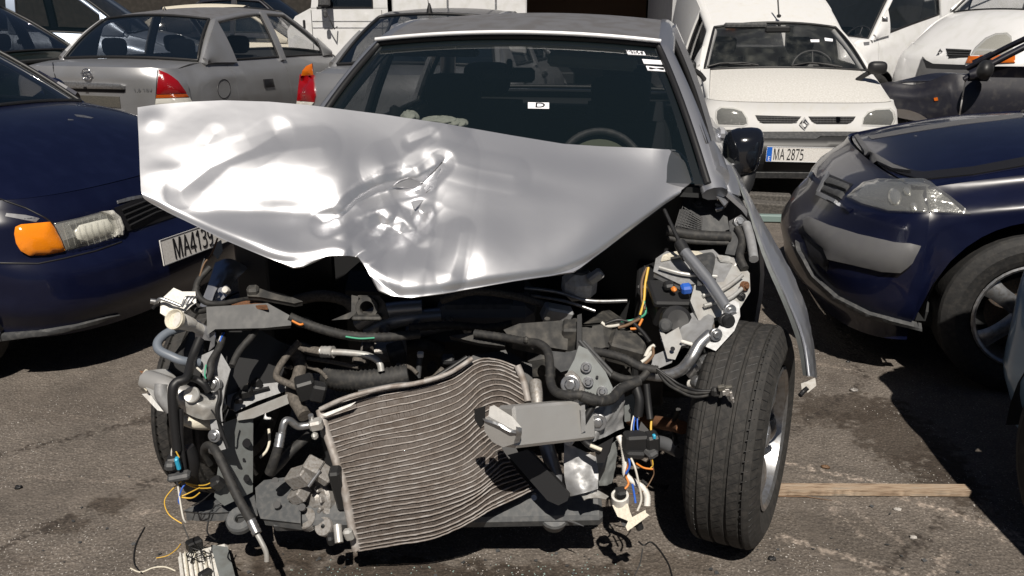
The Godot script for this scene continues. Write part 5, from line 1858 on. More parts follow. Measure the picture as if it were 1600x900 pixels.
func wreck_wheels() -> void:
	var g := G(1140, 836)
	var n := Vector3(cos(deg_to_rad(26)), .02, sin(deg_to_rad(26))).normalized()
	var inv := wr.global_transform.affine_inverse()
	var x := Vector3.UP.cross(n).normalized()
	var bs := Basis(x, n, x.cross(n))
	var w := wheel(wr, Vector3.ZERO, .314, .190, bs, "five", true)
	w.name = "front_wheel"
	w.transform = inv * Transform3D(bs, Vector3(g.x + .02, .313, g.z - .04))
	var g2 := Vector3(-.885, .313, -2.44)
	n = Vector3(-cos(deg_to_rad(10)), .03, -sin(deg_to_rad(10))).normalized()
	x = Vector3.UP.cross(n).normalized()
	w = wheel(wr, Vector3.ZERO, .314, .190, bs, "five", true)
	w.name = "front_wheel_001"
	w.transform = inv * Transform3D(Basis(x, n, x.cross(n)), g2)
	# wells, bulkhead and engine, coloured black to paint the shade between parts
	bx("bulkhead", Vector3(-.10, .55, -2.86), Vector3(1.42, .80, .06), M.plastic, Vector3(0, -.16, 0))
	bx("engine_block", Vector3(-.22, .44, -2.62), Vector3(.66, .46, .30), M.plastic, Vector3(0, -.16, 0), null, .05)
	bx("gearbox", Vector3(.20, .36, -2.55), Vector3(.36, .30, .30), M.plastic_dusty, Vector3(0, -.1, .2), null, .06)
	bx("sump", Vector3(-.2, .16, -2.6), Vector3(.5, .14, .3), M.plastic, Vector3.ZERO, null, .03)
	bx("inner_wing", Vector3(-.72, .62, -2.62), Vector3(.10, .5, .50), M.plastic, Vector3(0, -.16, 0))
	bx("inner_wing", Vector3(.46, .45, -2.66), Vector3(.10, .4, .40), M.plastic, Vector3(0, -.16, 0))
	tb("suspension_arm", [[1000, 700, 2.35], [1030, 692, 2.28], [1062, 705, 2.2]], .022, M.alloy_shade)
	tb("drive_shaft", [[985, 655, 2.45], [1040, 662, 2.3], [1066, 668, 2.2]], .020, M.rust)
	tb("steering_rack_boot", [[1000, 757, 2.42], [1022, 768, 2.40], [1044, 771, 2.38]], .026, M.rubber, null, 12, .10)
	tb("brake_hose", [[1060, 640, 2.2], [1052, 665, 2.25], [1058, 700, 2.2]], .007, M.hose)

func wreck_right() -> void:
	# front wing, peeled outwards
	var inner := [[1118, 246, 2.82], [1150, 288, 2.66], [1168, 342, 2.52], [1186, 404, 2.38], [1214, 468, 2.24], [1238, 530, 2.12], [1250, 585, 2.04]]
	var ridge := [[1138, 250, 2.84], [1160, 296, 2.66], [1180, 350, 2.50], [1204, 410, 2.35], [1232, 470, 2.20], [1255, 530, 2.08], [1264, 588, 2.00]]
	var outer := [[1146, 256, 2.92], [1172, 312, 2.76], [1202, 366, 2.60], [1232, 420, 2.44], [1255, 474, 2.30], [1268, 532, 2.17], [1275, 592, 2.08]]
	crumpled("front_wing", [ridge, [[1142, 252, 2.87], [1168, 304, 2.69], [1192, 358, 2.53], [1220, 414, 2.38], [1246, 472, 2.23], [1263, 530, 2.11], [1271, 590, 2.03]], outer], .004, M.silver, .004)
	for k in inner.size():
		for e in 3: inner[k][e] = lerpf(inner[k][e], ridge[k][e], .45)
	crumpled("wing_flange", [inner, ridge], .003, M.grey_paint, .002)
	tb("wing_edge", ridge, .0045, M.silver)
	tb("wing_reinforcement", [[1166, 350, 2.50], [1173, 375, 2.44], [1178, 405, 2.36]], .014, M.steel)
	pl("wing_tip_bracket", [[1253, 600, 2.02], [1273, 592, 2.01], [1274, 602, 2.01], [1262, 612, 2.01], [1254, 610, 2.02]], .01, M.white_plastic)
	tb("torn_clip", [[1262, 606, 2.0], [1255, 612, 2.0], [1250, 618, 1.99]], .006, M.wire_black)
	# trim at the foot of the screen pillar
	pl("pillar_foot", [[1113, 238, 2.80], [1122, 234, 2.80], [1142, 262, 2.78], [1152, 292, 2.74], [1144, 296, 2.72], [1122, 270, 2.76]], .012, M.silver)
	crumpled("pillar_foot", [[[1106, 258, 2.70], [1124, 256, 2.67], [1142, 258, 2.70]], [[1116, 280, 2.66], [1132, 278, 2.63], [1152, 282, 2.66]], [[1126, 300, 2.63], [1142, 302, 2.61], [1158, 306, 2.63]]], .006, M.silver, .002)
	for q in [[1119, 250], [1122, 257], [1126, 264], [1132, 272]]:
		disc("clip_hole", q[0], q[1], 2.772, Vector3(.2, .4, 1), [[0, .002], [.006, .002], [.006, -.004]], M.ink)
	# scuttle grille, hinge and seal
	var sp := pl("scuttle_panel", [[1070, 306, 2.66], [1100, 306, 2.66], [1132, 318, 2.64], [1140, 366, 2.56], [1098, 362, 2.56], [1094, 342, 2.60], [1066, 322, 2.62]], .02, M.plastic_grey)
	var mg := pl("scuttle_mesh_back", [[1065, 320, 2.62], [1097, 340, 2.59], [1096, 362, 2.56], [1055, 354, 2.56]], .01, M.ink)
	for k in 8:
		var t := k / 7.0
		tb("mesh_wire", [[lerpf(1066, 1056, t), lerpf(322, 352, t), lerpf(2.605, 2.545, t)], [lerpf(1096, 1096, t), lerpf(342, 361, t), lerpf(2.575, 2.545, t)]], .0016, M.plastic_grey, mg, 1, 0, -1, 4)
		tb("mesh_wire", [[lerpf(1067, 1095, t), lerpf(322, 341, t), 2.60], [lerpf(1058, 1095, t), lerpf(352, 360, t), 2.545]], .0016, M.plastic_grey, mg, 1, 0, -1, 4)
	tb("scuttle_seal", [[1042, 360, 2.52], [1075, 366, 2.50], [1110, 369, 2.49], [1141, 370, 2.49]], .016, M.hose)
	tb("scuttle_seal", [[1044, 372, 2.51], [1075, 377, 2.49], [1138, 380, 2.48]], .008, M.hose)
	bolts([[1091, 317, 2.63]], Vector3(.1, .8, .6), .011, M.plastic_grey, sp)
	pl("hinge_plate", [[1068, 300, 2.66], [1090, 307, 2.64], [1098, 318, 2.63], [1092, 325, 2.63], [1078, 316, 2.64]], .01, M.plastic)
	crumpled("bonnet_hinge", [[[1074, 283, 2.60], [1098, 291, 2.58], [1118, 306, 2.56], [1131, 322, 2.55]], [[1082, 278, 2.64], [1104, 285, 2.62], [1126, 299, 2.60], [1138, 315, 2.58]]], .004, M.silver, .001)
	tb("hinge_arm", [[1122, 326, 2.60], [1132, 318, 2.60], [1137, 303, 2.61]], .010, M.white_plastic)
	tb("hinge_arm", [[1120, 318, 2.61], [1128, 324, 2.59], [1118, 328, 2.59]], .008, M.alloy)
	pl("wing_bracket", [[1140, 346, 2.54], [1158, 336, 2.54], [1166, 344, 2.52], [1168, 392, 2.44], [1150, 398, 2.42], [1134, 396, 2.44], [1142, 370, 2.50]], .012, M.plastic_grey)
	bolts([[1155, 347, 2.52]], Vector3(.2, .5, 1), .010, M.alloy, wr)
	tb("drain_tube", [[1152, 356, 2.5], [1160, 376, 2.46], [1156, 400, 2.4], [1164, 420, 2.36]], .012, M.hose)
	# battery cover: folded aluminium
	var bc := pl("battery_cover", [[1022, 424, 2.36], [1026, 404, 2.44], [1042, 393, 2.48], [1066, 396, 2.46], [1114, 390, 2.48], [1124, 400, 2.45], [1150, 403, 2.42], [1132, 442, 2.32], [1064, 444, 2.30]], .02, M.steel)
	pl("battery_cover_front", [[1151, 403, 2.42], [1170, 427, 2.36], [1171, 455, 2.30], [1150, 489, 2.22], [1092, 500, 2.20], [1080, 470, 2.25], [1086, 446, 2.30], [1132, 441, 2.32]], .02, M.steel_light, bc)
	for q in [[[1030, 418, 2.36], [1068, 428, 2.33], [1120, 432, 2.33]], [[1098, 462, 2.26], [1130, 452, 2.28], [1160, 430, 2.33]], [[1100, 478, 2.22], [1140, 466, 2.25], [1165, 445, 2.30]]]:
		tb("pressed_rib", q, .006, M.steel_light, bc)
	crumpled("torn_lining", [[[1036, 398, 2.46], [1060, 392, 2.47], [1092, 392, 2.47]], [[1032, 406, 2.42], [1062, 400, 2.43], [1100, 398, 2.43]]], .006, M.cream, .008, bc)
	crumpled("torn_lining", [[[1120, 398, 2.44], [1140, 400, 2.42], [1156, 410, 2.40]], [[1126, 406, 2.41], [1142, 410, 2.40], [1150, 420, 2.38]]], .006, M.steel_light, .010, bc)
	crumpled("cover_flap", [[[1076, 402, 2.42], [1110, 394, 2.44], [1118, 402, 2.42]], [[1088, 430, 2.31], [1104, 422, 2.31], [1112, 436, 2.29]], [[1090, 446, 2.27], [1104, 444, 2.26], [1106, 440, 2.27]]], .004, M.plastic_grey, .003, bc)
	bolts([[1165, 447, 2.29]], Vector3(.6, .2, 1), .008, M.rust, bc)
	bolts([[1160, 463, 2.26]], Vector3(.4, .2, 1), .006, M.wire_black, bc)
	# bonnet strut
	var st := tb("gas_strut", [[1070, 394, 2.36], [1108, 440, 2.26], [1143, 494, 2.15]], .0165, M.alloy_shade, null, 2, 0, -1, 14)
	tb("strut_rod", [[1038, 328, 2.52], [1068, 392, 2.37]], .0058, M.plastic, st, 2)
	tb("strut_sleeve", [[1062, 380, 2.395], [1074, 402, 2.35]], .018, M.plastic, st, 2)
	disc("strut_end", 1136, 500, 2.14, Vector3(.3, .1, 1), [[0, .018], [.014, .018], [.018, .01], [.018, -.01], [0, -.012]], M.plastic, st)
	# lamp carrier and its stays
	var lb := pl("lamp_bracket", [[1130, 480, 2.17], [1146, 470, 2.17], [1154, 474, 2.17], [1155, 494, 2.15], [1146, 516, 2.12], [1118, 547, 2.07], [1104, 541, 2.08], [1112, 528, 2.10], [1128, 506, 2.14]], .008, M.steel)
	bolts([[1141, 485, 2.155], [1119, 523, 2.09]], Vector3(.2, .2, 1), .010, M.alloy, lb)
	bolts([[1134, 501, 2.135]], Vector3(.2, .2, 1), .010, M.wire_black, lb)
	crumpled("lamp_carrier", [[[1030, 514, 2.24], [1060, 500, 2.22], [1088, 487, 2.24], [1116, 494, 2.20]], [[1034, 534, 2.20], [1062, 526, 2.17], [1092, 516, 2.16], [1113, 512, 2.15]], [[1044, 556, 2.16], [1064, 543, 2.14], [1086, 536, 2.12], [1104, 530, 2.11]]], .006, M.steel, .004)
	var lc := pl("lamp_carrier_ear", [[1030, 515, 2.20], [1040, 524, 2.17], [1060, 512, 2.17], [1066, 534, 2.13], [1054, 561, 2.10], [1044, 559, 2.10], [1036, 530, 2.15]], .004, M.steel_light)
	disc("slot", 1051, 545, 2.108, Vector3(0, .3, 1), [[0, .003], [.006, .003], [.006, -.002]], M.ink, lc)
	bx("pressed_slot", P(1073, 536, 2.12), Vector3(.036, .011, .01), M.white_plastic, Vector3(0, 0, -.3), lc)
	disc("round_cap", 1040, 508, 2.19, Vector3(-.2, .3, 1), [[0, .016], [.012, .016], [.018, .010], [.020, -.02], [0, -.02]], M.plastic_grey)
	tb("stay_tube", [[1010, 585, 2.10], [1038, 587, 2.08], [1064, 578, 2.07], [1080, 560, 2.07], [1093, 538, 2.09], [1110, 522, 2.11]], .0155, M.alloy, null, 8, 0, -1, 14)
	pl("tube_foot", [[1022, 556, 2.14], [1040, 548, 2.14], [1056, 553, 2.12], [1048, 566, 2.10], [1030, 574, 2.11], [1018, 572, 2.12]], .006, M.steel)
	tb("washer_pump", [[1076, 583, 2.12], [1094, 572, 2.11], [1114, 558, 2.10]], .022, M.alloy, null, 3)
	tb("pump_collar", [[1092, 573, 2.10], [1098, 569, 2.10]], .026, M.wire_black, null, 2)
	disc("nut", 1092, 598, 2.06, Vector3(.5, .3, 1), [[0, .01], [.008, .012], [.014, .012], [.018, .004], [.018, -.014], [0, -.02]], M.alloy)
	disc("nut_core", 1095, 596, 2.05, Vector3(.5, .3, 1), [[0, .004], [.006, .004], [.006, -.004]], M.plastic_grey)
	tb("bolt_shank", [[1078, 600, 2.08], [1090, 600, 2.06]], .012, M.white_plastic, null, 2)
	# fuse box with plugs
	var fb := bx("fuse_box", P(1047, 478, 2.32), Vector3(.105, .085, .10), M.plastic, Vector3(.35, .1, -.06), null, .008)
	bx("fuse_box_lid", P(1046, 459, 2.31), Vector3(.115, .022, .11), M.plastic, Vector3(.35, .1, -.06), fb, .006)
	bx("plug", P(1072, 451, 2.27), Vector3(.030, .026, .03), M.wire_blue, Vector3(.3, .1, .1), fb)
	bx("plug", P(1053, 452, 2.28), Vector3(.016, .014, .02), M.wire_orange, Vector3(.3, .1, .1), fb)
	bx("plug", P(1045, 446, 2.30), Vector3(.03, .02, .03), M.plastic, Vector3(.3, .1, .1), fb)
	disc("horn", 1056, 502, 2.22, Vector3(.1, .5, 1), [[0, .02], [.03, .022], [.043, .012], [.045, -.01], [0, -.03]], M.plastic)
	bx("relay_box", P(980, 545, 2.26), Vector3(.10, .07, .08), M.plastic_dusty, Vector3(.3, -.3, -.2))
	bx("relay_box_lid", P(980, 531, 2.27), Vector3(.10, .02, .08), M.plastic_dusty, Vector3(.3, -.3, -.2))
	for q in [[905, 532, 955, 588], [911, 533, 960, 586]]:
		tb("guide_rod", [[q[0], q[1], 2.06], [q[2], q[3], 2.02]], .005, M.plastic_grey, null, 2)
	tb("loom", [[928, 549, 2.10], [950, 553, 2.08], [975, 560, 2.06], [1000, 573, 2.05], [1027, 578, 2.05]], .0115, M.hose, null, 10, .06)
	tb("loom", [[955, 585, 2.02], [975, 592, 2.02], [1000, 592, 2.03], [1012, 580, 2.04]], .0105, M.hose)
	# plate and bolts at the end of the right-hand rail
	var pt := pl("mount_plate", [[905, 541, 1.99], [917, 547, 1.98], [945, 582, 1.95], [956, 606, 1.94], [952, 616, 1.94], [938, 618, 1.935], [908, 609, 1.94], [887, 584, 1.95], [899, 562, 1.97]], .006, M.grey_paint)
	bolts([[916, 574, 1.955], [919, 597, 1.94], [941, 612, 1.93]], Vector3(-.1, .35, 1), .008, M.alloy, pt)
	disc("hole", 933, 589, 1.944, Vector3(-.1, .35, 1), [[0, .002], [.0035, .002], [.0035, -.002]], M.ink, pt)
	var mt := pl("engine_mount", [[884, 586, 1.94], [892, 580, 1.94], [903, 590, 1.93], [912, 610, 1.92], [905, 614, 1.92], [888, 606, 1.93]], .02, M.cast)
	bolts([[891, 601, 1.918]], Vector3(-.2, .3, 1), .014, M.alloy, mt)
	pl("torn_shield", [[861, 549, 2.06], [885, 552, 2.05], [912, 544, 2.04], [897, 565, 2.02], [892, 576, 2.0], [877, 580, 2.01], [866, 570, 2.04]], .004, M.plastic_grey)
	# crushed rail
	crumpled("crushed_rail", [[[908, 640, 1.96], [930, 625, 1.97], [955, 612, 1.98], [974, 596, 2.02]], [[905, 662, 1.93], [930, 656, 1.92], [954, 648, 1.95], [975, 640, 2.0]], [[900, 684, 1.94], [922, 690, 1.90], [946, 682, 1.93], [974, 668, 1.99]]], .005, M.steel, .014)
	bolts([[934, 660, 1.91]], Vector3(-.1, .2, 1), .013, M.alloy, wr)
	bolts([[889, 688, 1.92]], Vector3(-.3, .3, 1), .008, M.alloy, wr)
	var rp := pl("rail_side", [[976, 622, 2.03], [1000, 611, 2.06], [998, 655, 2.04], [977, 658, 2.01]], .004, M.grey_paint)
	disc("hole", 985, 641, 2.025, Vector3(-.3, .2, 1), [[0, .002], [.0045, .002], [.0045, -.002]], M.ink, rp)
	crumpled("hanging_sheet", [[[882, 692, 1.95], [900, 699, 1.94], [931, 714, 1.94]], [[881, 722, 1.93], [905, 726, 1.92], [934, 734, 1.92]], [[882, 748, 1.91], [906, 750, 1.89], [935, 752, 1.90]], [[888, 776, 1.90], [910, 771, 1.87], [934, 764, 1.89]]], .003, M.steel, .006)
	crumpled("hanging_sheet", [[[931, 712, 1.95], [948, 700, 1.96], [967, 686, 1.98]], [[934, 740, 1.94], [950, 730, 1.95], [962, 724, 1.97]], [[936, 759, 1.94], [948, 758, 1.95], [957, 755, 1.96]]], .003, M.grey_paint, .006)
	crumpled("torn_edge", [[[905, 768, 1.90], [928, 764, 1.90], [950, 775, 1.92]], [[912, 780, 1.87], [930, 778, 1.88], [946, 780, 1.90]]], .003, M.steel_light, .008)
	# bumper beam stub, torn off at its left end
	var A := P(778, 668, 1.80)
	var B := P(916, 654, 1.93)
	var ex := (B - A).normalized()
	var ez := (Vector3(0, .42, 1) - ex * ex.dot(Vector3(0, .42, 1))).normalized()
	var ac := Acc.new()
	var bb := Basis(ex, ez.cross(ex), ez)
	ac.box((A + B) * .5 + ex * .012, Vector3((B - A).length() - .02, .098, .075), bb, .007)
	var bm := W("bumper_beam", ac, M.alu)
	pl("torn_end", [[766, 636, 1.80], [772, 634, 1.80], [800, 652, 1.775], [814, 668, 1.765], [812, 676, 1.765], [790, 664, 1.77], [764, 650, 1.785]], .004, M.alu, bm, .0015)
	pl("torn_end", [[757, 655, 1.79], [764, 652, 1.785], [790, 666, 1.768], [812, 677, 1.762], [811, 690, 1.765], [786, 698, 1.768], [770, 690, 1.778], [758, 674, 1.786]], .006, M.alu, bm, .0015)
	crumpled("torn_lip", [[[754, 654, 1.785], [776, 660, 1.772], [796, 670, 1.762], [814, 672, 1.758]], [[757, 658, 1.782], [778, 665, 1.768], [797, 675, 1.758], [814, 678, 1.756]]], .003, M.alloy, .003, bm)
	crumpled("torn_lip", [[[806, 666, 1.758], [806, 680, 1.757], [803, 692, 1.759]], [[814, 668, 1.762], [814, 680, 1.760], [812, 690, 1.762]]], .003, M.alloy, .004, bm)
	pl("beam_shadow", [[742, 641, 1.80], [757, 635, 1.80], [757, 660, 1.79], [750, 668, 1.80], [743, 656, 1.81]], .004, M.plastic, bm)  # black plate paints the beam end's shadow on the condenser
	pl("beam_strap", [[908, 636, 1.875], [913, 634, 1.875], [914, 672, 1.865], [909, 676, 1.865]], .02, M.steel, bm)
	# lower duct and pipes
	pl("air_duct", [[796, 712, 1.97], [824, 706, 1.95], [887, 772, 1.88], [884, 780, 1.87], [872, 786, 1.87], [857, 779, 1.89]], .03, M.plastic, null, .006)
	tb("coolant_pipe", [[836, 598, 2.14], [839, 620, 2.10], [843, 660, 2.06]], .018, M.cast, null, 3, 0, -1, 14)
	tb("coolant_pipe", [[848, 672, 2.03], [858, 710, 2.0], [872, 758, 1.97]], .020, M.alloy_shade, null, 3, 0, -1, 14)

func wreck_middle() -> void:
	# condenser: fins on bent tubes
	var ctl := [
		[[503, 642, 2.06], [570, 617, 2.10], [650, 602, 2.12], [705, 588, 2.14], [745, 563, 2.17], [775, 562, 2.15], [806, 573, 2.13]],
		[[522, 705, 2.00], [590, 690, 2.00], [660, 672, 2.02], [720, 648, 2.05], [755, 618, 2.09], [788, 612, 2.08], [822, 630, 2.06]],
		[[540, 757, 1.96], [600, 745, 1.94], [670, 731, 1.94], [720, 715, 1.97], [750, 692, 2.01], [766, 680, 2.03], [778, 676, 2.05]],
		[[550, 808, 1.93], [610, 796, 1.90], [680, 785, 1.89], [740, 765, 1.90], [772, 742, 1.94], [786, 730, 1.98], [800, 726, 2.00]],
		[[560, 861, 1.90], [620, 851, 1.88], [680, 840, 1.875], [730, 818, 1.88], [765, 797, 1.90], [800, 781, 1.93], [833, 765, 1.96]]]
	var rows := []
	for r in ctl: rows.append(smooth(pv(r), 8))
	var core := Node3D.new()
	core.name = "condenser"
	wr.add_child(core, true)
	core.transform = wr.global_transform.affine_inverse()
	var nz := noise(2.2, 3, 321)
	var at := func(i: int, t: float) -> Vector3:
		var f := t * 4.0
		var k := mini(int(f), 3)
		var p: Vector3 = rows[k][i].cubic_interpolate(rows[k + 1][i], rows[maxi(k - 1, 0)][i], rows[mini(k + 2, 4)][i], f - k)
		var dent: float = .010 * exp(-pow((t - .27) / .06, 2)) * exp(-pow((i - 7.0) / 7.0, 2)) + .008 * exp(-pow((t - .85) / .06, 2)) * exp(-pow((i - 30.0) / 10.0, 2))
		return p + Vector3(0, dent * 1.2 + .0012 * nz.get_noise_2d(i * .5, t * 14.0), -dent + .0018 * nz.get_noise_2d(i * .8 + 90, t * 12.0))
	var n: int = rows[0].size()
	var back := []
	for j in 41:
		var r := PackedVector3Array()
		for i in n: r.append(at.call(i, j / 40.0) + Vector3(0, -.0015, -.0042))
		back.append(r)
	var a := Acc.new()
	a.grid(back, -.012)
	obj("fin_matrix", a, M.fin_core, core)
	# crimped strips between the tubes: small folded leaves, some crushed
	var bl := Acc.new()
	for j in 29:
		for i in (n - 1) * 5:
			if rng.randf() < .12: continue
			var i0 := i / 5
			var f := (i % 5) / 5.0
			var t0 := (j + .12) / 29.0
			var t1 := (j + .88) / 29.0
			var z: float = -.0030 + .0022 * rng.randf()
			var p: Vector3 = (at.call(i0, t0) as Vector3).lerp(at.call(i0 + 1, t0), f)
			var q: Vector3 = (at.call(i0, t1) as Vector3).lerp(at.call(i0 + 1, t1), f)
			var p2: Vector3 = (at.call(i0, t0) as Vector3).lerp(at.call(i0 + 1, t0), f + .11)
			var q2: Vector3 = (at.call(i0, t1) as Vector3).lerp(at.call(i0 + 1, t1), f + .11)
			bl.quad(p + Vector3(0, 0, z), q + Vector3(0, 0, z - .001), q2 + Vector3(0, 0, -.006), p2 + Vector3(0, 0, -.006))
	var blo := obj("fin_blades", bl, M.fin_pale, core)
	blo.set_meta("kind", "stuff")
	for j in 30:
		var t := j / 29.0
		var path := PackedVector3Array()
		for i in n: path.append(at.call(i, t))
		a = Acc.new()
		a.tube(path, .0021 if j % 3 else .0025, 6, -1.0, 1.0)
		obj("cooling_tube", a, M.fin, core)
	a = Acc.new()
	var lp := PackedVector3Array()
	for j in 25: lp.append(at.call(0, j / 24.0) + Vector3(-.006, 0, -.004))
	a.tube(lp, .012, 10)
	obj("end_tank", a, M.fin, core)
	a = Acc.new()
	a.tube(smooth(pv([[808, 571, 2.12], [818, 596, 2.10], [825, 628, 2.06]]), 5), .010, 8)
	obj("end_tank", a, M.fin, core)
	a = Acc.new()
	a.tube(smooth(pv([[500, 640, 2.05], [540, 622, 2.06], [600, 606, 2.09], [650, 599, 2.10], [700, 584, 2.12], [738, 560, 2.15]]), 5), .007, 8)
	obj("side_plate", a, M.fin, core)
	a = Acc.new()
	a.plate(pv([[502, 648, 2.03], [556, 628, 2.05], [548, 634, 2.04], [510, 650, 2.03]]), .004, .001)
	obj("bent_plate", a, M.steel_light, core)
	# dark shrouds behind the condenser's ends
	pl("fan_shroud", [[700, 590, 2.20], [740, 556, 2.24], [790, 548, 2.24], [830, 570, 2.22], [834, 640, 2.16], [800, 690, 2.10], [840, 770, 2.02], [560, 830, 2.02], [510, 660, 2.14], [600, 610, 2.20]], .01, M.plastic)
	tb("fan_shroud_edge", [[560, 612, 2.12], [620, 600, 2.14], [662, 598, 2.15], [690, 584, 2.17], [730, 558, 2.20]], .007, M.wire_black)
	tb("fan_shroud_edge", [[690, 568, 2.26], [715, 566, 2.24], [735, 558, 2.24]], .006, M.wire_black)
	pl("shroud_side", [[500, 670, 2.10], [512, 700, 2.05], [536, 740, 2.02], [546, 810, 1.97], [530, 822, 1.98], [516, 770, 2.02]], .02, M.plastic)
	# slam panel remains
	pl("crossbar", [[325, 482, 2.06], [417, 477, 2.10], [452, 496, 2.09], [452, 506, 2.07], [412, 509, 2.06], [335, 511, 2.05], [326, 520, 2.05]], .05, M.plastic_grey, null, .006)
	pl("crossbar_lid", [[386, 452, 2.13], [400, 450, 2.13], [445, 461, 2.11], [472, 471, 2.10], [460, 473, 2.09], [407, 463, 2.10], [388, 462, 2.10]], .015, M.plastic_dusty)
	bx("crossbar_catch", P(396, 458, 2.12), Vector3(.03, .04, .03), M.plastic_dusty, Vector3(.3, .2, 0))
	crumpled("crossbar_foam", [[[362, 476, 2.12], [385, 470, 2.14], [412, 472, 2.13]], [[358, 483, 2.08], [390, 478, 2.10], [418, 478, 2.08]]], .01, M.rust, .006)
	pl("crossbar", [[452, 494, 2.18], [480, 496, 2.2], [494, 505, 2.2], [470, 505, 2.18]], .03, M.plastic_dusty)
	disc("sensor_ring", 574, 481, 2.15, Vector3(0, .3, 1), [[.018, .006], [.019, .010], [.029, .010], [.031, .004], [.031, -.012], [.018, -.012], [.018, .006]], M.plastic_dusty)
	pl("sensor_bracket", [[550, 462, 2.16], [559, 464, 2.16], [557, 486, 2.15], [545, 497, 2.14], [519, 500, 2.14], [550, 488, 2.15]], .012, M.plastic_dusty)
	pl("sensor_bracket", [[560, 462, 2.16], [592, 463, 2.16], [600, 474, 2.15], [606, 497, 2.14], [590, 497, 2.14], [590, 470, 2.16], [565, 468, 2.16]], .012, M.plastic_dusty)
	bx("sensor_foot", P(575, 494, 2.14), Vector3(.08, .012, .05), M.plastic_dusty)
	var lm := tb("loom", [[452, 495, 2.09], [475, 505, 2.09], [512, 517, 2.09], [550, 525, 2.10], [600, 527, 2.12], [655, 522, 2.16]], .0125, M.hose, null, 14, .06)
	tb("stray_wire", [[456, 501, 2.07], [468, 507, 2.07], [474, 506, 2.07]], .003, M.wire_orange, lm)
	tb("stray_wire", [[540, 526, 2.085], [562, 529, 2.09], [585, 528, 2.10]], .0025, M.wire_green, lm)
	pl("crossbar", [[702, 525, 2.22], [742, 520, 2.22], [790, 532, 2.18], [788, 540, 2.17], [750, 535, 2.19]], .02, M.plastic_dusty)
	pl("crossbar", [[790, 516, 2.20], [812, 508, 2.22], [876, 503, 2.21], [885, 515, 2.19], [884, 545, 2.15], [860, 540, 2.15], [800, 528, 2.17]], .05, M.plastic_dusty, null, .006)
	bx("crossbar_end", P(892, 524, 2.20), Vector3(.045, .075, .06), M.plastic_dusty, Vector3(.2, -.1, .05))
	pl("crossbar_plate", [[903, 493, 2.18], [908, 491, 2.18], [908, 545, 2.10], [902, 546, 2.10]], .02, M.plastic)
	for q in [[885, 506], [898, 505], [855, 503]]:
		disc("stud", q[0], q[1], 2.24, Vector3(0, 1, .3), [[0, .012], [.008, .012], [.010, 0], [.014, -.004], [0, -.01]], M.plastic_dusty)
	tb("loom", [[742, 521, 2.20], [785, 527, 2.17], [822, 534, 2.13], [842, 537, 2.10], [855, 548, 2.07], [859, 570, 2.02], [860, 595, 1.97], [867, 611, 1.93], [885, 617, 1.90], [912, 618, 1.89], [940, 628, 1.89]], .0115, M.hose, null, 14, .06)
	for q in [[822, 531], [833, 541]]:
		bx("cable_clip", P(q[0], q[1], 2.12), Vector3(.014, .018, .02), M.plastic_dusty)
	# engine odds and ends in the gap above the condenser
	tb("coolant_hose", [[404, 534, 2.26], [432, 542, 2.24], [452, 549, 2.24]], .018, M.hose_dusty, null, 6, 0, -1, 14)
	tb("coolant_hose", [[452, 548, 2.23], [468, 563, 2.22], [466, 590, 2.18], [456, 612, 2.14], [470, 640, 2.10], [476, 650, 2.08]], .0185, M.hose_dusty, null, 8, 0, -1, 14)
	tb("coolant_hose", [[468, 534, 2.18], [450, 554, 2.16], [435, 576, 2.13], [432, 588, 2.12], [440, 595, 2.11], [470, 607, 2.10]], .0095, M.hose_dusty, null, 8)
	var ap := tb("air_con_pipe", [[468, 541, 2.24], [487, 548, 2.23], [504, 551, 2.22]], .0145, M.hose_dusty, null, 6, 0, -1, 14)
	tb("crimp", [[503, 550, 2.22], [521, 550, 2.21]], .0165, M.steel_light, ap, 6, .05, -1, 14)
	tb("metal_pipe", [[520, 550, 2.21], [550, 552, 2.20], [576, 556, 2.19], [592, 566, 2.18], [596, 580, 2.17]], .0095, M.steel_light, ap)
	tb("intake_hose", [[513, 584, 2.22], [530, 592, 2.20], [560, 594, 2.19], [600, 592, 2.19], [638, 586, 2.20]], .032, M.hose, null, 12, .09, -1, 18)
	bx("throttle_body", P(600, 545, 2.34), Vector3(.13, .05, .08), M.cast, Vector3(.2, .1, .1))
	bx("throttle_flange", P(578, 546, 2.32), Vector3(.03, .07, .07), M.hose_dusty, Vector3(.2, .1, .1))
	disc("throttle_disc", 563, 563, 2.26, Vector3(-.2, .5, 1), [[0, .02], [.012, .02], [.02, .012], [.022, -.02], [0, -.02]], M.hose_dusty)
	bx("coil_pack", P(620, 552, 2.30), Vector3(.05, .05, .06), M.plastic_dusty, Vector3(.2, .3, .2))
	tb("manifold_runner", [[630, 545, 2.42], [660, 540, 2.40], [690, 548, 2.42]], .022, M.plastic_dusty)
	bx("engine_cover", P(680, 520, 2.52), Vector3(.45, .10, .14), M.plastic, Vector3(.3, 0, 0), null, .03)
	var inj := tb("injector", [[657, 553, 2.24], [655, 570, 2.23], [653, 590, 2.22]], .0085, M.plastic_grey)
	bx("injector_plug", P(657, 554, 2.23), Vector3(.018, .014, .018), M.white_plastic, Vector3(.3, 0, 0), inj, .003)
	disc("relay", 675, 574, 2.28, Vector3(0, .2, 1), [[0, .01], [.014, .01], [.015, -.02], [0, -.02]], M.plastic_dusty)
	bx("connector", P(700, 561, 2.26), Vector3(.036, .024, .03), M.plastic_grey, Vector3(.3, 0, 0))
	tb("heater_pipe", [[664, 594, 2.20], [678, 590, 2.20], [692, 576, 2.22]], .008, M.hose_dusty)
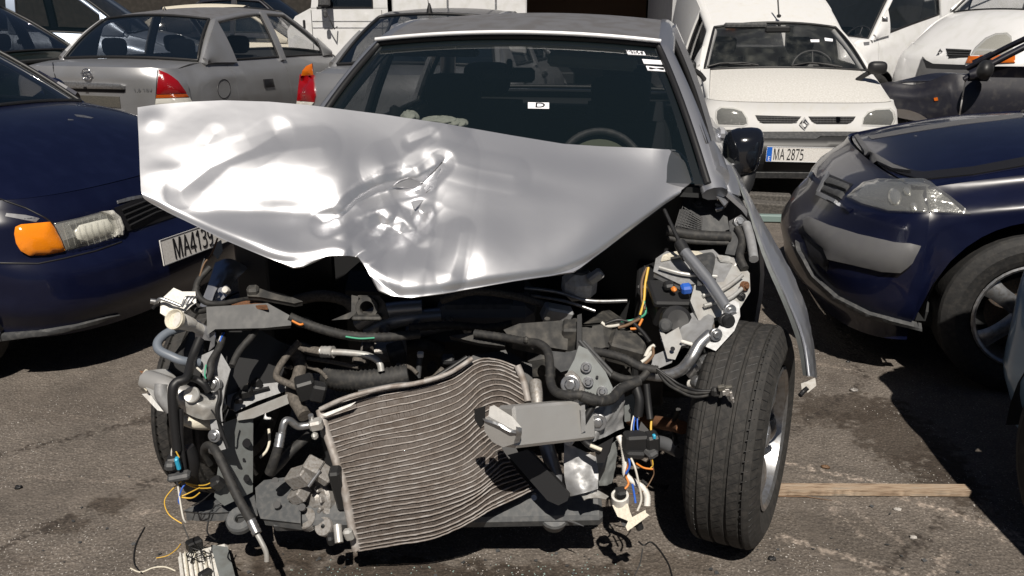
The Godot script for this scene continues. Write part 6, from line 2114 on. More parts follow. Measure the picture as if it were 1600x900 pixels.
	for q in [[[410, 560], [400, 575], [398, 590]], [[478, 572], [500, 580], [512, 592]], [[420, 575], [440, 572], [455, 574]], [[480, 560], [520, 566], [560, 574]], [[395, 548], [398, 560], [404, 570]], [[620, 570], [640, 574], [652, 584]]]:
		tb("vacuum_hose", [[q[0][0], q[0][1], 2.22], [q[1][0], q[1][1], 2.20], [q[2][0], q[2][1], 2.18]], .006, M.hose_dusty)
	bx("valve_block", P(412, 560, 2.24), Vector3(.03, .05, .03), M.steel_light, Vector3(.2, .3, .3))
	bx("valve_block", P(478, 605, 2.10), Vector3(.05, .06, .05), M.plastic, Vector3(.2, .3, .2))
	bx("valve_block", P(497, 612, 2.10), Vector3(.04, .05, .04), M.plastic, Vector3(.1, .2, -.3))
	# what can be made out in the shade under the bonnet
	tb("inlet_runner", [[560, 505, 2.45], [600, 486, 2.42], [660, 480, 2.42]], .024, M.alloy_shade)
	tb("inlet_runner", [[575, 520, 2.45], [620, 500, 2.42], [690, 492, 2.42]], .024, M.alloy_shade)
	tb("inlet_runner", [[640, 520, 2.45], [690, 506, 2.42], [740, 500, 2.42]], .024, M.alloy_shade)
	bx("plenum", P(760, 486, 2.44), Vector3(.30, .09, .12), M.bumper_grey, Vector3(.3, -.1, .05), null, .025)
	bx("plenum_lid", P(750, 470, 2.44), Vector3(.22, .03, .10), M.plastic_grey, Vector3(.3, -.1, .05), null, .01)
	tb("breather_hose", [[690, 470, 2.40], [740, 456, 2.38], [800, 462, 2.38], [850, 476, 2.38]], .011, M.hose_dusty)
	tb("brake_pipe", [[820, 450, 2.44], [870, 456, 2.42], [920, 470, 2.40], [980, 470, 2.38]], .006, M.alloy)
	tb("brake_pipe", [[830, 462, 2.44], [880, 470, 2.42], [930, 486, 2.40]], .005, M.alloy)
	bx("fluid_tank", P(905, 445, 2.46), Vector3(.10, .09, .09), M.white_plastic, Vector3(.2, .2, 0), null, .025)
	disc("tank_cap", 905, 424, 2.46, Vector3(0, 1, .3), [[0, .012], [.026, .012], [.030, .006], [.030, -.012], [0, -.012]], M.plastic_grey)
	bx("engine_bracket", P(930, 432, 2.42), Vector3(.05, .03, .03), M.steel_light, Vector3(.3, .2, .7))
	bx("engine_bracket", P(870, 490, 2.36), Vector3(.09, .05, .04), M.steel, Vector3(.3, .2, -.3))
	tb("coolant_hose", [[460, 470, 2.40], [500, 462, 2.38], [540, 470, 2.38], [560, 492, 2.36]], .017, M.hose_dusty)
	tb("loom", [[640, 512, 2.34], [700, 508, 2.33], [760, 512, 2.32], [800, 506, 2.32]], .012, M.hose, null, 12, .06)
	for q in [[600, 512], [650, 506], [700, 500], [730, 512]]:
		disc("stud", q[0], q[1], 2.38, Vector3(0, .7, .7), [[0, .012], [.008, .012], [.012, 0], [.016, -.01], [0, -.02]], M.alloy)
	# alternator and pulley, low on the left of the condenser
	var an := Vector3(-.55, .25, .8).normalized()
	var al := disc("alternator", 507, 775, 2.04, an, [[0, .055], [.022, .055], [.030, .046], [.052, .042], [.058, .034], [.058, .018], [.061, .016], [.061, -.016], [.058, -.018], [.058, -.05], [0, -.05]], M.cast)
	disc("winding", 507, 775, 2.04, an, [[.0612, .013], [.0625, .012], [.0625, -.012], [.0612, -.013]], M.rust, al)
	for k in 9:
		var t := TAU * k / 9.0
		var xx := an.cross(Vector3.UP).normalized()
		var yy := an.cross(xx)
		var c0 := P(507, 775, 2.04) + an * .044
		var ac := Acc.new()
		ac.box(c0 + (xx * cos(t) + yy * sin(t)) * .042, Vector3(.009, .030, .018), Basis(xx * cos(t) + yy * sin(t), an, (xx * cos(t) + yy * sin(t)).cross(an)), .003)
		W("housing_rib", ac, M.cast, al)
	for q in [[470, 745, .07, .045, .5], [488, 730, .045, .04, -.5], [468, 772, .05, .035, .6], [505, 740, .05, .03, -.7], [520, 800, .05, .03, -.6]]:
		bx("alternator_bracket", P(q[0], q[1], 1.99), Vector3(q[2], q[3], .045), M.cast, Vector3(.3, -.3, q[4]), al, .004)
	tb("long_bolt", [[482, 760, 1.95], [500, 735, 1.97]], .005, M.alloy, al, 2)
	bx("rubber_block", P(530, 762, 1.97), Vector3(.03, .13, .04), M.plastic, Vector3(.2, 0, .1))
	disc("pulley", 481, 812, 1.97, Vector3(-.35, .75, .6), [[0, .016], [.026, .016], [.029, .012], [.026, .008], [.029, .004], [.026, 0.0], [.029, -.004], [.026, -.008], [.029, -.012], [.026, -.016], [.02, -.024], [0, -.024]], M.cast)
	disc("idler", 508, 823, 1.95, Vector3(-.3, .6, .7), [[.006, .012], [.024, .012], [.026, .006], [.026, -.012], [.006, -.012]], M.cast)
	var cl := tb("condenser_foot", [[527, 820, 1.90], [530, 848, 1.87]], .011, M.steel_light, null, 3, 0, -1, 14)
	bx("condenser_clip", P(545, 835, 1.88), Vector3(.024, .036, .02), M.steel_light, Vector3(.2, 0, .2), cl)
	bx("condenser_clip", P(518, 842, 1.90), Vector3(.02, .03, .03), M.plastic, Vector3(.2, 0, .1), cl)
	# lower cross member with its towing lugs
	var am := Acc.new()
	var A2 := P(430, 800, 2.00)
	var B2 := P(940, 790, 1.98)
	var e2 := (B2 - A2).normalized()
	var u2 := Vector3(0, .9, .45)
	u2 = (u2 - e2 * e2.dot(u2)).normalized()
	am.box((A2 + B2) * .5, Vector3((B2 - A2).length(), .045, .10), Basis(e2, u2, e2.cross(u2)), .010)
	var cm := W("cross_member", am, M.primer)
	for q in [[800, 788], [821, 787], [843, 787], [908, 785]]:
		disc("hole", q[0], q[1], 2.00, Vector3(0, .9, .45), [[0, .018], [.009, .018], [.009, .010]], M.ink, cm)
	disc("towing_lug", 866, 806, 1.96, Vector3(0, .8, .5), [[0, .012], [.036, .012], [.040, .004], [.034, -.03], [0, -.03]], M.primer, cm)
	tb("pin", [[885, 812, 1.94], [912, 822, 1.90]], .004, M.alloy, cm, 2, 0, .001)
	disc("bolt_head", 834, 777, 1.99, Vector3(0, .5, 1), [[0, .008], [.008, .008], [.012, 0], [0, -.004]], M.alloy, cm)
	pl("lower_arm", [[402, 762, 2.05], [414, 752, 2.08], [450, 747, 2.10], [458, 768, 2.03], [466, 786, 1.98], [468, 816, 1.93], [410, 808, 1.95], [404, 790, 2.0]], .03, M.primer, null, .006)
	for q in [[430, 752, 2.08], [433, 789, 1.965], [472, 793, 1.96]]:
		disc("hole", q[0], q[1], q[2], Vector3(0, .7, .6), [[0, .004], [.010, .004], [.010, -.004]], M.ink, cm)
	var lf := pl("cross_member_end", [[290, 798, 1.99], [318, 785, 2.01], [395, 774, 2.04], [400, 805, 1.97], [372, 806, 1.95], [360, 798, 1.97], [320, 800, 1.96]], .03, M.primer, cm, .006)
	disc("towing_eye", 376, 812, 1.94, Vector3(0, .85, .45), [[.013, .008], [.016, .011], [.034, .011], [.038, .004], [.038, -.010], [.013, -.010], [.013, .008]], M.primer, lf)

func wreck_left() -> void:
	# strut tower and inner panel under the bonnet corner
	crumpled("strut_tower", [[[336, 410, 2.34], [360, 404, 2.36], [388, 418, 2.38]], [[326, 442, 2.28], [345, 440, 2.28], [362, 446, 2.32]], [[312, 478, 2.22], [328, 482, 2.20], [350, 472, 2.24]]], .006, M.silver, .004)
	disc("tower_bolt", 353, 453, 2.22, Vector3(0, .4, 1), [[0, .01], [.008, .01], [.010, .004], [.012, -.004], [0, -.008]], M.white_plastic)
	pl("tower_bracket", [[340, 452, 2.24], [354, 446, 2.24], [360, 456, 2.23], [346, 468, 2.22]], .006, M.silver)
	pl("hanging_tag", [[333, 383, 2.24], [345, 376, 2.24], [347, 392, 2.22], [340, 404, 2.22], [334, 396, 2.23]], .003, M.grey_paint)
	# washer bottle neck
	var wb := pl("washer_neck", [[272, 454, 2.06], [284, 460, 2.06], [302, 459, 2.08], [302, 472, 2.06], [284, 484, 2.03], [267, 495, 2.02], [255, 487, 2.02], [256, 470, 2.04]], .04, M.white_plastic, null, .008)
	tb("filler_tube", [[272, 499, 2.00], [286, 503, 2.02], [300, 508, 2.05]], .024, M.white_plastic, wb, 5, 0, .017, 18)
	tb("filler_tube", [[298, 507, 2.04], [312, 514, 2.07], [322, 518, 2.09]], .014, M.white_plastic, wb, 4, 0, -1, 14)
	disc("filler_mouth", 273, 499, 1.995, P(272, 499, 1.99) - P(300, 508, 2.05), [[0, -.006], [.018, -.004], [.024, .004], [.026, .004], [.026, -.006]], M.cream, wb)
	for k in 3:
		tb("neck_clip", [[284 + k * 6, 480 - k * 3, 2.02], [290 + k * 6, 466, 2.03], [296 + k * 6, 464, 2.04]], .0035, M.alloy, wb)
	tb("bent_hook", [[238, 471, 2.02], [243, 474, 2.02], [250, 467, 2.02], [262, 470, 2.02], [282, 478, 2.02]], .0045, M.alloy)
	disc("hook_nut", 239, 471, 2.02, Vector3(-1, .3, .3), [[0, .006], [.007, .006], [.007, -.006], [0, -.006]], M.alloy)
	tb("hook_prong", [[246, 471, 2.02], [242, 478, 2.02], [239, 482, 2.02]], .004, M.wire_black)
	# grey pipe loop
	tb("pipe_loop", [[288, 511, 2.08], [262, 520, 2.05], [247, 534, 2.02], [249, 547, 2.00], [268, 557, 1.99], [286, 564, 1.99], [312, 567, 2.01]], .0115, M.hose_grey, null, 8, 0, -1, 14)
	# end of the left-hand rail
	var ra := tb("rail_end", [[230, 594, 2.02], [256, 603, 1.99], [282, 616, 1.97], [308, 630, 1.97], [342, 632, 2.02]], .028, M.alu, null, 6, 0, -1, 8)
	crumpled("rail_skin", [[[227, 580, 2.03], [246, 577, 2.05], [264, 579, 2.05], [286, 602, 2.01]], [[223, 594, 2.0], [242, 598, 1.98], [262, 606, 1.97], [286, 618, 1.95]], [[228, 606, 1.98], [240, 622, 1.96], [256, 640, 1.94], [272, 648, 1.94]]], .004, M.steel_light, .004, ra)
	crumpled("rail_skin", [[[278, 604, 1.98], [298, 608, 1.97], [316, 622, 1.96], [342, 620, 1.98]], [[280, 622, 1.945], [302, 628, 1.935], [318, 636, 1.935], [342, 634, 1.96]], [[284, 642, 1.945], [304, 652, 1.935], [320, 656, 1.935], [340, 654, 1.96]]], .004, M.steel_light, .004, ra)
	tb("rail_lower", [[282, 650, 1.97], [304, 660, 1.96], [338, 662, 2.0]], .017, M.cream, ra, 6, 0, -1, 8)
	pl("rail_flange", [[223, 616, 2.00], [252, 614, 2.01], [268, 632, 1.98], [267, 644, 1.97], [247, 640, 1.98]], .012, M.steel_light, ra)
	tb("rail_mouth", [[229, 580, 2.04], [225, 588, 2.02], [226, 602, 2.0], [232, 610, 1.99]], .006, M.cream, ra)
	pl("rail_tab", [[219, 580, 2.04], [236, 580, 2.04], [228, 589, 2.03]], .004, M.rust, ra)
	tb("rail_web", [[252, 600, 1.96], [252, 618, 1.95], [268, 640, 1.95]], .016, M.steel, ra, 5, 0, -1, 8)
	disc("dent", 299, 617, 1.935, Vector3(-.1, .5, 1), [[0, -.004], [.012, 0], [.018, .003], [.020, .001], [.021, -.004]], M.steel_light, ra)
	# bolted flange
	var fl := pl("bolted_flange", [[309, 559, 2.03], [340, 545, 2.04], [359, 577, 2.01], [351, 604, 1.98], [345, 640, 1.96], [347, 668, 1.95], [354, 700, 1.94], [340, 704, 1.94], [333, 680, 1.95], [328, 650, 1.96], [334, 612, 1.98], [320, 592, 2.0]], .006, M.steel)
	bolts([[333, 600, 1.975]], Vector3(-.2, .3, 1), .012, M.alloy, fl)
	bolts([[335, 681, 1.935]], Vector3(-.2, .3, 1), .010, M.alloy, fl)
	tb("flange_slit", [[340, 594, 1.985], [343, 620, 1.965], [339, 640, 1.953], [345, 670, 1.945], [356, 700, 1.935]], .005, M.wire_black, fl)
	pl("bonnet_catch", [[304, 500, 2.08], [335, 520, 2.06], [334, 540, 2.05], [326, 548, 2.05], [330, 532, 2.06], [306, 528, 2.08]], .006, M.silver)
	pl("added_dark_liner", [[262, 584, 2.06], [270, 558, 2.08], [298, 519, 2.12], [332, 508, 2.16], [402, 514, 2.2], [446, 540, 2.2], [440, 600, 2.17], [384, 642, 2.12], [356, 652, 2.09], [352, 606, 2.09], [332, 592, 2.08], [292, 592, 2.06]], .01, M.plastic)  # added black sheet that darkens the area over the tyre top
	pl("black_shield", [[296, 518, 2.12], [318, 530, 2.10], [316, 556, 2.08], [288, 564, 2.08], [268, 585, 2.07], [262, 578, 2.1]], .01, M.plastic)
	# grey side panel
	var vp := pl("side_panel", [[350, 662, 2.02], [395, 644, 2.10], [394, 768, 2.03], [351, 789, 1.94], [336, 776, 1.95], [344, 715, 1.99]], .004, M.grey_paint)
	for q in [[385, 692, .011], [380, 718, .005], [385, 747, .008], [372, 747, .005]]:
		disc("hole", q[0], q[1], 2.05 - (q[1] - 692) * .0006, Vector3(.35, .2, 1), [[0, .006], [q[2], .006], [q[2], -.006]], M.ink, vp)
	pl("panel_flange", [[370, 648, 2.06], [450, 616, 2.12], [450, 630, 2.11], [396, 652, 2.08], [372, 656, 2.05]], .006, M.steel_light)
	var ub := pl("upper_bracket", [[357, 612, 2.10], [376, 606, 2.12], [420, 600, 2.16], [450, 596, 2.18], [446, 610, 2.16], [400, 626, 2.11], [368, 642, 2.07], [356, 632, 2.07]], .008, M.steel)
	bx("square_hole", P(373, 627, 2.068), Vector3(.022, .016, .006), M.ink, Vector3(.2, 0, .1), ub, .002)
	tb("bracket_lip", [[362, 640, 2.05], [368, 618, 2.08], [392, 612, 2.11], [420, 606, 2.14]], .005, M.wire_black, ub)
	disc("bracket_bolt", 349, 635, 2.0, Vector3(0, .3, 1), [[.003, .006], [.008, .006], [.010, 0], [.003, -.006]], M.alloy, ub)
	disc("rubber_mount", 379, 592, 2.15, Vector3(-.2, .5, .9), [[0, .008], [.012, .008], [.014, .014], [.028, .014], [.032, .006], [.032, -.03], [0, -.03]], M.hose_dusty)
	disc("rubber_mount_core", 379, 592, 2.145, Vector3(-.2, .5, .9), [[0, .018], [.010, .018], [.012, .010], [0, .008]], M.rust)
	pl("white_tag", [[400, 553, 2.20], [412, 546, 2.20], [420, 560, 2.18], [410, 570, 2.17], [402, 566, 2.18]], .006, M.steel_light)
	bx("hose_bracket", P(398, 600, 2.16), Vector3(.05, .05, .05), M.plastic, Vector3(.2, .2, .4))
	bx("sensor_block", P(384, 612, 2.10), Vector3(.035, .03, .03), M.plastic, Vector3(.3, .2, .2))
	# condenser pipe and hoses
	var ac := tb("refrigerant_pipe", [[486, 664, 2.01], [466, 666, 2.00], [452, 657, 1.99], [444, 661, 1.98], [440, 680, 1.97]], .0098, M.alloy, null, 8, 0, -1, 14)
	tb("crimp", [[439, 677, 1.97], [435, 699, 1.95]], .0125, M.alloy, ac, 8, .05, -1, 14)
	tb("rubber_hose", [[435, 698, 1.95], [428, 720, 1.94], [421, 739, 1.94]], .0125, M.hose, ac, 5, 0, -1, 14)
	tb("rubber_hose", [[421, 740, 1.96], [436, 726, 1.99], [456, 704, 2.02], [484, 680, 2.06]], .013, M.hose, ac, 6, 0, -1, 14)
	bx("pipe_block", P(494, 663, 2.00), Vector3(.035, .03, .03), M.steel_light, Vector3(.2, .1, .2), ac)
	bx("pipe_block", P(492, 681, 1.99), Vector3(.016, .02, .02), M.steel_light, Vector3(.2, .1, .2), ac)
	disc("pipe_nut", 486, 652, 2.0, Vector3(0, 1, .3), [[0, .008], [.007, .008], [.007, -.008], [0, -.008]], M.alloy, ac)
	tb("dip_rod", [[420, 670, 2.2], [421, 690, 2.18], [416, 705, 2.16], [406, 715, 2.15]], .004, M.cream)
	# hose hanging to the ground
	var lh := tb("hanging_hose", [[327, 724, 2.0], [320, 706, 1.98], [323, 697, 1.96], [334, 700, 1.93], [350, 730, 1.89], [370, 774, 1.85], [393, 815, 1.82]], .0115, M.hose, null, 8, 0, -1, 14)
	tb("crimp", [[392, 813, 1.82], [402, 834, 1.80]], .0118, M.alloy, lh, 8, .06, -1, 14)
	tb("metal_end", [[402, 835, 1.80], [411, 852, 1.79], [416, 864, 1.785], [417, 877, 1.78]], .0062, M.steel_light, lh)
	tb("pipe_clip", [[331, 701, 1.935], [337, 704, 1.93]], .013, M.alloy, lh, 3)

func wires(called: String, list: Array) -> void:
	for q in list:
		tb(called, q[0], q[1], q[2], null, 7, 0, -1, 6)

func wreck_wiring() -> void:
	wires("loom", [
		[[[328, 418, 2.16], [311, 437, 2.13], [307, 455, 2.10], [319, 471, 2.09], [340, 475, 2.10], [368, 471, 2.14], [392, 467, 2.2]], .0085, M.hose],
		[[[308, 448, 2.11], [300, 470, 2.08], [307, 485, 2.06], [330, 482, 2.09], [348, 475, 2.12]], .009, M.hose],
		[[[322, 400, 2.18], [316, 415, 2.16], [308, 446, 2.12]], .003, M.wire_black],
		[[[340, 372, 2.2], [330, 398, 2.18], [319, 412, 2.16], [312, 432, 2.13]], .0025, M.wire_brown],
		[[[346, 520, 2.12], [352, 510, 2.11], [378, 506, 2.11], [404, 504, 2.11]], .008, M.hose],
		[[[404, 504, 2.11], [396, 522, 2.08], [374, 548, 2.04], [362, 572, 2.0]], .0095, M.hose],
		[[[350, 516, 2.1], [344, 540, 2.05], [330, 565, 2.0], [328, 585, 1.97], [315, 600, 1.95]], .010, M.hose],
		[[[312, 530, 2.05], [300, 560, 2.0], [292, 590, 1.93], [276, 598, 1.91], [270, 612, 1.90], [272, 655, 1.89], [277, 704, 1.88]], .0125, M.wire_black],
		[[[292, 590, 1.93], [305, 592, 1.95], [318, 600, 1.95], [326, 612, 1.95]], .010, M.wire_black],
		[[[330, 640, 1.93], [345, 660, 1.93], [352, 652, 1.96], [357, 640, 1.98]], .002, M.wire_black],
		[[[283, 640, 1.9], [284, 690, 1.89], [290, 740, 1.88]], .006, M.wire_black],
	])
	wires("wire", [
		[[[350, 520, 2.08], [345, 530, 2.06], [343, 545, 2.04]], .0028, M.wire_blue], [[[347, 520, 2.08], [341, 536, 2.05], [340, 548, 2.03]], .002, M.wire_white],
		[[[322, 570, 1.97], [320, 585, 1.95], [322, 592, 1.94]], .002, M.wire_green], [[[308, 575, 1.98], [316, 582, 1.96]], .003, M.wire_white],
		[[[272, 690, 1.89], [268, 706, 1.88], [269, 720, 1.88]], .002, M.wire_white], [[[275, 705, 1.87], [280, 715, 1.87]], .002, M.wire_yellow],
		[[[283, 752, 1.87], [266, 768, 1.86], [257, 784, 1.85], [264, 804, 1.84], [284, 818, 1.83]], .0016, M.wire_yellow],
		[[[289, 755, 1.88], [306, 762, 1.90], [322, 763, 1.92], [337, 761, 1.94]], .0018, M.wire_yellow],
		[[[289, 754, 1.88], [304, 758, 1.90], [320, 758, 1.92], [332, 753, 1.94]], .0017, M.wire_yellow],
		[[[282, 776, 1.86], [296, 770, 1.87], [312, 762, 1.90]], .0016, M.wire_yellow], [[[282, 777, 1.86], [300, 778, 1.87], [312, 770, 1.90]], .002, M.wire_yellow],
		[[[290, 756, 1.87], [284, 764, 1.86], [279, 782, 1.85], [283, 790, 1.85]], .002, M.wire_blue], [[[277, 752, 1.87], [281, 780, 1.85], [286, 808, 1.83], [290, 816, 1.83]], .0025, M.wire_white],
		[[[300, 790, 1.87], [316, 782, 1.9], [330, 770, 1.93]], .0015, M.wire_black], [[[286, 820, 1.82], [291, 832, 1.81], [295, 842, 1.8]], .0015, M.wire_black],
		[[[326, 812, 1.86], [324, 832, 1.83], [336, 843, 1.8]], .002, M.wire_black],
		[[[1010, 418, 2.38], [1003, 440, 2.36], [1003, 468, 2.33], [1008, 484, 2.30]], .004, M.wire_brown], [[[1013, 418, 2.38], [1008, 445, 2.35], [1006, 470, 2.32], [1000, 492, 2.3]], .004, M.wire_yellow],
		[[[1008, 415, 2.38], [1000, 448, 2.36], [1008, 478, 2.31], [1002, 496, 2.30]], .004, M.wire_black], [[[1006, 470, 2.32], [1008, 490, 2.3], [990, 500, 2.3], [970, 502, 2.3]], .004, M.wire_green],
		[[[1002, 494, 2.30], [985, 502, 2.3], [965, 500, 2.3], [946, 506, 2.3]], .005, M.wire_black], [[[1000, 498, 2.28], [980, 508, 2.28], [966, 512, 2.28]], .005, M.wire_brown],
		[[[1004, 498, 2.28], [996, 512, 2.27], [985, 514, 2.27]], .004, M.wire_orange], [[[990, 505, 2.28], [1005, 520, 2.25], [1016, 535, 2.22]], .006, M.wire_black],
		[[[968, 508, 2.29], [950, 510, 2.3], [940, 504, 2.31]], .005, M.wire_white],
		[[[1008, 558, 2.10], [1014, 546, 2.12], [1022, 540, 2.13]], .006, M.wire_white], [[[1002, 566, 2.08], [1010, 560, 2.09], [1018, 550, 2.12]], .005, M.wire_white], [[[1006, 570, 2.07], [1020, 556, 2.1], [1020, 542, 2.12]], .004, M.wire_brown],
		[[[1028, 578, 2.04], [1042, 592, 2.02], [1060, 606, 2.0], [1085, 614, 1.97], [1116, 612, 1.96]], .0048, M.hose], [[[1028, 580, 2.04], [1040, 597, 2.02], [1056, 608, 2.0], [1085, 620, 1.97], [1116, 615, 1.96]], .0045, M.hose], [[[1026, 576, 2.04], [1046, 590, 2.02], [1064, 602, 2.0], [1088, 610, 1.97], [1114, 610, 1.96]], .0035, M.wire_black],
		[[[992, 650, 1.97], [990, 665, 1.95], [990, 678, 1.94]], .002, M.wire_blue], [[[996, 650, 1.97], [996, 668, 1.95], [999, 678, 1.94]], .002, M.wire_blue], [[[990, 650, 1.97], [987, 664, 1.95], [986, 678, 1.94]], .002, M.wire_white], [[[1018, 652, 1.97], [1017, 670, 1.95], [1019, 678, 1.94]], .003, M.wire_yellow],
		[[[984, 712, 1.9], [982, 725, 1.9], [978, 742, 1.9], [982, 756, 1.89], [974, 766, 1.88]], .003, M.wire_orange], [[[982, 714, 1.9], [984, 728, 1.89], [978, 740, 1.89]], .003, M.wire_blue],
		[[[985, 714, 1.9], [992, 730, 1.88], [998, 755, 1.87], [1002, 780, 1.86], [996, 798, 1.85]], .003, M.wire_white], [[[988, 756, 1.88], [991, 772, 1.87], [993, 786, 1.86]], .003, M.wire_blue],
		[[[994, 724, 1.9], [1006, 731, 1.9], [1020, 733, 1.9]], .0026, M.wire_orange], [[[1016, 714, 1.9], [1018, 724, 1.9], [1021, 733, 1.9], [1020, 745, 1.9], [1004, 768, 1.88], [980, 772, 1.87]], .0018, M.wire_brown],
		[[[1018, 714, 1.9], [1020, 726, 1.9], [1016, 732, 1.9]], .002, M.wire_yellow],
	])
	# plugs and hanging ends
	var pc := bx("plug_cluster", P(275, 728, 1.88), Vector3(.035, .06, .035), M.plastic, Vector3(.1, .2, .1))
	bx("plug", P(266, 727, 1.86), Vector3(.025, .022, .03), M.plastic_grey, Vector3(.1, .2, -.1), pc)
	bx("plug", P(278, 724, 1.855), Vector3(.010, .034, .016), M.cyan, Vector3(.1, .2, .1), pc, .003)
	bx("plug", P(280, 744, 1.86), Vector3(.055, .018, .03), M.plastic_grey, Vector3(.1, .2, .1), pc)
	tb("wheel_arch_rag", [[290, 700, 1.92], [298, 720, 1.92], [296, 745, 1.92], [300, 760, 1.93]], .022, M.wire_black)
	bx("plug", P(340, 755, 1.94), Vector3(.03, .035, .03), M.plastic, Vector3(.3, .3, .6))
	var hp := bx("plug_cluster", P(992, 690, 1.93), Vector3(.06, .05, .04), M.plastic, Vector3(.1, .2, -.05))
	bx("plug", P(1018, 690, 1.93), Vector3(.035, .05, .04), M.plastic, Vector3(.1, .2, .1), hp)
	bx("plug", P(1022, 682, 1.91), Vector3(.008, .012, .01), M.cyan, Vector3(.1, .2, .1), hp, .002)
	bx("plug", P(990, 706, 1.92), Vector3(.05, .022, .045), M.plastic, Vector3(.1, .2, -.15), hp)
	bx("plug", P(1014, 705, 1.92), Vector3(.03, .02, .05), M.plastic_grey, Vector3(.1, .5, .3), hp)
	pl("torn_film", [[1002, 660, 1.95], [1012, 672, 1.94], [1008, 684, 1.93], [998, 676, 1.94]], .002, M.plastic, hp)
	tb("conduit", [[967, 682, 1.96], [974, 698, 1.94], [977, 722, 1.92], [978, 742, 1.91], [990, 753, 1.90], [1004, 762, 1.89], [1011, 775, 1.88], [1011, 790, 1.87]], .0085, M.white_plastic, null, 14, .08)
	tb("dark_loom", [[992, 600, 2.0], [999, 625, 1.98], [997, 650, 1.97]], .012, M.wire_black)
	tb("dark_loom", [[1010, 600, 2.0], [1013, 630, 1.98], [1016, 655, 1.96]], .009, M.wire_black)
	tb("dark_loom", [[930, 628, 1.90], [914, 655, 1.885], [907, 676, 1.885], [916, 692, 1.88], [938, 704, 1.87]], .0085, M.wire_black)
	tb("stripped_end", [[922, 696, 1.872], [940, 703, 1.865]], .005, M.cream)
	tb("dark_loom", [[908, 619, 1.89], [928, 626, 1.89], [954, 624, 1.92], [972, 607, 1.97], [998, 596, 2.0]], .0135, M.hose, null, 10, .04)
	pl("torn_rag", [[930, 700, 1.87], [958, 684, 1.88], [952, 705, 1.87], [944, 722, 1.87], [934, 722, 1.87]], .003, M.plastic)
	# broken cream lamp holder swinging from its wires
	var lh := disc("lamp_holder", 969, 780, 1.87, Vector3(-.1, .9, .3), [[.016, .016], [.019, .018], [.022, .016], [.022, -.012], [.019, -.016], [.016, -.012], [.016, .016]], M.white_plastic)
	bx("lamp_socket", P(970, 770, 1.88), Vector3(.03, .025, .03), M.plastic, Vector3(.2, .3, 0), lh)
	pl("holder_body", [[958, 790, 1.86], [980, 788, 1.85], [983, 800, 1.84], [990, 815, 1.83], [986, 814, 1.83], [966, 806, 1.84]], .01, M.cream, lh)
	pl("holder_blade", [[984, 812, 1.83], [1008, 798, 1.84], [1008, 802, 1.84], [1013, 805, 1.835], [986, 824, 1.82], [981, 828, 1.82], [979, 823, 1.82]], .004, M.cream, lh)
	pl("holder_shell", [[966, 806, 1.86], [984, 814, 1.85], [980, 824, 1.84], [974, 820, 1.85]], .006, M.plastic_grey, lh)
	tb("holder_tail", [[990, 818, 1.84], [996, 816, 1.85], [1000, 826, 1.85]], .010, M.plastic, lh)
	# plug lying against the front tyre
	var tp := bx("plug_cluster", P(1118, 612, 1.94), Vector3(.022, .026, .02), M.hose, Vector3(.1, 0, .1))
	for q in [[1127, 606, .018, .014], [1136, 612, .012, .022], [1142, 618, .008, .026], [1131, 613, .010, .014], [1145, 624, .006, .016], [1138, 605, .018, .008]]:
		bx("plug", P(q[0], q[1], 1.925), Vector3(q[2], q[3], .012), M.plate_bare if q[2] > .015 else M.cast, Vector3(.1, 0, .2), tp, .002)
	# pebble caught in the tread
	disc("tread_pebble", 1122, 756, 1.905, Vector3(0, .3, 1), [[0, .005], [.004, .004], [.006, 0], [.004, -.004], [0, -.005]], M.sticker)

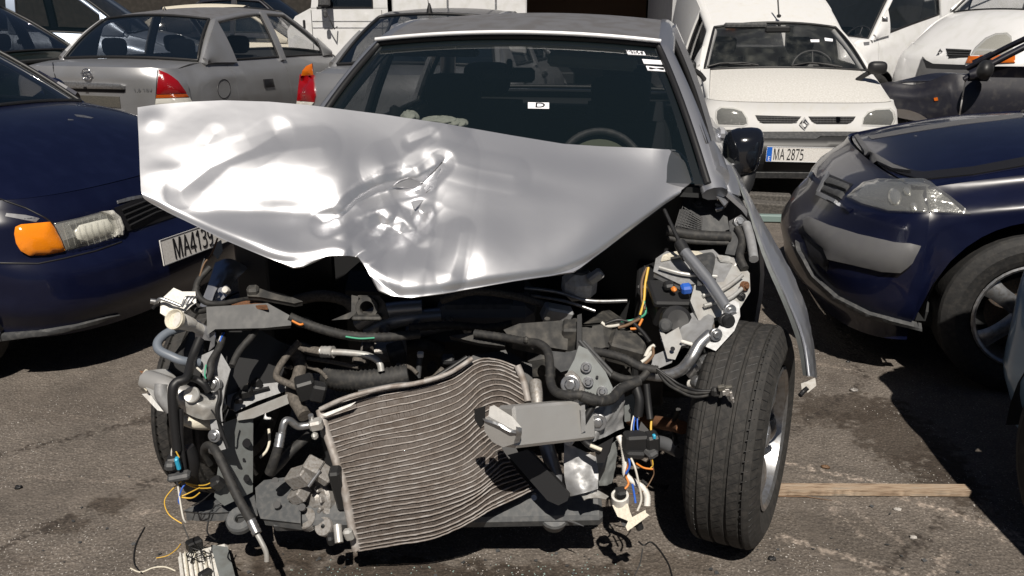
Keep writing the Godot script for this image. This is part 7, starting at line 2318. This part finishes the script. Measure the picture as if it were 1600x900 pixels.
# ---------------------------------------------------------------- things on the ground
func litter() -> void:
	# length of timber by the wheel
	var A := G(1150, 764, .014)
	var B := G(1513, 766, .014)
	var e := (B - A).normalized()
	var bb := Basis(e, Vector3.UP, e.cross(Vector3.UP))
	var nz := noise(1.4, 4, 401)
	var a := Acc.new()
	var rows := []
	for k in [[-.5, .5], [.5, .5], [.5, -.5], [-.5, -.5], [-.5, .5]]:
		var r := PackedVector3Array()
		for i in 61:
			var t := i / 60.0
			var j := .006 * nz.get_noise_2d(t * 60, k[0] * 9 + k[1] * 3)
			r.append(A.lerp(B, t) + e.cross(Vector3.UP) * (k[0] * .040 + j) + Vector3.UP * (k[1] * .020 + j * .5))
		rows.append(r)
	for k in 4: a.grid([rows[k], rows[k + 1]])
	a.quad(rows[0][60], rows[1][60], rows[2][60], rows[3][60], A)
	var w := obj("timber", a, M.wood)
	tag(w, "rough sawn length of timber lying flat beside the front wheel", "timber")
	var spl := Acc.new()
	spl.tube(PackedVector3Array([G(1212, 775, .004), G(1260, 776, .004), G(1300, 782, .003)]), .003, 4, .0008)
	obj("splinter", spl, M.wire_brown, w)
	# old timber and a pale strip across the back, in front of the dusty van
	a = Acc.new()
	for q in [[0.0, .0], [.085, .012]]:
		pass
	var t0 := Acc.new()
	var A1 := G(1166, 322, .05)
	var B1 := G(1262, 330, .05)
	var e1 := (B1 - A1).normalized()
	t0.box((A1 + B1) * .5, Vector3((B1 - A1).length(), .09, .13), Basis(e1, Vector3.UP, e1.cross(Vector3.UP)), .008)
	tag(obj("timber_baulk", t0, M.timber_dark), "weathered dark timber baulk on the ground ahead of the dusty van", "timber")
	t0 = Acc.new()
	A1 = G(1150, 312, .07)
	B1 = G(1235, 316, .07)
	e1 = (B1 - A1).normalized()
	t0.box((A1 + B1) * .5, Vector3((B1 - A1).length(), .12, .10), Basis(e1, Vector3.UP, e1.cross(Vector3.UP)), .01)
	tag(obj("timber_baulk", t0, M.timber_dark), "split dark timber lying behind the other baulk, nearer the dusty van", "timber")
	t0 = Acc.new()
	A1 = G(1172, 340, .03)
	B1 = G(1268, 342, .03)
	e1 = (B1 - A1).normalized()
	t0.box((A1 + B1) * .5, Vector3((B1 - A1).length(), .05, .06), Basis(e1, Vector3.UP, e1.cross(Vector3.UP)), .006)
	tag(obj("trim_strip", t0, M.pale_green), "pale green strip of car trim lying along the dark timbers", "trim strip")
	# lamp control box on the ground, bottom left
	var c := G(322, 890, .02)
	var r := thing("lamp_ballast", "ribbed white lamp casing with torn wires on the ground", "lamp casing", Vector3(c.x, 0, c.z), .42)
	a = Acc.new()
	a.box(Vector3(0, .022, .03), Vector3(.13, .04, .21), Basis(), .008)
	obj("casing", a, M.white_plastic, r)
	for k in 7:
		a = Acc.new()
		a.box(Vector3(-.058 + k * .012, .045, .02 + .003 * k), Vector3(.005, .014, .17), Basis(), .002)
		obj("rib", a, M.white_plastic if k % 2 == 0 else M.cream, r)
	a = Acc.new()
	a.plate(PackedVector3Array([Vector3(.022, .047, -.07), Vector3(.062, .047, -.04), Vector3(.066, .047, .13), Vector3(.03, .047, .13)]), .004, .001, Vector3.UP)
	obj("lid", a, M.grey_paint, r)
	a = Acc.new()
	a.box(Vector3(-.02, .06, -.07), Vector3(.04, .03, .03), Basis(Vector3.UP, .3), .004)
	for k in 5:
		var t := k * 1.3
		a.tube(smooth(PackedVector3Array([Vector3(-.02, .06, -.06), Vector3(-.03 + .02 * sin(t), .085 - .01 * k, -.03 + .01 * cos(t)), Vector3(-.01 + .03 * cos(t), .06, .0 + .02 * sin(t)), Vector3(-.03, .05, -.02)]), 5), .0016, 4)
	obj("torn_wires", a, M.wire_black, r)
	a = Acc.new()
	a.box(Vector3(-.005, .056, .07), Vector3(.035, .02, .02), Basis(Vector3.UP, .5), .004)
	obj("plug", a, M.plastic, r)
	a = Acc.new()
	a.box(Vector3(-.03, .02, -.125), Vector3(.018, .05, .018), Basis(Vector3.RIGHT, .6), .004)
	obj("plug", a, M.cream, r)
	# loose wires
	var lw := [
		[[[226, 824], [212, 852], [210, 880], [222, 896]], .0022, M.wire_black, "thin black wire curled on the asphalt at the bottom left"],
		[[[204, 888], [220, 894], [240, 887], [258, 886], [274, 892]], .0022, M.cream, "pale wire ending at the ribbed lamp casing"],
		[[[244, 872], [262, 868], [276, 858], [282, 850]], .0013, M.wire_yellow, "fine yellow wire left of the ribbed lamp casing"],
		[[[998, 846], [1006, 852], [1016, 847], [1028, 856], [1044, 880], [1050, 900]], .0024, M.wire_black, "black wire snaking from under the hanging lamp holder"],
		[[[1004, 858], [1000, 880], [992, 898]], .0016, M.plastic_grey, "straight grey wire on the broken glass below the wreck"],
	]
	for q in lw:
		var p := PackedVector3Array()
		for k in q[0]: p.append(G(k[0], k[1], q[1]))
		a = Acc.new()
		a.tube(smooth(p, 6), q[1], 6)
		tag(obj("loose_wire", a, q[2]), q[3], "wire", "wires on the ground")
	# single stones and scraps
	var st := [[1289, 731, .010, "dark square nut lying on the asphalt above the timber", M.wire_brown], [1206, 874, .008, "small dark curled scrap at the lower right of the front wheel", M.wire_black], [1334, 611, .012, "pale bolt lying in the oil stain by the dark blue car", M.cast], [1402, 797, .008, "pale chip of stone just below the timber", M.stone], [1427, 841, .008, "pale chip of stone on the chalky scratch at the lower right", M.stone], [29, 763, .010, "black crumb on the ground near the left edge", M.wire_black], [1325, 566, .007, "black speck of rubber by the dark blue car's shadow", M.wire_black]]
	for q in st:
		a = Acc.new()
		var cc := G(q[0], q[1])
		var nn := noise(.8, 2, int(q[0]))
		a.surf(func(u, v): var an: float = u * TAU; var ph: float = lerpf(-PI / 2, PI / 2, v); var rr: float = q[2] * (1.0 + .6 * nn.get_noise_2d(cos(an) * 3 + q[0], sin(ph) * 3 + sin(an) * 2)); return cc + Vector3(cos(an) * cos(ph) * rr * 1.3, q[2] * .4 + sin(ph) * rr * .6, sin(an) * cos(ph) * rr), 12, 8)
		tag(obj("scrap" if q[4] != M.stone else "stone", a, q[4]), q[3], "scrap" if q[4] != M.stone else "stone")
	# grit and broken glass
	var pm := Acc.new()
	pm.box(Vector3.ZERO, Vector3(1, .6, .8), Basis(), .25)
	var gn := noise(1.1, 3, 411)
	scatter("gravel", pm.mesh(), M.stone, 14000, func() -> Array:
		var q := Vector3.ZERO
		for k in 6:
			var d := 1.75 + pow(rng.randf(), 1.6) * 5.0
			q = Vector3(rng.randf_range(-.75, .75) * (d + .6), 0, -d)
			if gn.get_noise_2d(q.x, q.z * 1.8) > .12: break
		return [q, rng.randf_range(.0014, .0034) + .003 * pow(rng.randf(), 6)])
	var dm := Acc.new()
	dm.plate(PackedVector3Array([Vector3(-.5, 0, -.3), Vector3(.1, 0, -.5), Vector3(.6, 0, .1), Vector3(-.2, 0, .5)]), .12, .02, Vector3.UP)
	scatter("plastic_debris", dm.mesh(), M.plastic_grey, 170, func() -> Array:
		return [Vector3(-.15 + rng.randfn(0, .75), .002, -2.0 - absf(rng.randfn(0, .35)) + .2), rng.randf_range(.004, .014)])
	var gm := Acc.new()
	gm.box(Vector3.ZERO, Vector3(1, .7, .9), Basis(), .2)
	scatter("broken_glass", gm.mesh(), M.shard, 900, func() -> Array:
		var cx := .12 if rng.randf() < .45 else -.42
		return [Vector3(cx + rng.randfn(0, .13), 0, -1.86 + rng.randfn(0, .06)), rng.randf_range(.002, .0042)])

func scatter(called: String, m: Mesh, material: Material, count: int, where: Callable) -> void:
	var mm := MultiMesh.new()
	mm.transform_format = MultiMesh.TRANSFORM_3D
	mm.mesh = m
	mm.instance_count = count
	for i in count:
		var q: Array = where.call()
		var s: float = q[1]
		mm.set_instance_transform(i, Transform3D(Basis.from_euler(Vector3(rng.randf() * .6, rng.randf() * TAU, rng.randf() * .6)).scaled(Vector3(s, s, s) * Vector3(1, .7, 1)), q[0] + Vector3(0, s * .2, 0)))
	var o := MultiMeshInstance3D.new()
	o.name = called
	o.multimesh = mm
	o.material_override = material
	o.set_meta("kind", "stuff")
	add_child(o, true)
